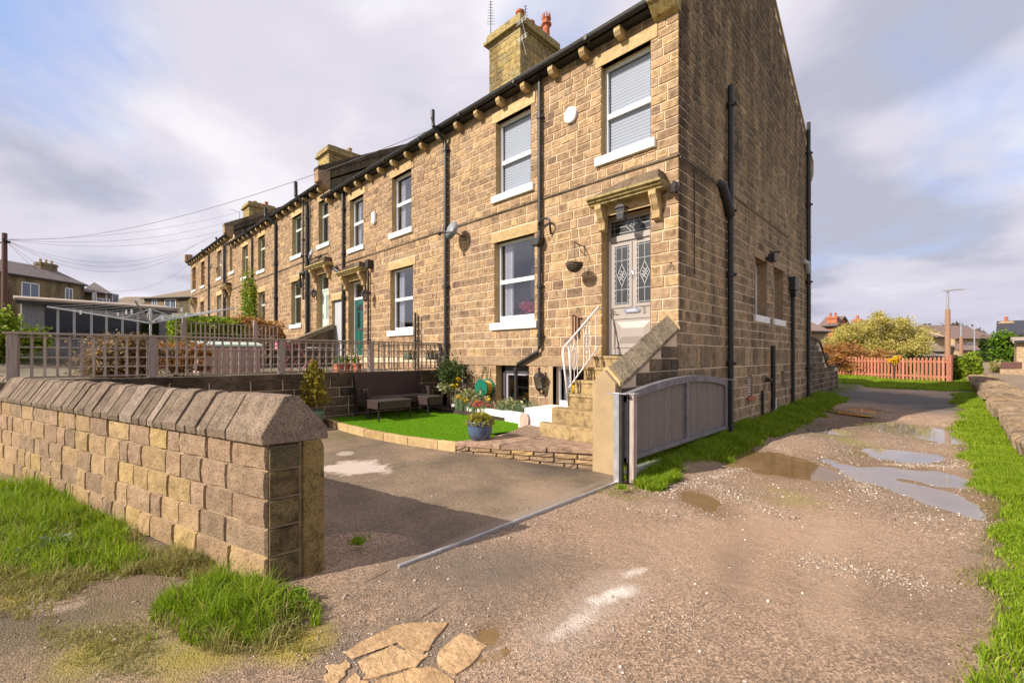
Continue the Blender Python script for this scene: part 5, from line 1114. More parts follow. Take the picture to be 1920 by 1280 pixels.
MB().prism([(-.10, 0), (.10, 0), (.11, .18), (.07, .27), (-.07, .27), (-.11, .18)], lambda a, b, t: (-2.45+a, -1.03+t, LZ+.02+b), -.03, .0).build('drain_hatch', 'peach', pl, .004)
MB().box(-2.28, -2.02, -1.06, -1.02, .33, .45).build('air_grille', 'white', pl, .006)
struct(box('bed_soil', 'soil', None, -6.3, -2.2, -.62, -.005, .1, LZ+.07))
# flower bed
bx = RNG.uniform(-5.2, -2.75, 40)
t = thing('daffodils', 'yellow daffodils with grey green leaves along the white edging', 'daffodils', (-4.2, -.4, LZ))
q = np.column_stack([np.repeat(bx, 34)+RNG.normal(0, .07, 40*34), np.repeat(RNG.uniform(-.5, -.15, 40), 34)+RNG.normal(0, .05, 40*34), np.full(40*34, LZ+.06)]); grass('stems', q, RNG.uniform(.18, .42, len(q)), 'stem_grey', .013, .45, t)
fl = []
for px, py in ((860, 710), (851, 722), (866, 748), (858, 745), (893, 754), (915, 748), (1074, 726), (1072, 732), (868, 741), (872, 752)):
    X, z = PY(px, py, -.42); fl.append(RNG.normal((X, -.42, z), .028, (26, 3)))
leaves('petals', np.concatenate(fl), .05, 'petal_yellow', t, 1.1, kind='stuff')
t = thing('primroses', 'cluster of pink red primroses in the white edged bed', 'flowers', (-4.0, -.42, LZ+.05))
X, z = PY(903, 758, -.42); leaves('petals', RNG.normal((X, -.46, z), (.13, .05, .035), (200, 3)), .05, 'petal_red', t, 1.1); leaves('leaves', RNG.normal((X, -.44, z-.06), (.16, .06, .03), (160, 3)), .05, 'leaf_green', t)
for px, py, m_, lab, nn, sp in ((955, 758, 'leaf_pale', 'pale variegated low plant below the dark basement door', 300, (.16, .07, .06)), (845, 700, 'leaf_dark', 'dark evergreen shrub in the corner of the flower bed', 1300, (.20, .11, .15)), (838, 725, 'leaf_pale', 'yellowish variegated shrub under the evergreen', 500, (.16, .08, .06)), (880, 738, 'leaf_pale', 'pale grassy tuft among the daffodils', 240, (.2, .07, .06)), (1078, 742, 'leaf_green', 'small green plant tucked beside the stone steps', 160, (.06, .05, .05))):
    X, z = PY(px, py, -.38); z = max(z, LZ+.12); t = thing('bedding_plant', lab, 'plant', (X, -.38, LZ+.05)); leaves('crown', RNG.normal((X, -.38, z), sp, (nn, 3)), .045, m_, t, 1.7); MB().tube([(X, -.38, LZ), (X+.02, -.38, z)], .01, 5).build('stems', 'bark', t)
X, z = PY(908, 727, -.16); t = thing('hose_reel', 'green hose reel with yellow hose hung on the house wall', 'hose reel', (X, 0, z))
def disc(b, cx_, y0, y1, cz, r, n=22): return b.prism([(cx_+r*math.cos(2*math.pi*k/n), cz+r*math.sin(2*math.pi*k/n)) for k in range(n)], lambda a, c, q: (a, q, c), y0, y1)
disc(MB(), X, -.05, -.03, z, .21).build('flange', 'reel_green', t); fr_ = MB(); disc(fr_, X+.0, -.27, -.25, z, .21); fr_.build('flange', 'reel_green', t)
b = MB()
for k in range(6): yk = -.065-.033*k; b.tube([(X+.155*math.cos(q_), yk, z+.155*math.sin(q_)) for q_ in [2*math.pi*i/20 for i in range(21)]], .017, 6, False)
disc(b, X, -.25, -.05, z, .14); b.build('hose_coil', 'reel_yellow', t)
MB().tube([(X, -.27, z), (X, -.33, z), (X+.1, -.33, z-.05)], .012, 6).build('crank_handle', 'iron', t)
X, z = PY(908, 690, -.06); tag(MB().tube([(X-.16, -.02, z-.34), (X-.1, -.04, z-.1), (X, -.06, z+.02), (X+.05, -.05, z-.1), (X+.03, -.03, z-.3)], .013, 5).tube([(X, 0, z+.02), (X, -.1, z+.04)], .012, 5).tube([(X+.14, -.02, z-.38), (X+.18, -.04, z), (X+.22, -.04, z-.36)], .010, 5).build('garden_hose', 'leaf_pale', None), 'loop of pale hose hanging on a hook above the reel', 'hose')
X, z = PY(855, 672, -.16); t = thing('garden_spade', 'upright spade with pale shaft and black handle in the bed corner', 'spade', (X, -.2, LZ))
MB().tube([(X, -.2, LZ+.05), (X+.01, -.16, z-.06)], .018, 6).build('shaft', 'white', t); MB().tube([(X+.01, -.16, z-.08), (X-.05, -.16, z+.02), (X+.07, -.16, z+.02), (X+.01, -.16, z-.08)], .012, 6).build('handle', 'iron', t)
# ---------------------------------------------------------------- sliding gate
gt = thing('driveway_gate', 'arched grey boarded gate standing against the end wall', 'gate', (.25, 0, .25)); GX0, GX1 = .20, .25
gy0, gy1, gb_ = -2.10, 1.50, .27
top = lambda y: 1.29-.17*((y+.05)/(2.05 if y < -.05 else 1.65))**2
n = 24; ys_ = [gy0+(gy1-gy0)*i/n for i in range(n+1)]
def band(z0f, z1f, x0, x1, ys): 
    b = MB(); m = len(ys); v = []
    for x in (x0, x1):
        for y in ys: v.append((x, y, z0f(y)))
        for y in ys: v.append((x, y, z1f(y)))
    f = []
    for i in range(m-1):
        f += [(i, i+1, m+i+1, m+i), (2*m+i, 3*m+i, 3*m+i+1, 2*m+i+1), (i, 2*m+i, 2*m+i+1, i+1), (m+i, m+i+1, 3*m+i+1, 3*m+i)]
    f += [(0, m, 3*m, 2*m), (m-1, 3*m-1, 4*m-1, 2*m-1)]
    b.add(v, f); return b
band(lambda y: top(y)-.10, top, GX0-.015, GX1+.02, ys_).build('top_rail', 'gate_frame', gt, .004)
band(lambda y: gb_-.0, lambda y: gb_+.06, GX0-.01, GX1+.015, ys_).build('bottom_rail', 'gate_frame', gt, .004)
for y in (gy0, -.30, gy1-.09): MB().prism([(y, gb_), (y+.09, gb_), (y+.09, top(y+.045)-.02), (y, top(y+.045)-.02)], lambda a, b, t: (t, a, b), GX0-.01, GX1+.018).build('stile', 'gate_frame', gt, .004)
y = gy0+.09; k = 0
while y < gy1-.1:
    y2 = min(y+.115, gy1-.09)
    if not (-.30 < (y+y2)/2 < -.21): MB().prism([(y+.0012, gb_+.05), (y2-.0012, gb_+.05), (y2-.0012, top(y2)-.08), (y+.0012, top(y)-.08)], lambda a, b, t: (t, a, b), GX0, GX0+.022+.001*(k % 2)).build('board', 'gate_board', gt)
    y = y2; k += 1
MB().box(GX0-.03, GX1+.03, gy0+.1, gy1+.2, .10, .15).build('guide_rail', 'galv', gt)
g1 = thing('gate_end_post', 'pale metal gate end channel beside the cream gatepost', 'gate channel', (.2, -2.2, 0))
MB().box(.12, .20, -2.185, -2.125, .02, 1.14).build('channel', 'galv', g1, .004); MB().box(.20, .24, -2.185, -2.135, .0, 1.10).build('inner_channel', 'iron', g1); MB().box(.02, .30, -2.19, -2.12, 1.125, 1.135).build('cap_plate', 'galv', g1)
g2 = thing('gate_guide_post', 'dark timber guide post standing in front of the grey gate', 'guide post', (.33, -2.0, 0))
MB().box(.285, .345, -2.08, -1.99, .02, 1.12).build('post', 'trellis_post', g2, .005); MB().box(.25, .28, -2.08, -1.99, .02, 1.10).build('plate', 'iron', g2); MB().box(.2, .36, -2.09, -1.98, 1.12, 1.135).build('cap_plate', 'galv', g2)
g3 = thing('gate_guide_post', 'dark guide post at the far end of the grey gate by the drainpipe', 'guide post', (.33, 1.55, .2))
MB().box(.27, .33, 1.52, 1.60, .1, 1.16).build('post', 'iron', g3, .004); MB().box(.10, .36, 1.50, 1.62, 1.16, 1.175).build('cap_plate', 'galv', g3)

# ---------------------------------------------------------------- garden wall in the foreground
gw = thing('garden_wall', 'sandstone garden wall with sloping coping stones in the foreground', 'wall', (-3, -7, 0))
DW = Vector((-.967, -.2535, 0)).normalized(); NW = Vector((.2535, -.967, 0)).normalized()   # along, outwards (towards the lane)
if NW.y > 0: NW = -NW
E = Vector((-.275, -6.035, 0)); TH = .33; LW = 9.2
def ww(t, s, z): p = E+DW*t-NW*s; return (p.x, p.y, z)
MB().prism([(.0, .0), (LW, .0), (LW, TH), (-.115, TH)], lambda a, b, t: ww(a, b, t), -.3, 1.0).build('wall_core', 'mortar_wall', gw)
ang = math.atan2(-DW.y, -DW.x)      # local x runs towards the drive, local -y outwards
cl = lay(-LW, .012, [-.22, .0, .20, .40, .60, .80, .985], [], random.Random(51), .17, .48, .013)
place_stones(gw, cl, lambda a, z: ww(-a, 0, z), ang, 'stone_wall', .026, 300, rng=random.Random(52))
EN = Vector((.0, 1, 0)); P1 = E; Q = Vector(ww(-.115, TH, 0)); ea = math.atan2(Q.y-P1.y, Q.x-P1.x); EL = (Q-P1).length
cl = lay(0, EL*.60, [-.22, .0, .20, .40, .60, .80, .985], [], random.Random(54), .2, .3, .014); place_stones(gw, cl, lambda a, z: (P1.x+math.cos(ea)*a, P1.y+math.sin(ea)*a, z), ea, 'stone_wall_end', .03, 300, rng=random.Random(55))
cs_, sn_ = math.cos(ea), math.sin(ea)
def en(a, o, z): return (P1.x+cs_*a+sn_*o, P1.y+sn_*a-cs_*o, z)     # along the end face, out of it
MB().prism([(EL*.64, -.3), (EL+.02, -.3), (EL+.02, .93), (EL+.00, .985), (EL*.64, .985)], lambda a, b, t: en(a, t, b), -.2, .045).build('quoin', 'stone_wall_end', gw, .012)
rg = random.Random(61)
def coping(t0, t1, tilt, mat='coping', hip=0., up=0.):
    zb = .985; prof = [(-.045, zb), (-.05, zb+.055+up), (.03, zb+.185+up), (.105, zb+.31+up), (.16, zb+.325+up), (.21, zb+.31+up), (TH+.04, zb+.07+up), (TH+.04, zb)]
    b = MB(); N = len(prof); segs = [(t0, 0.), ((t0+t1)/2, .0), (t1, 0.)]
    vs = []
    for k, (t, _) in enumerate(segs):
        for i, (s, z) in enumerate(prof):
            hp = hip*(z-zb)/.32 if k == 0 else 0; tt = t+hp+(-.115*(s/TH) if hip and k == 0 else 0)+tilt*(z-zb); j = rg.uniform(-.006, .006) if 0 < i < N-1 else 0
            vs.append(ww(tt, s+j, z+j))
    f = [tuple(range(N)), tuple(range(2*N, 3*N))[::-1]]
    for k in range(2): f += [(k*N+i, (k+1)*N+i, (k+1)*N+(i+1) % N, k*N+(i+1) % N) for i in range(N)]
    b.add(vs, f).build('coping_stone', mat, gw, .008)
coping(-.035, .44, 0, 'coping', .05, .012)
t = .455
while t < LW:
    l_ = rg.choice((.13, .15, .17, .2, .24, .27)); coping(t, t+l_-.018, rg.uniform(-.02, .04), 'coping', 0, rg.uniform(-.014, .012)); t += l_
# ---------------------------------------------------------------- raised gardens behind, retaining wall, trellis
RX = -6.37
gz_ = lambda x, y: np.interp(-x, [0, 13, 15, 26, 28, 60], [1.12, 1.2, 1.55, 1.75, 2.2, 2.4])+vnoise(np.asarray(x, float), np.asarray(y, float), .6, 20)*.05
struct(sheet('raised_garden', np.concatenate([[-400, -200, -90], np.linspace(-60, RX-.3, 90)]), np.concatenate([[-160, -90, -50, -30], np.linspace(-20, -.02, 44)]), gz_, 'garden', keep=lambda x, y: y > wl(x)+.5))
MB().prism([(RX-.3, -8), (-60, -22.2), (-60, -21.9), (RX-.3, -7.3)], lambda a, b, t: (a, b, t), -.2, 1.0).build('garden_terrace_edge', 'mortar_wall', None, kind='structure')
rw = thing('retaining_wall', 'dark shaded retaining wall under the trellis fence', 'wall', (RX, -4, .1))
MB().box(RX-.35, RX-.0, -7.75, -.01, -.1, 1.17).build('wall_core', 'mortar_end', rw)
cl = lay(-7.75, -.02, [-.1+.203*i for i in range(7)], [], random.Random(71), .3, .7, .016); cl.sort(key=lambda c: -c[0])
place_stones(rw, cl, lambda a, z: (RX, a, z), R(90), 'stone_dark', .03, 300, rng=random.Random(72))  # darkness of the shaded face is put into the stone colour
y = -7.75
while y < -.1: y2 = min(y+random.uniform(.5, .9), -.03); MB().box(RX-.42, RX+.045, y+.006, y2-.006, 1.12, 1.235+random.uniform(-.008, .01)).build('coping_stone', 'stone_dark', rw, .015); y = y2
FXX = RX-.05
def fy(px): return PX(px, 660, FXX)[0]
tf = thing('trellis_fence', 'weathered square trellis fence on top of the retaining wall', 'fence', (FXX, -4, 1.24))
posts = [fy(22), fy(285), fy(527), fy(695), fy(826)]; ZT0, ZT1 = 1.27, 1.91
print('posts', posts)
for k, y in enumerate(posts): w_ = .055; MB().box(FXX-.05, FXX+.05, y-w_, y+w_, 1.235, ZT1+.0).build('post', 'trellis_post', tf, .005)
for ya, yb in zip(posts[:-1], posts[1:]):
    a_, b_ = ya+.06, yb-.06; L_ = b_-a_; nv_ = max(6, round(L_/.135)); nh = 4
    for k in range(nv_+1): y = a_+L_*k/nv_; MB().box(FXX+.004, FXX+.022, y-.016, y+.016, ZT0, ZT1-.01).build('upright_slat', 'trellis', tf, kind='thing')
    for k in range(nh+1): z = ZT0+.015+(ZT1-ZT0-.05)*k/nh; MB().box(FXX-.014, FXX+.003, a_, b_, z-.012, z+.012).build('cross_slat', 'trellis', tf)
MB().box(FXX-.055, FXX+.06, posts[0]-.09, posts[-1]+.07, ZT1, ZT1+.032).build('top_rail', 'trellis', tf, .006)
# second trellis with hedge behind, further back
t2 = thing('trellis_fence', 'lower weathered trellis in front of the green hedge', 'fence', (-12.9, -3, 1.9)); X2 = -12.95
pa, pb = PX(330, 640, X2)[0], PX(520, 640, X2)[0]; z1 = PX(420, 607, X2)[1]
for k in range(24): y = pa+(pb-pa)*k/23; MB().box(X2-.01, X2+.01, y-.015, y+.015, 1.2, z1).build('upright_slat', 'trellis', t2)
for k in range(5): z = 1.3+(z1-1.3)*k/4.; MB().box(X2-.02, X2-.011, pa, pb, z-.012, z+.012).build('cross_slat', 'trellis', t2)
for px in (345, 478): y = PX(px, 640, X2)[0]; MB().box(X2-.05, X2+.05, y-.05, y+.05, 1.1, z1+.15).build('post', 'trellis_post', t2, .005)
def hedge(name, label, mat, x0, x1, y0, y1, z0, z1, n, size, group=None):
    t = thing(name, label, 'hedge', ((x0+x1)/2, (y0+y1)/2, z0), group); p = RNG.uniform((x0, y0, z0), (x1, y1, z1), (n, 3)); s = np.array([x1-x0, y1-y0, z1-z0])/2; c = np.array([x0+x1, y0+y1, z0+z1])/2
    q = (p-c)/s; k = np.argmax(np.abs(q), 1); push = RNG.random(n) < .7; q[np.arange(n)[push], k[push]] = np.sign(q[np.arange(n)[push], k[push]])*RNG.uniform(.8, 1.02, push.sum())
    p = c+q*s; p += np.stack([vnoise(p[:, 0]+p[:, 2], p[:, 1], 2.5, 31+i) for i in range(3)], 1)*np.minimum(s*.7, .35); p[:, 2] = np.maximum(p[:, 2], z0)
    leaves('foliage', p, size, mat, t, 1.6); b = MB()
    for i in range(8): x = x0+(x1-x0)*(i+.5)/8; y = y0+(y1-y0)*(i+.5)/8; b.tube([(x, y, z0-.1), (x+.05, y, z0+(z1-z0)*.7)], [.03, .012], 5)
    b.build('stems', 'bark', t); return t
ha, hb = PX(325, 640, -13.8)[0], PX(450, 640, -13.8)[0]; zt_ = PX(400, 597, -13.8)[1]
hedge('garden_hedge', 'bright green hedge behind the lower trellis', 'leaf_lime', -14.5, -13.3, ha, hb, 1.2, zt_, 11000, .075)
ha, hb = PX(430, 640, -14.2)[0], PX(528, 640, -14.2)[0]; zt_ = PX(480, 597, -14.2)[1]
hedge('garden_hedge', 'rusty brown hedge right of the green hedge', 'leaf_orange', -14.9, -13.6, ha, hb, 1.2, zt_, 9000, .06)
for px, py, X, r, n_, m_, lab in ((258, 668, -7.4, (.42, .75, .36), 5200, 'leaf_bronze', 'bronze leaved shrub behind the trellis, left one'), (330, 672, -8.2, (.35, .6, .32), 3200, 'leaf_orange', 'rusty orange shrub behind the trellis'), (215, 690, -7.3, (.3, .45, .25), 1500, 'leaf_bronze', 'low twiggy shrub at the left trellis panel')):
    y, z = PX(px, py, X); shrub('garden_shrub', lab, 'shrub', (X, y, z), r, n_*2, .032, m_, base=1.1)
for X, y0_, dep, lab in ((-8.9, None, 0, 'storage box'),):
    ya, yb = PX(372, 660, X)[0], PX(488, 660, X)[0]; zt_ = PX(430, 640, X)[1]
    sb_ = thing('storage_box', 'peach coloured boarded storage box with pale green lid', 'storage box', (X, (ya+yb)/2, 1.1)); y = ya; k = 0
    MB().box(X-.65, X-.03, ya+.02, yb-.02, 1.1, zt_-.1).build('carcass', 'peach', sb_)
    while y < yb-.02: y2 = min(y+.12, yb); MB().box(X-.03, X, y+.003, y2-.003, 1.12, zt_-.12).build('board', 'peach', sb_); y = y2
    MB().prism([(.06, 0), (.06, .05), (-.72, .16), (-.72, 0)], lambda a, b, t: (X+a, t, zt_-.12+b), ya-.05, yb+.06).build('lid', 'mint', sb_, .01)
# patio furniture next door
def folding_chair(X, Y, z, rz, label):
    t = thing('garden_chair', label, 'chair', (X, Y, z), 'pink folding chairs next door'); t.rotation_euler[2] = rz
    def ch(b, n_): o = b.build(n_, 'pink', None); o.parent = t
    for k in range(4): ch(MB().box(-.2, .2, -.18+k*.1, -.10+k*.1, .44, .455), 'seat_slat')
    for k in range(2): ch(MB().box(-.2, .2, .215, .235, .62+k*.13, .72+k*.13), 'back_slat')
    for s in (-.19, .19): ch(MB().tube([(s, -.2, 0), (s, .22, .88)], .012, 5).tube([(s, .2, 0), (s, -.2, .45)], .012, 5), 'leg')
def onX(px, X): return PX(px, 690, X)[0]
folding_chair(-9.2, onX(540, -9.2), 1.13, R(200), 'pink slatted folding chair behind the trellis, left one')
folding_chair(-9.0, onX(572, -9.0), 1.13, R(160), 'pink slatted folding chair behind the trellis, right one')
yt_ = onX(600, -9.1); t = thing('garden_table', 'round grey patio table beside the pink chairs', 'table', (-9.1, yt_, 1.13)); MB().lathe([(.0, .68), (.36, .68), (.36, .70), (.0, .70)], (-9.1, yt_, 1.13), 20).build('tabletop', 'plastic_grey', t)
for k in range(3): q = k*2.1; MB().tube([(-9.1+.3*math.cos(q), yt_+.3*math.sin(q), 1.13), (-9.1-.1*math.cos(q), yt_-.1*math.sin(q), 1.82)], .012, 5).build('leg', 'iron', t)
for px, w_, X, lab in ((648, .55, -7.6, 'terracotta trough planter behind the trellis'), (668, .16, -7.4, 'small round terracotta pot behind the trellis')):
    y = onX(px, X); t = thing('flower_pot', lab, 'flower pot', (X, y, 1.13)); MB().box(X-.12, X+.12, y-w_/2, y+w_/2, 1.13, 1.36).box(X-.14, X+.14, y-w_/2-.02, y+w_/2+.02, 1.36, 1.40).build('pot', 'terracotta', t, .008); leaves('plant', RNG.normal((X, y, 1.5), (.07, w_/4, .06), (140, 3)), .05, 'leaf_green', t)
for px, lab in ((775, 'grey green trough planter hung on the trellis, left one'), (814, 'grey green trough planter hung on the trellis, right one')):
    y = fy(px); t = thing('trough_planter', lab, 'planter', (FXX-.12, y, 1.55)); MB().prism([(-.12, 1.50), (.12, 1.50), (.17, 1.66), (-.17, 1.66)], lambda a, b, q: (q, y+a, b), FXX-.22, FXX-.06).build('trough', 'greenpot', t, .006)
    leaves('plant', RNG.normal((FXX-.14, y, 1.70), (.05, .09, .035), (160, 3)), .035, 'leaf_bronze', t); MB().tube([(FXX-.08, y-.1, 1.66), (FXX+.03, y-.1, 1.70)], .006, 4).build('hook', 'iron', t)
# steps of the third house
X0 = U(594.5)-.2; s3 = thing('stone_steps', 'far stone stair with sloping wall below the mint door', 'steps', (X0, -1.5, 1.2))
for k in range(5): MB().box(X0, U(617)+.05, -.35-.3*k, -.0 if k == 0 else -.3*k-.02, 1.3, 2.18-.2*k).build('step', 'step', s3, .01)
for xa in (U(617)+.1,):
    MB().prism([(0, 1.2), (0, 2.6), (-1.9, 1.75), (-1.9, 1.2)], lambda a, b, t: (t, a, b), xa, xa+.28).build('side_wall', 'stone_dark', s3); MB().prism([(0, 2.6), (0, 2.78), (-1.98, 1.9), (-1.98, 1.74)], lambda a, b, t: (t, a, b), xa-.05, xa+.33).build('coping_slab', 'coping_dark', s3, .01)
# iron railing behind the trellis and by the door of the second house
rx = -10.6; b0, b1 = PX(710, 640, -7.2)[0], PX(745, 640, -7.2)[0]
t = thing('iron_railing', 'small black wrought iron gate behind the trellis', 'railing', (-7.2, b0, 1.1))
for k in range(7): y = b0+(b1-b0)*k/6; MB().tube([(-7.2, y, 1.1), (-7.2, y, 1.95)], .009, 5).build('bar', 'iron', t)
for z in (1.25, 1.85): MB().tube([(-7.2, b0, z), (-7.2, b1, z)], .010, 5).build('rail', 'iron', t)
# rotary dryer
Z = 10.2; cx_, cy_ = W(282, Z); hz_ = zat(282, 606, Z)
rd = thing('rotary_dryer', 'grey rotary washing line open in the neighbour garden', 'rotary dryer', (cx_, cy_, 1.1))
MB().tube([(cx_, cy_, 1.1), (cx_, cy_, hz_+.35)], .025, 8).build('pole', 'galv', rd); tips = []
for px, py, dZ in ((88, 575, -.7), (252, 563, -1.5), (440, 577, .9), (330, 596, -2.0)):
    x, y = W(px, Z+dZ); z = zat(px, py, Z+dZ); tips.append(Vector((x, y, z)))
tips[3] = Vector((2*cx_-tips[1].x, 2*cy_-tips[1].y, tips[1].z-.02)); hub = Vector((cx_, cy_, hz_))
for tp in tips: MB().tube([hub, tp], .020, 6).build('arm', 'galv', rd); MB().tube([hub+Vector((0, 0, .33)), hub+(tp-hub)*.3], .012, 5).build('strut', 'galv', rd)
b = MB()
for k in range(3, 11):
    q = k/10.
    for a_, c_ in ((0, 1), (1, 2), (2, 3), (3, 0)): p0, p1 = hub+(tips[a_]-hub)*q, hub+(tips[c_]-hub)*q; b.tube([p0, (p0+p1)/2-Vector((0, 0, .02)), p1], .0035, 3, False)
b.build('drying_lines', 'galv', rd)
rg = random.Random(4)
for k in range(11):
    q = rg.uniform(.5, .98); a_, c_ = rg.choice([(0, 1), (0, 3), (3, 2), (2, 1)]); s = rg.random(); p0, p1 = hub+(tips[a_]-hub)*q, hub+(tips[c_]-hub)*q; p = p0+(p1-p0)*s
    tag(MB().prism([(-.014, -.07), (.014, -.07), (.006, .02), (-.006, .02)], lambda a, b_, t: (p.x+a+t*.3, p.y+t, p.z+b_), -.016, .016).build('clothes_peg', 'white', None), 'white plastic clothes peg clipped on the rotary washing line', 'clothes peg', 'pegs on the rotary washing line')
# shed
A = Vector((*W(40, 12.6), 0)); B = Vector((*W(322, 15.2), 0)); ax = (B-A).normalized(); nm = Vector((-ax.y, ax.x, 0));
if nm.dot(Vector((A.x-EYE[0], A.y-EYE[1], 0))) < 0: nm = -nm
LS = (B-A).length; zt_ = zat(180, 568, 13.8)-.1; ang_s = 0
sh = thing('garden_shed', 'low grey shed with dark window front and pale felt roof', 'shed', ((A.x+B.x)/2, (A.y+B.y)/2, 1.1))
def sp_(a, d, z): p = A+ax*a+nm*d; return (p.x, p.y, z)
def sbox(n_, m_, a0, a1, d0, d1, z0, z1, par=sh, bev=0.): return MB().prism([(a0, d0), (a1, d0), (a1, d1), (a0, d1)], lambda a, b, t: sp_(a, b, t), z0, z1).build(n_, m_, par, bev)
sbox('body', 'shed', .0, LS, .05, 1.9, 1.0, zt_); 
k = 0; a_ = 0.
while a_ < LS-.01: a2 = min(a_+.16, LS); sbox('board', 'shed', a_+.003, a2-.003, .025, .05, 1.0, zt_-1.05); a_ = a2
sbox('corner_panel', 'shed', .0, LS*.13, -.0, .05, zt_-1.05, zt_, bev=.003); sbox('corner_panel', 'shed', LS*.90, LS, -.0, .05, zt_-1.05, zt_, bev=.003)
wf = sbox('window_frame', 'plastic_grey', LS*.13, LS*.90, .0, .05, zt_-1.05, zt_-.98)
sbox('dark_window_backing', 'room', LS*.13, LS*.90, .045, .052, zt_-.98, zt_-.02)  # flat dark sheet painted in for the unlit shed interior
for q in (.20, .30, .41, .51, .62, .73): sbox('mullion', 'plastic_grey', LS*q, LS*q+.06, .0, .05, zt_-.98, zt_-.1, wf)
sbox('pane', 'glass_dim', LS*.13, LS*.90, .03, .036, zt_-.98, zt_-.1, wf)
MB().prism([(-.25, zt_+.02), (-.25, zt_+.09), (2.1, zt_+.35), (2.1, zt_+.28)], lambda a, b, t: sp_(t, a, b), -.15, LS+.15).build('roof', 'roof_felt', sh, .01)
sbox('fascia', 'iron', -.12, LS+.12, -.22, -.19, zt_-.08, zt_+.02)
shrub('garden_bush', 'bright green bush at the left edge beside the shed', 'bush', (*W(8, 11.5), 1.9), (.75, .75, .75), 7000, .07, 'leaf_lime', base=1.1)
# telegraph pole and wires
xp, yp = W(8, 25); zp = zat(8, 437, 25); tp = thing('telegraph_pole', 'dark brown telegraph pole at the left edge of the view', 'telegraph pole', (xp, yp, 1.5))
MB().tube([(xp, yp, 1.3), (xp, yp, zp)], [.15, .11], 10).build('pole', 'pole', tp); MB().box(xp-.25, xp+.25, yp-.06, yp+.06, zp-.5, zp-.38).tube([(xp-.2, yp-.2, zp-.5), (xp+.2, yp+.2, zp-.5)], .07, 8).tube([(xp-.22, yp, zp-.3), (xp+.22, yp, zp-.3)], .04, 6).build('insulators', 'iron', tp)
def wire(p0, p1, sag, label, r=.012):
    p0, p1 = Vector(p0), Vector(p1); tag(MB().tube([p0+(p1-p0)*(i/16)-Vector((0, 0, sag*4*(i/16)*(1-i/16))) for i in range(17)], r, 4).build('overhead_wire', 'wire_thin', None), label, 'overhead wire')
top_ = (xp, yp, zp-.35)
X, z = PY(822, 238, -.1); wire(top_, (X, -.1, z), .9, 'overhead wire rising to the near house eaves', .009)
for px, py, lab in ((449, 397, 'upper of the thin wires to the far terrace chimney'), (449, 409, 'middle of the thin wires to the far terrace chimney'), (462, 418, 'lower of the thin wires to the far terrace chimney'), (400, 443, 'thin wire to the upper windows of the far terrace'), (380, 452, 'slack thin wire to the far terrace eaves'), (362, 462, 'thin wire to the far terrace corner'), (356, 494, 'lowest thin wire to the end of the terrace')):
    Yw = 2.8 if px > 440 else -.3; X, z = PY(px, py, Yw); wire(top_, (X, Yw, z), .5+.02*(py-395), lab, .007)
wire(top_, (*W(95, 45), zat(95, 520, 45)), .3, 'short wire dropping to the left houses', .012)

# ---------------------------------------------------------------- furniture and pots by the lawn
so = thing('rattan_sofa', 'dark rattan garden sofa with slatted sides against the retaining wall', 'sofa', (-6.0, -1.8, LZ)); SX = RX+.06
sy0, sy1 = PX(662, 700, SX)[0]+.02, PX(782, 700, SX)[0]; zb1 = PX(662, 698, SX)[1]
print('sofa', sy0, sy1, zb1)
MB().prism([(0, .30), (.07, .30), (.03, 0+zb1-LZ), (-.03+.03, zb1-LZ)], lambda a, b, t: (SX+a, t, LZ+b), sy0, sy1).build('backrest', 'rattan', so, .006)
MB().box(SX+.03, SX+.62, sy0+.04, sy1-.04, LZ+.28, LZ+.42).build('seat', 'rattan', so, .008); MB().box(SX+.05, SX+.62, sy0+.04, sy1-.04, LZ+.421, LZ+.44).build('seat_top', 'rattan_top', so, .004)
for y in (sy0, sy1-.05):
    a_ = MB()
    for k in range(8): a_.box(SX+.12, SX+.60, y, y+.045, LZ+.25+k*.048, LZ+.25+k*.048+.040)
    a_.build('armrest', 'rattan', so, .003)
    for dx_ in (.03, .56): MB().box(SX+dx_, SX+dx_+.045, y, y+.045, LZ-.01, LZ+.62 if dx_ > .1 else LZ+.9).build('leg', 'rattan', so)
def rattan_table(x0, x1, y0, y1, hgt, dep, name, label, cat):
    t = thing(name, label, cat, ((x0+x1)/2, (y0+y1)/2, LZ)); MB().box(x0, x1, y0, y1, LZ+hgt-.02, LZ+hgt).build('tabletop', 'rattan_top', t, .003)
    for (a0, a1, c0, c1) in ((x0+.005, x1-.005, y0+.005, y0+.025), (x0+.005, x1-.005, y1-.025, y1-.005), (x0+.005, x0+.025, y0+.005, y1-.005), (x1-.025, x1-.005, y0+.005, y1-.005)): MB().box(a0, a1, c0, c1, LZ+hgt-dep, LZ+hgt-.021).build('apron', 'rattan', t)
    for a in (x0+.02, x1-.045):
        for c in (y0+.02, y1-.045): MB().box(a, a+.025, c, c+.025, LZ-.01, LZ+hgt-.03).build('leg', 'iron', t)
rattan_table(-5.62, -5.12, -2.52, -1.72, .42, .17, 'coffee_table', 'low dark rattan coffee table standing on the lawn before the sofa', 'coffee table')
rattan_table(-5.72, -5.25, -1.22, -.78, .42, .19, 'rattan_footstool', 'square dark rattan footstool right of the sofa', 'footstool')
cp = (-6.08, -3.42); t = thing('potted_conifer', 'yellowing conifer in a green pot at the corner of the lawn', 'potted plant', (*cp, .13))
MB().lathe([(.13, .0), (.155, .06), (.19, .30), (.21, .31), (.21, .35), (.185, .35), (.175, .31)], (*cp, .13), 20).build('pot', 'greenpot', t)
lv = []
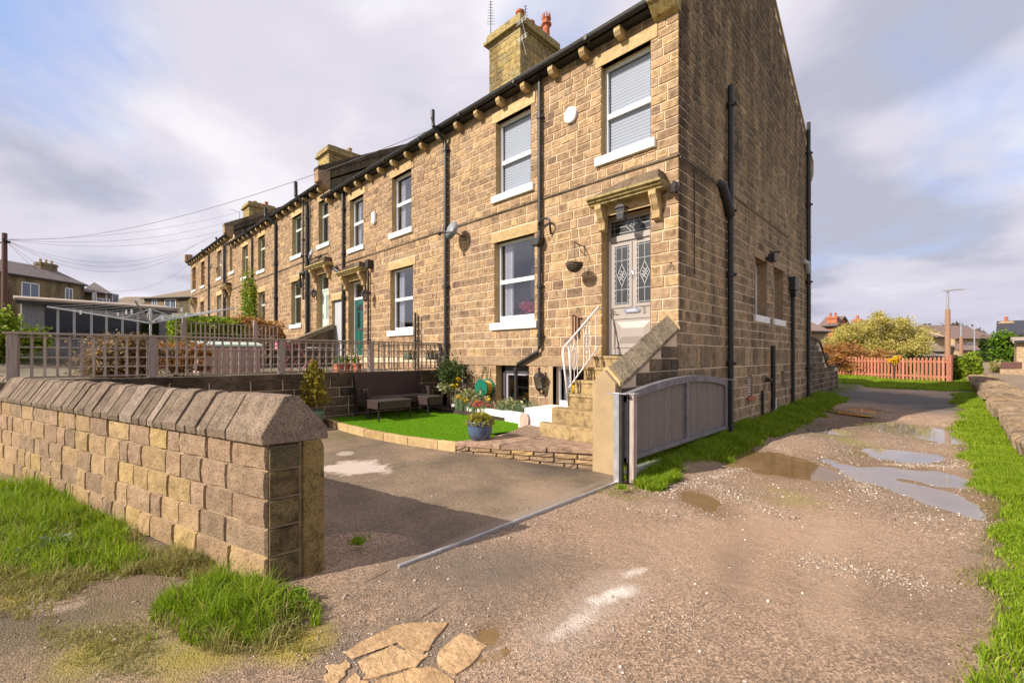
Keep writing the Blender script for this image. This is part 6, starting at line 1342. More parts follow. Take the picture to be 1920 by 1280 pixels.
for k in range(110):
    q = RNG.random()**.8; zz = .42+.80*q; r_ = .46*(1-q)**.6*RNG.uniform(.5, 1.); an = RNG.uniform(0, 6.28); m = 26; s = np.linspace(.15, 1, m)[:, None]
    e = np.array([math.cos(an)*r_, math.sin(an)*r_, .06+.1*q]); lv.append(np.array([cp[0], cp[1], .13+zz])+s*e+RNG.normal(0, .016, (m, 3)))
leaves('crown', np.concatenate(lv), .028, 'leaf_conifer', t, 2.4); b = MB().tube([(*cp, .42), (*cp, 1.3)], [.02, .006], 6)
b.build('trunk', 'bark', t)
bp = (-2.13, -2.42); bz_ = pz(*bp)+.002; t = thing('blue_plant_pot', 'blue glazed pot of yellow green heather on the flagstones', 'potted plant', (*bp, bz_))
MB().lathe([(.125, .0), (.15, .01), (.185, .10), (.20, .20), (.19, .26), (.205, .275), (.205, .295), (.185, .295), (.175, .26), (.0, .25)], (*bp, bz_), 28).build('pot', 'bluepot', t, smooth=True)
MB().lathe([(.0, .255), (.178, .255), (.178, .258), (.0, .259)], (*bp, bz_), 20).build('soil', 'soil', t)
q = np.column_stack([RNG.normal(bp[0], .07, 300), RNG.normal(bp[1], .07, 300), np.full(300, bz_+.25)]); grass('stems', q, RNG.uniform(.12, .26, 300), 'leaf_pot', .008, 1.1, t)
pp = RNG.normal(0, 1, (1300, 3)); pp /= np.linalg.norm(pp, axis=1)[:, None]; pp *= RNG.uniform(.5, 1, 1300)[:, None]; pp[:, 2] = np.abs(pp[:, 2]); pp = pp*np.array([.235, .235, .19])+np.array([bp[0], bp[1], bz_+.24]); leaves('crown', pp, .022, 'leaf_pot', t, 2.2)
# fallen weeds at the kerb
for px, py, wh in ((890, 853, 'at the foot of the kerb by the blue pot'), (1165, 912, 'beside the pale gate channel'), (672, 1012, 'alone in the wall shadow on the drive')):
    X, Y = GZ(px, py, .08); grass('weed_tuft', np.column_stack([RNG.normal(X, .03, 60), RNG.normal(Y, .03, 60), np.full(60, .05)]), .07, 'grass', .012, 1.3, label='small green weed tuft '+wh, category='weed', group='weed tufts on the drive')
# small notch: old stones showing through the road
rs = struct(bpy.data.objects.new('bedrock_patch', None)); COL.objects.link(rs)
M['bedrock'] = stone_mat('worn_yellow_bedrock', [(.56, .36, .185), (.62, .41, .22), (.50, .32, .17)], fine=30, bumpd=.015, soot=.35)
def slab(pxs, hgt=.001):
    q = [GZ(x, y, 0.) for x, y in pxs]; c = np.mean(q, 0); pts = []
    n_ = len(q)
    for i in range(n_):
        a_, b_ = np.array(q[i]), np.array(q[(i+1) % n_])
        for s in (0., .33, .66): pts.append(a_+(b_-a_)*s+RNG.normal(0, .008, 2))
    m = len(pts); v = [(p[0], p[1], -.03) for p in pts]+[(p[0], p[1], hgt*.5) for p in pts]+[(c[0]+(p[0]-c[0])*.95, c[1]+(p[1]-c[1])*.95, hgt+RNG.normal(0, .0012)) for p in pts]+[(c[0], c[1], hgt)]
    f = []
    for i in range(m): j = (i+1) % m; f += [(i, j, m+j, m+i), (m+i, m+j, 2*m+j, 2*m+i), (2*m+i, 2*m+j, 3*m)]
    MB().add(v, f).build('stone', 'bedrock', rs)
slab([(640, 1222), (740, 1170), (838, 1165), (800, 1215), (790, 1228), (735, 1202), (660, 1235)])
slab([(668, 1240), (735, 1206), (802, 1228), (770, 1250), (690, 1272)])
slab([(818, 1222), (868, 1184), (908, 1210), (888, 1240), (850, 1262), (822, 1248)])
slab([(610, 1250), (650, 1238), (656, 1256), (630, 1284), (606, 1280)])
slab([(664, 1262), (690, 1276), (690, 1310), (640, 1320), (640, 1290)])
slab([(700, 1278), (780, 1252), (812, 1248), (850, 1272), (840, 1310), (690, 1320)])
# ---------------------------------------------------------------- right side: dry stone wall, raised path, verge
dw = thing('dry_stone_wall', 'low dry stone wall topped with stones on edge along the right verge', 'wall', (4.2, 6, .1)); WX0 = 3.90
wz = lambda y: float(gbase(0, y))+.40+.06*math.sin(y*1.3)+.04*math.sin(y*3.1)
rg = random.Random(81)
M['drystone'] = stone_mat('lichened_drystone', [(.30, .21, .13), (.36, .26, .16), (.24, .17, .11), (.33, .25, .17), (.20, .15, .10)], fine=30, bumpd=.02, soot=.6)
struct(sheet('raised_path', np.array([WX0+.10, 4.2, 4.6, 5.2, 6, 7, 8.5, 11]), np.arange(-9, 90, .5), lambda x, y: gbase(x, y)+.30+vnoise(x, y, .8, 41)*.06, 'path'))
ys_ = [-8.0]
while ys_[-1] < 24: ys_.append(ys_[-1]+rg.uniform(.055, .13)*(1 if ys_[-1] < 12 else 1.6))
cop = [(a_, b_) for a_, b_ in zip(ys_[:-1], ys_[1:])]
cop.sort(key=lambda c: abs(c[0]-4.5)); vs, fs = [], []
def slab_mesh(y0, y1):
    wd = rg.uniform(.62, .95); x0 = WX0+rg.uniform(-.05, .06); zt_ = wz((y0+y1)/2)+rg.uniform(-.035, .035); z0 = zt_-rg.uniform(.2, .3); t = rg.uniform(-.04, .04)
    pr = [(x0+.02, z0), (x0-.01, zt_-.06), (x0+.06, zt_), (x0+wd*.6, zt_+rg.uniform(-.02, .02)), (x0+wd, zt_-.05), (x0+wd, z0)]
    v = [(a_, y0+.005, b_) for a_, b_ in pr]+[(a_, y1-.005+t*(b_-z0), b_) for a_, b_ in pr]; n_ = len(pr)
    return v, [tuple(range(n_))[::-1], tuple(range(n_, 2*n_))]+[(i, (i+1) % n_, n_+(i+1) % n_, n_+i) for i in range(n_)]
nobj = 0
for (y0, y1) in cop:
    v, f = slab_mesh(y0, y1)
    if y0 > 0 and nobj < 130: MB().add(v, f).build('coping_stone', 'drystone', dw, .008); nobj += 1
    else: b = len(vs); vs += v; fs += [tuple(b+i for i in q) for q in f]
me = bpy.data.meshes.new('far_stones'); me.from_pydata(vs, [], fs); link('far_stones', me, 'drystone', dw, kind='stuff')
cells = []
for k in range(4):
    y = -8.
    while y < 24:
        l_ = rg.uniform(.12, .38)*(1 if y < 14 else 1.8); z0 = float(gbase(0, y))-.06+k*.085; cells.append((y+.008, y+l_-.01, z0+.004, z0+.082)); y += l_
cells.sort(key=lambda c: abs(c[0]-4.5)); place_stones(dw, cells, lambda a_, z: (WX0+.06+rg.uniform(-.02, .02), a_, z), R(90), 'drystone', .06, 110, rng=rg)
MB().prism([(-8, -.2), (24, .0), (24, .62), (9, .40), (-8, .22)], lambda a_, b_, t: (t, a_, b_), WX0+.07, WX0+.5).build('wall_core', 'mortar_end', dw)
# grass
def scatter(n, x0, x1, y0, y1, cond, dens=None):
    q = np.stack([RNG.uniform(x0, x1, n), RNG.uniform(y0, y1, n)], 1); k = cond(q[:, 0], q[:, 1])
    if dens is not None: k &= RNG.random(n) < dens(q[:, 0], q[:, 1])
    q = q[k]; return np.column_stack([q, ground(q[:, 0], q[:, 1], False)-.01])
vn = lambda x, y, s, k: vnoise(x, y, s, k)
edge_r = lambda x, y: x-3.38+vn(x, y, 1.5, 51)*.40+vn(x, y, 5, 52)*.22
def hvar(p, lo, hi, seed): return (lo+(hi-lo)*np.clip(vnoise(p[:, 0], p[:, 1], 1.6, seed)+.5+vnoise(p[:, 0], p[:, 1], 6, seed+1)*.5, 0, 1))*RNG.uniform(.55, 1.1, len(p))
p = scatter(210000, 2.9, 4.0, -5.8, 3.2, lambda x, y: edge_r(x, y) > 0, lambda x, y: np.clip(edge_r(x, y)*3.5+.12, 0, 1)); grass('verge_grass', p, hvar(p, .05, .14, 53), 'grass', .0075, 1.0, kind='stuff')
p = scatter(90000, 2.9, 4.0, 3.2, 15, lambda x, y: edge_r(x, y) > 0, lambda x, y: np.clip(edge_r(x, y)*3.5+.15, 0, 1)); grass('verge_grass', p, hvar(p, .06, .15, 55), 'grass', .014, 1.0, kind='stuff')
p = scatter(26000, 2.8, 4.0, -5.5, 10, lambda x, y: (edge_r(x, y) > -.12), lambda x, y: np.clip(1-np.abs(edge_r(x, y))*3, 0, 1)); grass('verge_dry_grass', p, hvar(p, .03, .09, 57), 'grass_dry', .006, 1.2, kind='stuff')
edge_l = lambda x, y: .40+.40*sstep(-1.6, .8, y)-x+vn(x, y, 1.7, 61)*.35+vn(x, y, 5, 62)*.18
p = scatter(150000, .0, 1.3, -1.95, 11.5, lambda x, y: (edge_l(x, y) > 0) & (x > .03), lambda x, y: np.clip(edge_l(x, y)*4+.15, 0, 1)); grass('end_wall_grass', p, hvar(p, .07, .20, 63), 'grass', .010, .9, kind='stuff')
p = scatter(9000, .2, .75, -2.35, -1.3, lambda x, y: np.hypot((x-.47)/.24, (y+1.78)/.42)+vn(x, y, 6, 66)*.5 < 1); grass('gate_grass', p, hvar(p, .05, .15, 67), 'grass', .009, 1., kind='stuff')
p = scatter(5000, .15, 1.0, -2.9, -1.9, lambda x, y: np.hypot((x-.45)/.35, (y+2.35)/.35)+vn(x, y, 6, 68)*.6 < .9, lambda x, y: x*0+.3); grass('gate_dry_grass', p, .045, 'grass_dry', .006, 1.3, kind='stuff')
far_edge = lambda x, y: y-(17.3-.30*x)+vn(x, y, .8, 71)*1.2
p = scatter(90000, -3, 4.2, 14, 25.5, lambda x, y: far_edge(x, y) > 0); grass('far_verge_grass', p, hvar(p, .10, .22, 73), 'grass', .022, .9, kind='stuff')
for c, r_, n_, s_ in (((1490, 938), (.42, .20), 2600, 81), ((1612, 832), (.22, .55), 2600, 83)):
    X, Y = GZ(c[0], c[1], .05 if s_ == 81 else .15)
    p = scatter(n_*6, X-1, X+1, Y-1, Y+1, lambda x, y: np.hypot((x-X)/r_[0], (y-Y)/r_[1])+vn(x, y, 4, s_)*.8 < 1, lambda x, y: x*0+.5); grass('road_grass', p, .028, 'grass_dry', .006, 1.3, kind='stuff')
# clumps in front of the garden wall
def wall_clump(name, px0, px1, py0, py1, n, lo, hi, seed, mat='grass', dens=1., wd=.008, lean=.9):
    A_ = GZ((px0+px1)/2, (py0+py1)/2); l = GZ(px0, (py0+py1)/2); r = GZ(px1, (py0+py1)/2); nr = GZ((px0+px1)/2, py1); fr_ = GZ((px0+px1)/2, py0)
    a_ = np.array(r)-np.array(l); b_ = np.array(nr)-np.array(fr_); q = RNG.uniform(-1, 1, (n*2, 2)); rr = np.hypot(q[:, 0], q[:, 1])+vnoise(q[:, 0]*1.2, q[:, 1]*1.2, 1.7, seed)*.7+vnoise(q[:, 0], q[:, 1], 6, seed)*.3
    ok = (rr < 1.) & (RNG.random(len(rr)) < np.clip((1.02-rr)*2.6, .05, 1)); q = q[ok][:n]; rr = rr[ok][:n]; P_ = np.array(A_)+q[:, :1]*a_/2+q[:, 1:]*b_/2; ok = P_[:, 1] < wl(P_[:, 0])-.02; P_ = P_[ok]; rr = rr[ok]
    p = np.column_stack([P_, ground(P_[:, 0], P_[:, 1], False)-.01]); h = lo+(hi-lo)*np.clip(1.15-rr, 0, 1)**.6; tuft = .55+.9*np.clip(vnoise(p[:, 0], p[:, 1], 7, seed+3)+.5, 0, 1); grass(name, p, h*tuft*RNG.lognormal(-.25, .38, len(p)), mat, wd, lean, kind='stuff')
wall_clump('wall_grass', -260, 240, 930, 1085, 42000, .04, .16, 91, wd=.007)
wall_clump('wall_grass', -300, 170, 905, 975, 20000, .07, .18, 92, wd=.008)
wall_clump('wall_grass', 285, 545, 1080, 1200, 19000, .03, .15, 93, wd=.0065)
wall_clump('wall_grass', 430, 600, 1100, 1170, 5500, .03, .09, 94, wd=.009, lean=1.2)
wall_clump('wall_dry_grass', 230, 420, 1035, 1085, 7000, .03, .10, 95, 'grass_dry', wd=.006, lean=1.2)
wall_clump('moss_grass', -80, 240, 1040, 1120, 9000, .02, .07, 96, 'grass_dry', wd=.006, lean=1.3)
wall_clump('wall_dry_grass', 270, 590, 1070, 1215, 5000, .03, .11, 99, 'grass_dry', wd=.006, lean=1.2)
wall_clump('wall_dry_grass', -200, 260, 900, 1100, 9000, .03, .12, 100, 'grass_dry', wd=.006, lean=1.2)
wall_clump('moss_grass', 320, 560, 1140, 1215, 3500, .02, .06, 97, 'grass_dry', wd=.005, lean=1.3)
wall_clump('moss_grass', 60, 330, 1150, 1260, 2600, .01, .04, 98, 'grass_dry', wd=.005, lean=1.3)
# broad leaved weeds in the clumps
t = leaves('dock_leaves', np.column_stack([*(np.array(GZ(540, 1140))[:, None]+RNG.normal(0, .07, (2, 90))), RNG.uniform(.01, .07, 90)]), .035, 'leaf_green', None, 2.5, .1, kind='stuff')
leaves('thistle_leaves', np.column_stack([*(np.array(GZ(100, 1030))[:, None]+RNG.normal(0, .08, (2, 60))), RNG.uniform(.03, .11, 60)]), .022, 'stem_grey', None, 3., .1, kind='stuff')
# pebbles
def pebbles(name, pts, size):
    n = len(pts); ico = np.array([(1, 0, 0), (-1, 0, 0), (0, 1, 0), (0, -1, 0), (0, 0, 1), (0, 0, -1)], float)*.5; F = np.array([(0, 2, 4), (2, 1, 4), (1, 3, 4), (3, 0, 4), (2, 0, 5), (1, 2, 5), (3, 1, 5), (0, 3, 5)])
    s = size*RNG.lognormal(0, .45, n); sc = np.stack([s*RNG.uniform(.7, 1.4, n), s*RNG.uniform(.7, 1.4, n), s*RNG.uniform(.4, .8, n)], 1)
    v = ico[None]*sc[:, None]+RNG.normal(0, .12, (n, 6, 3))*s[:, None, None]; a_ = RNG.uniform(0, 6.28, n); c, s_ = np.cos(a_)[:, None], np.sin(a_)[:, None]
    V = np.stack([v[..., 0]*c-v[..., 1]*s_, v[..., 0]*s_+v[..., 1]*c, v[..., 2]], -1)+np.asarray(pts)[:, None]
    FF = (np.arange(n)[:, None, None]*6+F[None]).ravel(); np_mesh(name, V.reshape(-1, 3), FF, 3, 'pebble', None, np.repeat(RNG.random(n), 6), kind='stuff')
def gz_pts(n, x0, x1, y0, y1, dens): q = scatter(n, x0, x1, y0, y1, lambda x, y: x > .2, dens); q[:, 2] = ground(q[:, 0], q[:, 1])+.002; return q
pebbles('gravel', gz_pts(42000, .2, 3.5, -6.4, 5, lambda x, y: np.clip(vn(x, y, .9, 101)*2.4+.22, .04, 1)), .009)
pebbles('gravel', gz_pts(16000, .3, 3.4, -1.5, 9, lambda x, y: np.clip(vn(x, y, .7, 103)*2.6+.1, .02, 1)), .011)
sel = []
for p in PUD[:6]:
    a_ = RNG.uniform(0, 6.28, 500); r_ = RNG.normal(1.2, .22, 500); c, s = math.cos(p[4]), math.sin(p[4]); u, v = np.cos(a_)*p[2]*r_, np.sin(a_)*p[3]*r_; sel.append(np.stack([p[0]+c*u-s*v, p[1]+s*u+c*v], 1))
q = np.concatenate(sel); q = q[(q[:, 0] > .5)]; pebbles('white_chippings', np.column_stack([q, ground(q[:, 0], q[:, 1])+.004]), .011)
q = np.stack([RNG.uniform(-4, .2, 2500), RNG.uniform(-9, -5, 2500)], 1); q = q[q[:, 1] < wl(q[:, 0])-.1]; pebbles('gravel', np.column_stack([q, ground(q[:, 0], q[:, 1])+.002]), .008)
q = np.stack([RNG.uniform(-4, .1, 1200), RNG.uniform(-6, -2.9, 1200)], 1); q = q[q[:, 1] > wl(q[:, 0])+.4]; pebbles('gravel', np.column_stack([q, drive_z(q[:, 0], q[:, 1])+.002]), .007)
M['pebble_white'] = simple('pale_limestone', (.62, .56, .50), .9, var=.2, vsc=60)
lone = [(1393, 987, .03), (1397, 1005, .03), (1505, 1105, .03), (1440, 1120, .035), (1163, 1240, .03), (1312, 1212, .03), (215, 1190, .035), (405, 1187, .03), (1450, 905, .04), (1460, 912, .04), (1745, 913, .05), (1695, 923, .035)]
for px, py, s in lone: s *= .7; X, Y = GZ(px, py, .03); z = float(ground(X, Y)); tag(MB().lathe([(s*.3, -.3*s), (s*.55, .0), (s*.4, s*.32), (s*.1, s*.4)], (X, Y, z+s*.1), 5).build('loose_stone', 'pebble_white', None, .004), 'small whitish stone lying loose on the lane', 'stone', 'loose stones on the lane')

def chips(p0, p1, n, spread, size, z=.03):
    A_, B_ = np.array(GZ(*p0, z)), np.array(GZ(*p1, z)); t_ = RNG.random(n)[:, None]; q = A_+(B_-A_)*t_+RNG.normal(0, spread, (n, 2))*RNG.uniform(.2, 1, (n, 1)); q = q[q[:, 0] > .25]
    pebbles('white_chippings', np.column_stack([q, ground(q[:, 0], q[:, 1])+.003]), size)
chips((1215, 925), (1400, 872), 1500, .12, .014); chips((1330, 905), (1475, 965), 700, .16, .015); chips((1180, 950), (1290, 960), 500, .2, .011)
chips((1590, 880), (1640, 930), 900, .16, .013); chips((1660, 868), (1800, 872), 900, .10, .012); chips((1480, 1040), (1760, 1090), 1400, .22, .010)
chips((1240, 1170), (1340, 1120), 700, .2, .008); chips((900, 1270), (1250, 1180), 900, .25, .006); chips((600, 1230), (900, 1150), 900, .25, .007)
# ---------------------------------------------------------------- picket fence, hedge, lamps and trees at the bend
def gxy(px, py, z): return GZ(px, py, z)
zf = .34; FA = Vector((*gxy(1545, 707, zf), 0)); FB = Vector((*gxy(1782, 718.5, zf), 0)); fd = (FB-FA).normalized(); FL = (FB-FA).length; fa = math.atan2(fd.y, fd.x)
pf = thing('picket_fence', 'reddish brown picket fence across the end of the lane', 'fence', ((FA.x+FB.x)/2, (FA.y+FB.y)/2, zf)); fn_ = Vector((fd.y, -fd.x, 0))
if fn_.dot(Vector((EYE[0]-FA.x, EYE[1]-FA.y, 0))) < 0: fn_ = -fn_
def fb(a0, a1, d0, d1, z0, z1, n_, rnd=False):
    def f(a_, d, z): p = FA+fd*a_+fn_*d; return (p.x, p.y, z)
    pr = [(a0, z0), (a1, z0), (a1, z1), (a0, z1)] if not rnd else [(a0, z0), (a1, z0), (a1, z1-.05), ((a0+a1)/2, z1), (a0, z1-.05)]
    return MB().prism(pr, lambda a_, b_, t: f(a_, t, b_), d0, d1).build(n_, 'picket', pf)
HP = 1.22; k = 0; a_ = 0.
while a_ < FL: fb(a_, a_+.095, .03, .05, zf+.06, zf+HP+.05*math.sin(a_*.8+1.8), 'picket', True); a_ += .165
for q in (0, .36, .66, 1.): fb(FL*q-.05, FL*q+.05, -.07, .03, zf-.05, zf+HP+.08, 'post')
for z in (.25, .95): fb(0, FL, .0, .028, zf+z, zf+z+.08, 'rail')
GB = FB; r2 = Vector((*W(1795, 21.8), 0)); tag(MB().prism([(0, 0), ((r2-FB).length, 0), ((r2-FB).length, 1.3), (0, 1.3)], lambda a0_, b_, t: ((FB+(r2-FB).normalized()*a0_).x, (FB+(r2-FB).normalized()*a0_).y+t, zf+.02+b_), .06, .10).build('side_fence_panel', 'picket', None), 'short reddish fence panel turning the corner behind the lamp post', 'fence panel')
def lamp(px, Z, zb_, py_top, arm_px, label, wood_to=None, r=.10):
    x, y = W(px, Z); zt_ = zat(px, py_top, Z); t = thing('street_lamp', label, 'street lamp', (x, y, zb_)); zw = zat(px, wood_to, Z) if wood_to else zb_
    if wood_to: MB().tube([(x, y, zb_-.1), (x, y, zb_+1.2), (x, y, zw)], [r*1.5, r*1.1, r*.95], 10).build('column', 'lamp_wood', t)
    MB().tube([(x, y, zw), (x, y, zt_-.05)], [r*.55, r*.45], 8).build('upper_tube', 'galv', t)
    L_ = arm_px/FPX*Z; dx_, dy_ = RV; s = 1 if arm_px > 0 else -1
    h = MB(); pr = [(-.12*s, -.03), (L_, .05), (L_, .09), (L_*.5, .10), (-.15*s, .04)]
    h.prism(pr, lambda a0_, b_, q: (x+dx_*a0_-dy_*q, y+dy_*a0_+dx_*q, zt_+b_), -.09, .09).build('lamp_head', 'plastic_grey', t, .01); return t
lamp(1777, 20.6, zf, 545, 31, 'tall brown columned street lamp in front of the picket fence', 580)
lamp(1802, 42, .8, 609, 20, 'smaller street lamp further along the path', 630, .13)
lamp(1827, 46, .8, 617, 2, 'thin pale pole beyond the second street lamp', None, .12)
x, y = W(1814, 20.9); hedge('laurel_hedge', 'square bright laurel hedge beside the end of the picket fence', 'leaf_lime', x-.42, x+.40, y-.4, y+.5, .5, 1.52, 3600, .10)
x, y = W(1640, 27.5); shrub('willow_bush', 'big round yellow willow bush behind the picket fence', 'bush', (x, y, 2.25), (2.6, 2.2, 1.95), 60000, .05, 'leaf_willow', 26, 2.8, clumps=110, spread=.15, base=.4, sr=.03)
x, y = W(1590, 25.0); shrub('dogwood_bush', 'orange stemmed low bush left of the willow', 'bush', (x, y, 1.25), (1.7, 1.0, .95), 9000, .045, 'leaf_orange', 40, 7., clumps=30, spread=.25, base=.4)
x, y = W(1676, 22.4); shrub('forsythia', 'small yellow forsythia poking over the picket fence', 'bush', (x, y, 1.45), (.28, .2, .22), 260, .05, 'petal_yellow', 6, base=.4)
x, y = W(1690, 22.8); shrub('garden_shrub', 'green shrub behind the right half of the picket fence', 'shrub', (x, y, 1.0), (.5, .4, .5), 1500, .08, 'leaf_green', 6, base=.4)

# ---------------------------------------------------------------- distant houses
def simple_house(name, label, p0, p1, dep, zb_, ze, rise, wall, roofm, wins=(), chim=(), hip=False, group=None, over=.25, winm='upvc', cat='house'):
    """p0,p1: (px,Z) of the wall foot seen from the lane; dep: depth away from the camera"""
    A_ = Vector((*W(*p0), 0)); B_ = Vector((*W(*p1), 0)); a_ = (B_-A_).normalized(); L_ = (B_-A_).length; n_ = Vector((-a_.y, a_.x, 0))
    if n_.dot(Vector((A_.x-EYE[0], A_.y-EYE[1], 0))) < 0: n_ = -n_
    t = thing(name, label, cat, ((A_.x+B_.x)/2, (A_.y+B_.y)/2, zb_), group)
    f = lambda u, d, z: tuple(A_+a_*u+n_*d+Vector((0, 0, z)))
    b = MB().prism([(0, 0), (L_, 0), (L_, dep), (0, dep)], lambda u, d, z: f(u, d, z), zb_, ze)
    if not hip:
        for u0, u1 in ((0, .02), (L_-.02, L_)): b.prism([(0, ze), (dep, ze), (dep/2, ze+rise)], lambda d, z, u: f(u, d, z), u0, u1)
    b.build('wall', wall, t)
    o = over; hx = min(dep, L_)/2*.98
    if hip: v = [f(-o, -o, ze), f(L_+o, -o, ze), f(L_+o, dep+o, ze), f(-o, dep+o, ze), f(hx, dep/2, ze+rise), f(L_-hx, dep/2, ze+rise)]; MB().add(v, [(0, 1, 5, 4), (1, 2, 5), (2, 3, 4, 5), (3, 0, 4), (0, 3, 2, 1)]).build('roof', roofm, t)
    else: MB().prism([(-o, ze-.1), (dep/2, ze+rise), (dep+o, ze-.1), (dep+o, ze+.06), (dep/2, ze+rise+.16), (-o, ze+.06)], lambda d, z, u: f(u, d, z), -.15, L_+.15).build('roof', roofm, t)
    MB().prism([(-o-.1, ze-.06), (-o, ze-.06), (-o, ze+.05), (-o-.1, ze+.05)], lambda d, z, u: f(u, d, z), -.1, L_+.1).build('gutter', 'iron', t)
    for u0, u1, z0, z1 in wins:
        w_ = MB()
        for q0, q1, s0, s1 in ((u0, u1, z0, z0+.08), (u0, u1, z1-.08, z1), (u0, u0+.07, z0, z1), (u1-.07, u1, z0, z1), ((u0+u1)/2-.03, (u0+u1)/2+.03, z0, z1)): w_.prism([(q0, s0), (q1, s0), (q1, s1), (q0, s1)], lambda u, z, d: f(u, d, z), -.05, .03)
        wo_ = w_.build('window', winm, t); MB().prism([(u0+.07, z0+.08), (u1-.07, z0+.08), (u1-.07, z1-.08), (u0+.07, z1-.08)], lambda u, z, d: f(u, d, z), -.022, -.012).build('pane', 'dark_glass', wo_)
        MB().prism([(u0-.1, z0-.12), (u1+.1, z0-.12), (u1+.1, z0), (u0-.1, z0)], lambda u, z, d: f(u, d, z), -.08, .02).build('sill', 'ashlar', wo_)
    for u, d, w_, zt_, pots in chim:
        c = MB().prism([(u-w_/2, d-.35), (u+w_/2, d-.35), (u+w_/2, d+.35), (u-w_/2, d+.35)], lambda q, s, z: f(q, s, z), ze+rise*.3, zt_).prism([(u-w_/2-.06, d-.41), (u+w_/2+.06, d-.41), (u+w_/2+.06, d+.41), (u-w_/2-.06, d+.41)], lambda q, s, z: f(q, s, z), zt_-.25, zt_-.1).build('chimney', wall, t)
        for k in range(pots): MB().lathe([(.11, 0), (.09, .28), (.12, .32), (.09, .36)], f(u-w_/2+w_*(k+.5)/pots, d, zt_), 8).build('chimney_pot', 'buff_pot' if wall == 'stone_far' else 'terracotta', c)
    return t, f, L_
M['dark_glass'] = simple('dark_reflecting_pane', (.10, .14, .20), .04, spec=.9)
M['stone_far'] = stone_mat('distant_stone_wall', [(.24, .19, .11), (.28, .22, .13)], fine=6, bumpd=.02, soot=.5, stain=True)
M['stone_far_warm'] = stone_mat('distant_warm_stone_wall', [(.42, .30, .19), (.46, .33, .21)], fine=6, bumpd=.02, soot=.4)
M['slate_left'] = stone_mat('left_slate_roof', [(.17, .145, .14), (.21, .18, .17)], fine=4, bumpd=.03, soot=.6)
M['slate_black'] = simple('new_black_slate', (.03, .03, .04), .4, var=.1, vsc=4)
# left: semi-detached pair beyond the gardens
ze = zat(100, 532, 44)
simple_house('stone_house', 'long grey roofed stone house at the far left behind the shed', (-60, 36), (158, 45), 8, 1.5, ze, 1.7, 'stone_far', 'slate_left', [(3.6, 5.0, ze-1.9, ze-.5), (7.2, 7.9, ze-1.7, ze-.5), (11.2, 12.6, ze-1.6, ze-.4), (9.8, 10.2, ze-1.6, ze-.6), (3.8, 5.2, ze-4.6, ze-3.3)], [(8.3, 3.4, 1.5, ze+2.15, 3)], hip=False)
ze = zat(185, 549, 46.5)
simple_house('stone_house', 'lower hip roofed wing right of the far left stone house', (157, 46), (206, 47.5), 6, 1.5, ze, 1.5, 'stone_far', 'slate_left', [(.9, 2.0, ze-1.8, ze-.5)], [], hip=True)
ze = zat(310, 559, 48)
simple_house('stone_house', 'hip roofed house peeping out at the end of the terrace', (270, 48.5), (372, 47), 7.0, 1.8, ze, 1.6, 'stone_far', 'slate_old', [(1.1, 1.8, ze-1.2, ze-.1), (2.8, 4.3, ze-1.3, ze-.15)], [(4.9, 3.4, 1.1, ze+2.4, 3)], hip=True)
ze = zat(230, 566, 60)
simple_house('stone_house', 'low distant roof between the two left houses', (195, 60), (265, 60), 7, 1.8, ze-.4, 1.4, 'stone_far', 'slate_old', hip=False)
# right side
def hz(py, Z): return zat(0, py, Z)
simple_house('stone_house', 'grey tiled house just right of the big gable', (1480, 36), (1552, 37), 7, .5, hz(621, 36), 1.7, 'stone_far_warm', 'slate_pink', [(1.2, 2.4, 1.5, 2.7)], [])
simple_house('brick_house', 'red brick gabled house behind the willow bush', (1538, 43), (1568, 42), 4.5, .5, hz(612, 43), .9, 'brick_red', 'slate_pink', [], [(.9, .5, .8, hz(594, 43), 2), (2.6, 1.5, .6, hz(600, 43), 1)])
simple_house('long_roofed_house', 'broad weathered roofed house behind the bush', (1674, 50), (1772, 52), 8, .8, hz(631, 50), 1.75, 'stone_far_warm', 'slate_pink', [(1.4, 2.4, 2., 3.)], [(1.9, 4, 1.4, hz(606, 50), 3), (4.0, 4, 1.0, hz(608, 50), 2)], hip=True)
simple_house('stone_outbuilding', 'low stone slated outbuilding behind the picket fence', (1694, 30), (1765, 30), 3.4, .5, hz(660, 30), 1.25, 'stone_far', 'slate_old', cat='outbuilding')
simple_house('garage', 'flat grey roofed garage behind the picket fence', (1622, 25.5), (1798, 26.5), 4, .3, hz(669, 26), .12, 'render', 'roof_felt', cat='garage')
simple_house('stone_house', 'pinkish roofed house beyond the second street lamp', (1790, 60), (1872, 62), 8, 1.0, hz(635, 60), 2.0, 'stone_far_warm', 'slate_pink', [(.8, 1.6, 2.0, 3.2), (2.2, 3.4, 2.2, 3.4)], [(5.2, 4, 1.5, hz(610, 60), 3)], hip=False)
simple_house('bus_shelter_shed', 'small dark roofed shed by the far path', (1800, 52), (1848, 52), 2.5, 1.0, hz(657, 52), .5, 'stone_far_warm', 'slate_pink', cat='shed')
simple_house('cottage', 'stone cottage with new black slate roof at the right edge', (1873, 33), (2100, 29), 4.5, .6, hz(628, 33), 1.0, 'stone_far_warm', 'slate_black', [(2.2, 2.8, 1.7, 2.7)], [(.35, 2.2, .7, hz(600, 33), 1)])
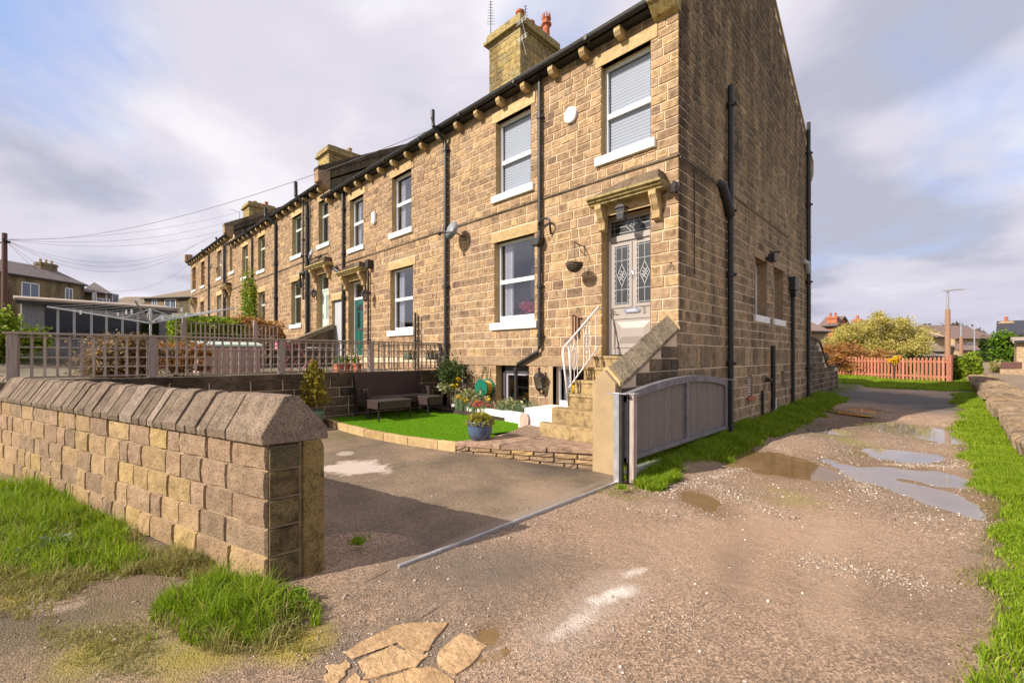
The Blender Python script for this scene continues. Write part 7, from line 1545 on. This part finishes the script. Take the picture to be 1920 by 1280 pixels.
tb, f_, L_ = simple_house('stone_outbuilding', 'near stone outbuilding at the extreme right edge', (1906, 24), (1990, 22.9), 3, .5, hz(640, 24), .12, 'stone_far_warm', 'roof_felt', cat='outbuilding')
x, y = W(1893, 26); shrub('garden_tree', 'dark green small tree beside the right cottage', 'tree', (x, y, 2.1), (.95, .8, .85), 7000, .11, 'leaf_green', 8, base=.6, trunk=1, sr=.03)
x, y = W(1862, 36); shrub('garden_tree', 'dark leaning evergreen left of the right cottage', 'tree', (x, y, 2.2), (.7, .7, 1.3), 4500, .13, 'leaf_dark', 5, base=.7, trunk=1, sr=.03)
x, y = W(1845, 40); shrub('garden_shrub', 'low rounded hedge shrub beside the far path', 'shrub', (x, y, 1.45), (1.5, 1.0, .5), 3200, .12, 'leaf_lime', 5, base=.8)
x, y = W(1870, 24); shrub('verge_shrub', 'weedy pale shrub on the right side of the path', 'shrub', (x, y, .95), (.35, .8, .4), 1800, .06, 'grass_dry', 5, base=.6)
x, y = W(1896, 22.4); tag(MB().box(x-.35, x+.35, y-.15, y+.15, .95, 1.3).build('bench_box', 'pole', None, .02), 'dark red box on the low wall at the right edge', 'box')
x0_, y0_ = W(1886, 22); tag(MB().box(x0_-.2, x0_+1.6, y0_-.1, y0_+.3, .5, .94).build('low_wall', 'stone_far_warm', None, .02), 'low pale stone wall under the dark red box', 'wall')
# far wooded ridge
hl = thing('wooded_ridge', 'bare brownish trees along the horizon at the right', 'woodland', (*W(1760, 160), 2))
pts = []
for px, py, rr in ((1718, 617, 3.), (1745, 613, 3.4), (1772, 612, 4.), (1790, 612, 4.2), (1812, 617, 3.2), (1700, 624, 3), (1840, 628, 2.5), (1600, 640, 3), (1575, 640, 3)):
    x, y = W(px, 165); zc_ = zat(px, py+8, 165); pts.append(crown_pts((x, y, zc_-1.5), (rr*1.3, rr*1.3, rr*.9), 1500, 20, .3))
o = leaves('crowns', np.concatenate(pts), .55, 'far_trees', hl, 2.2); o['kind'] = 'stuff'
b = MB()
for px in (1718, 1745, 1772, 1790, 1812): x, y = W(px, 165); b.tube([(x, y, 0), (x, y, 10)], .3, 5)
b.build('trunks', 'bark', hl, kind='stuff')
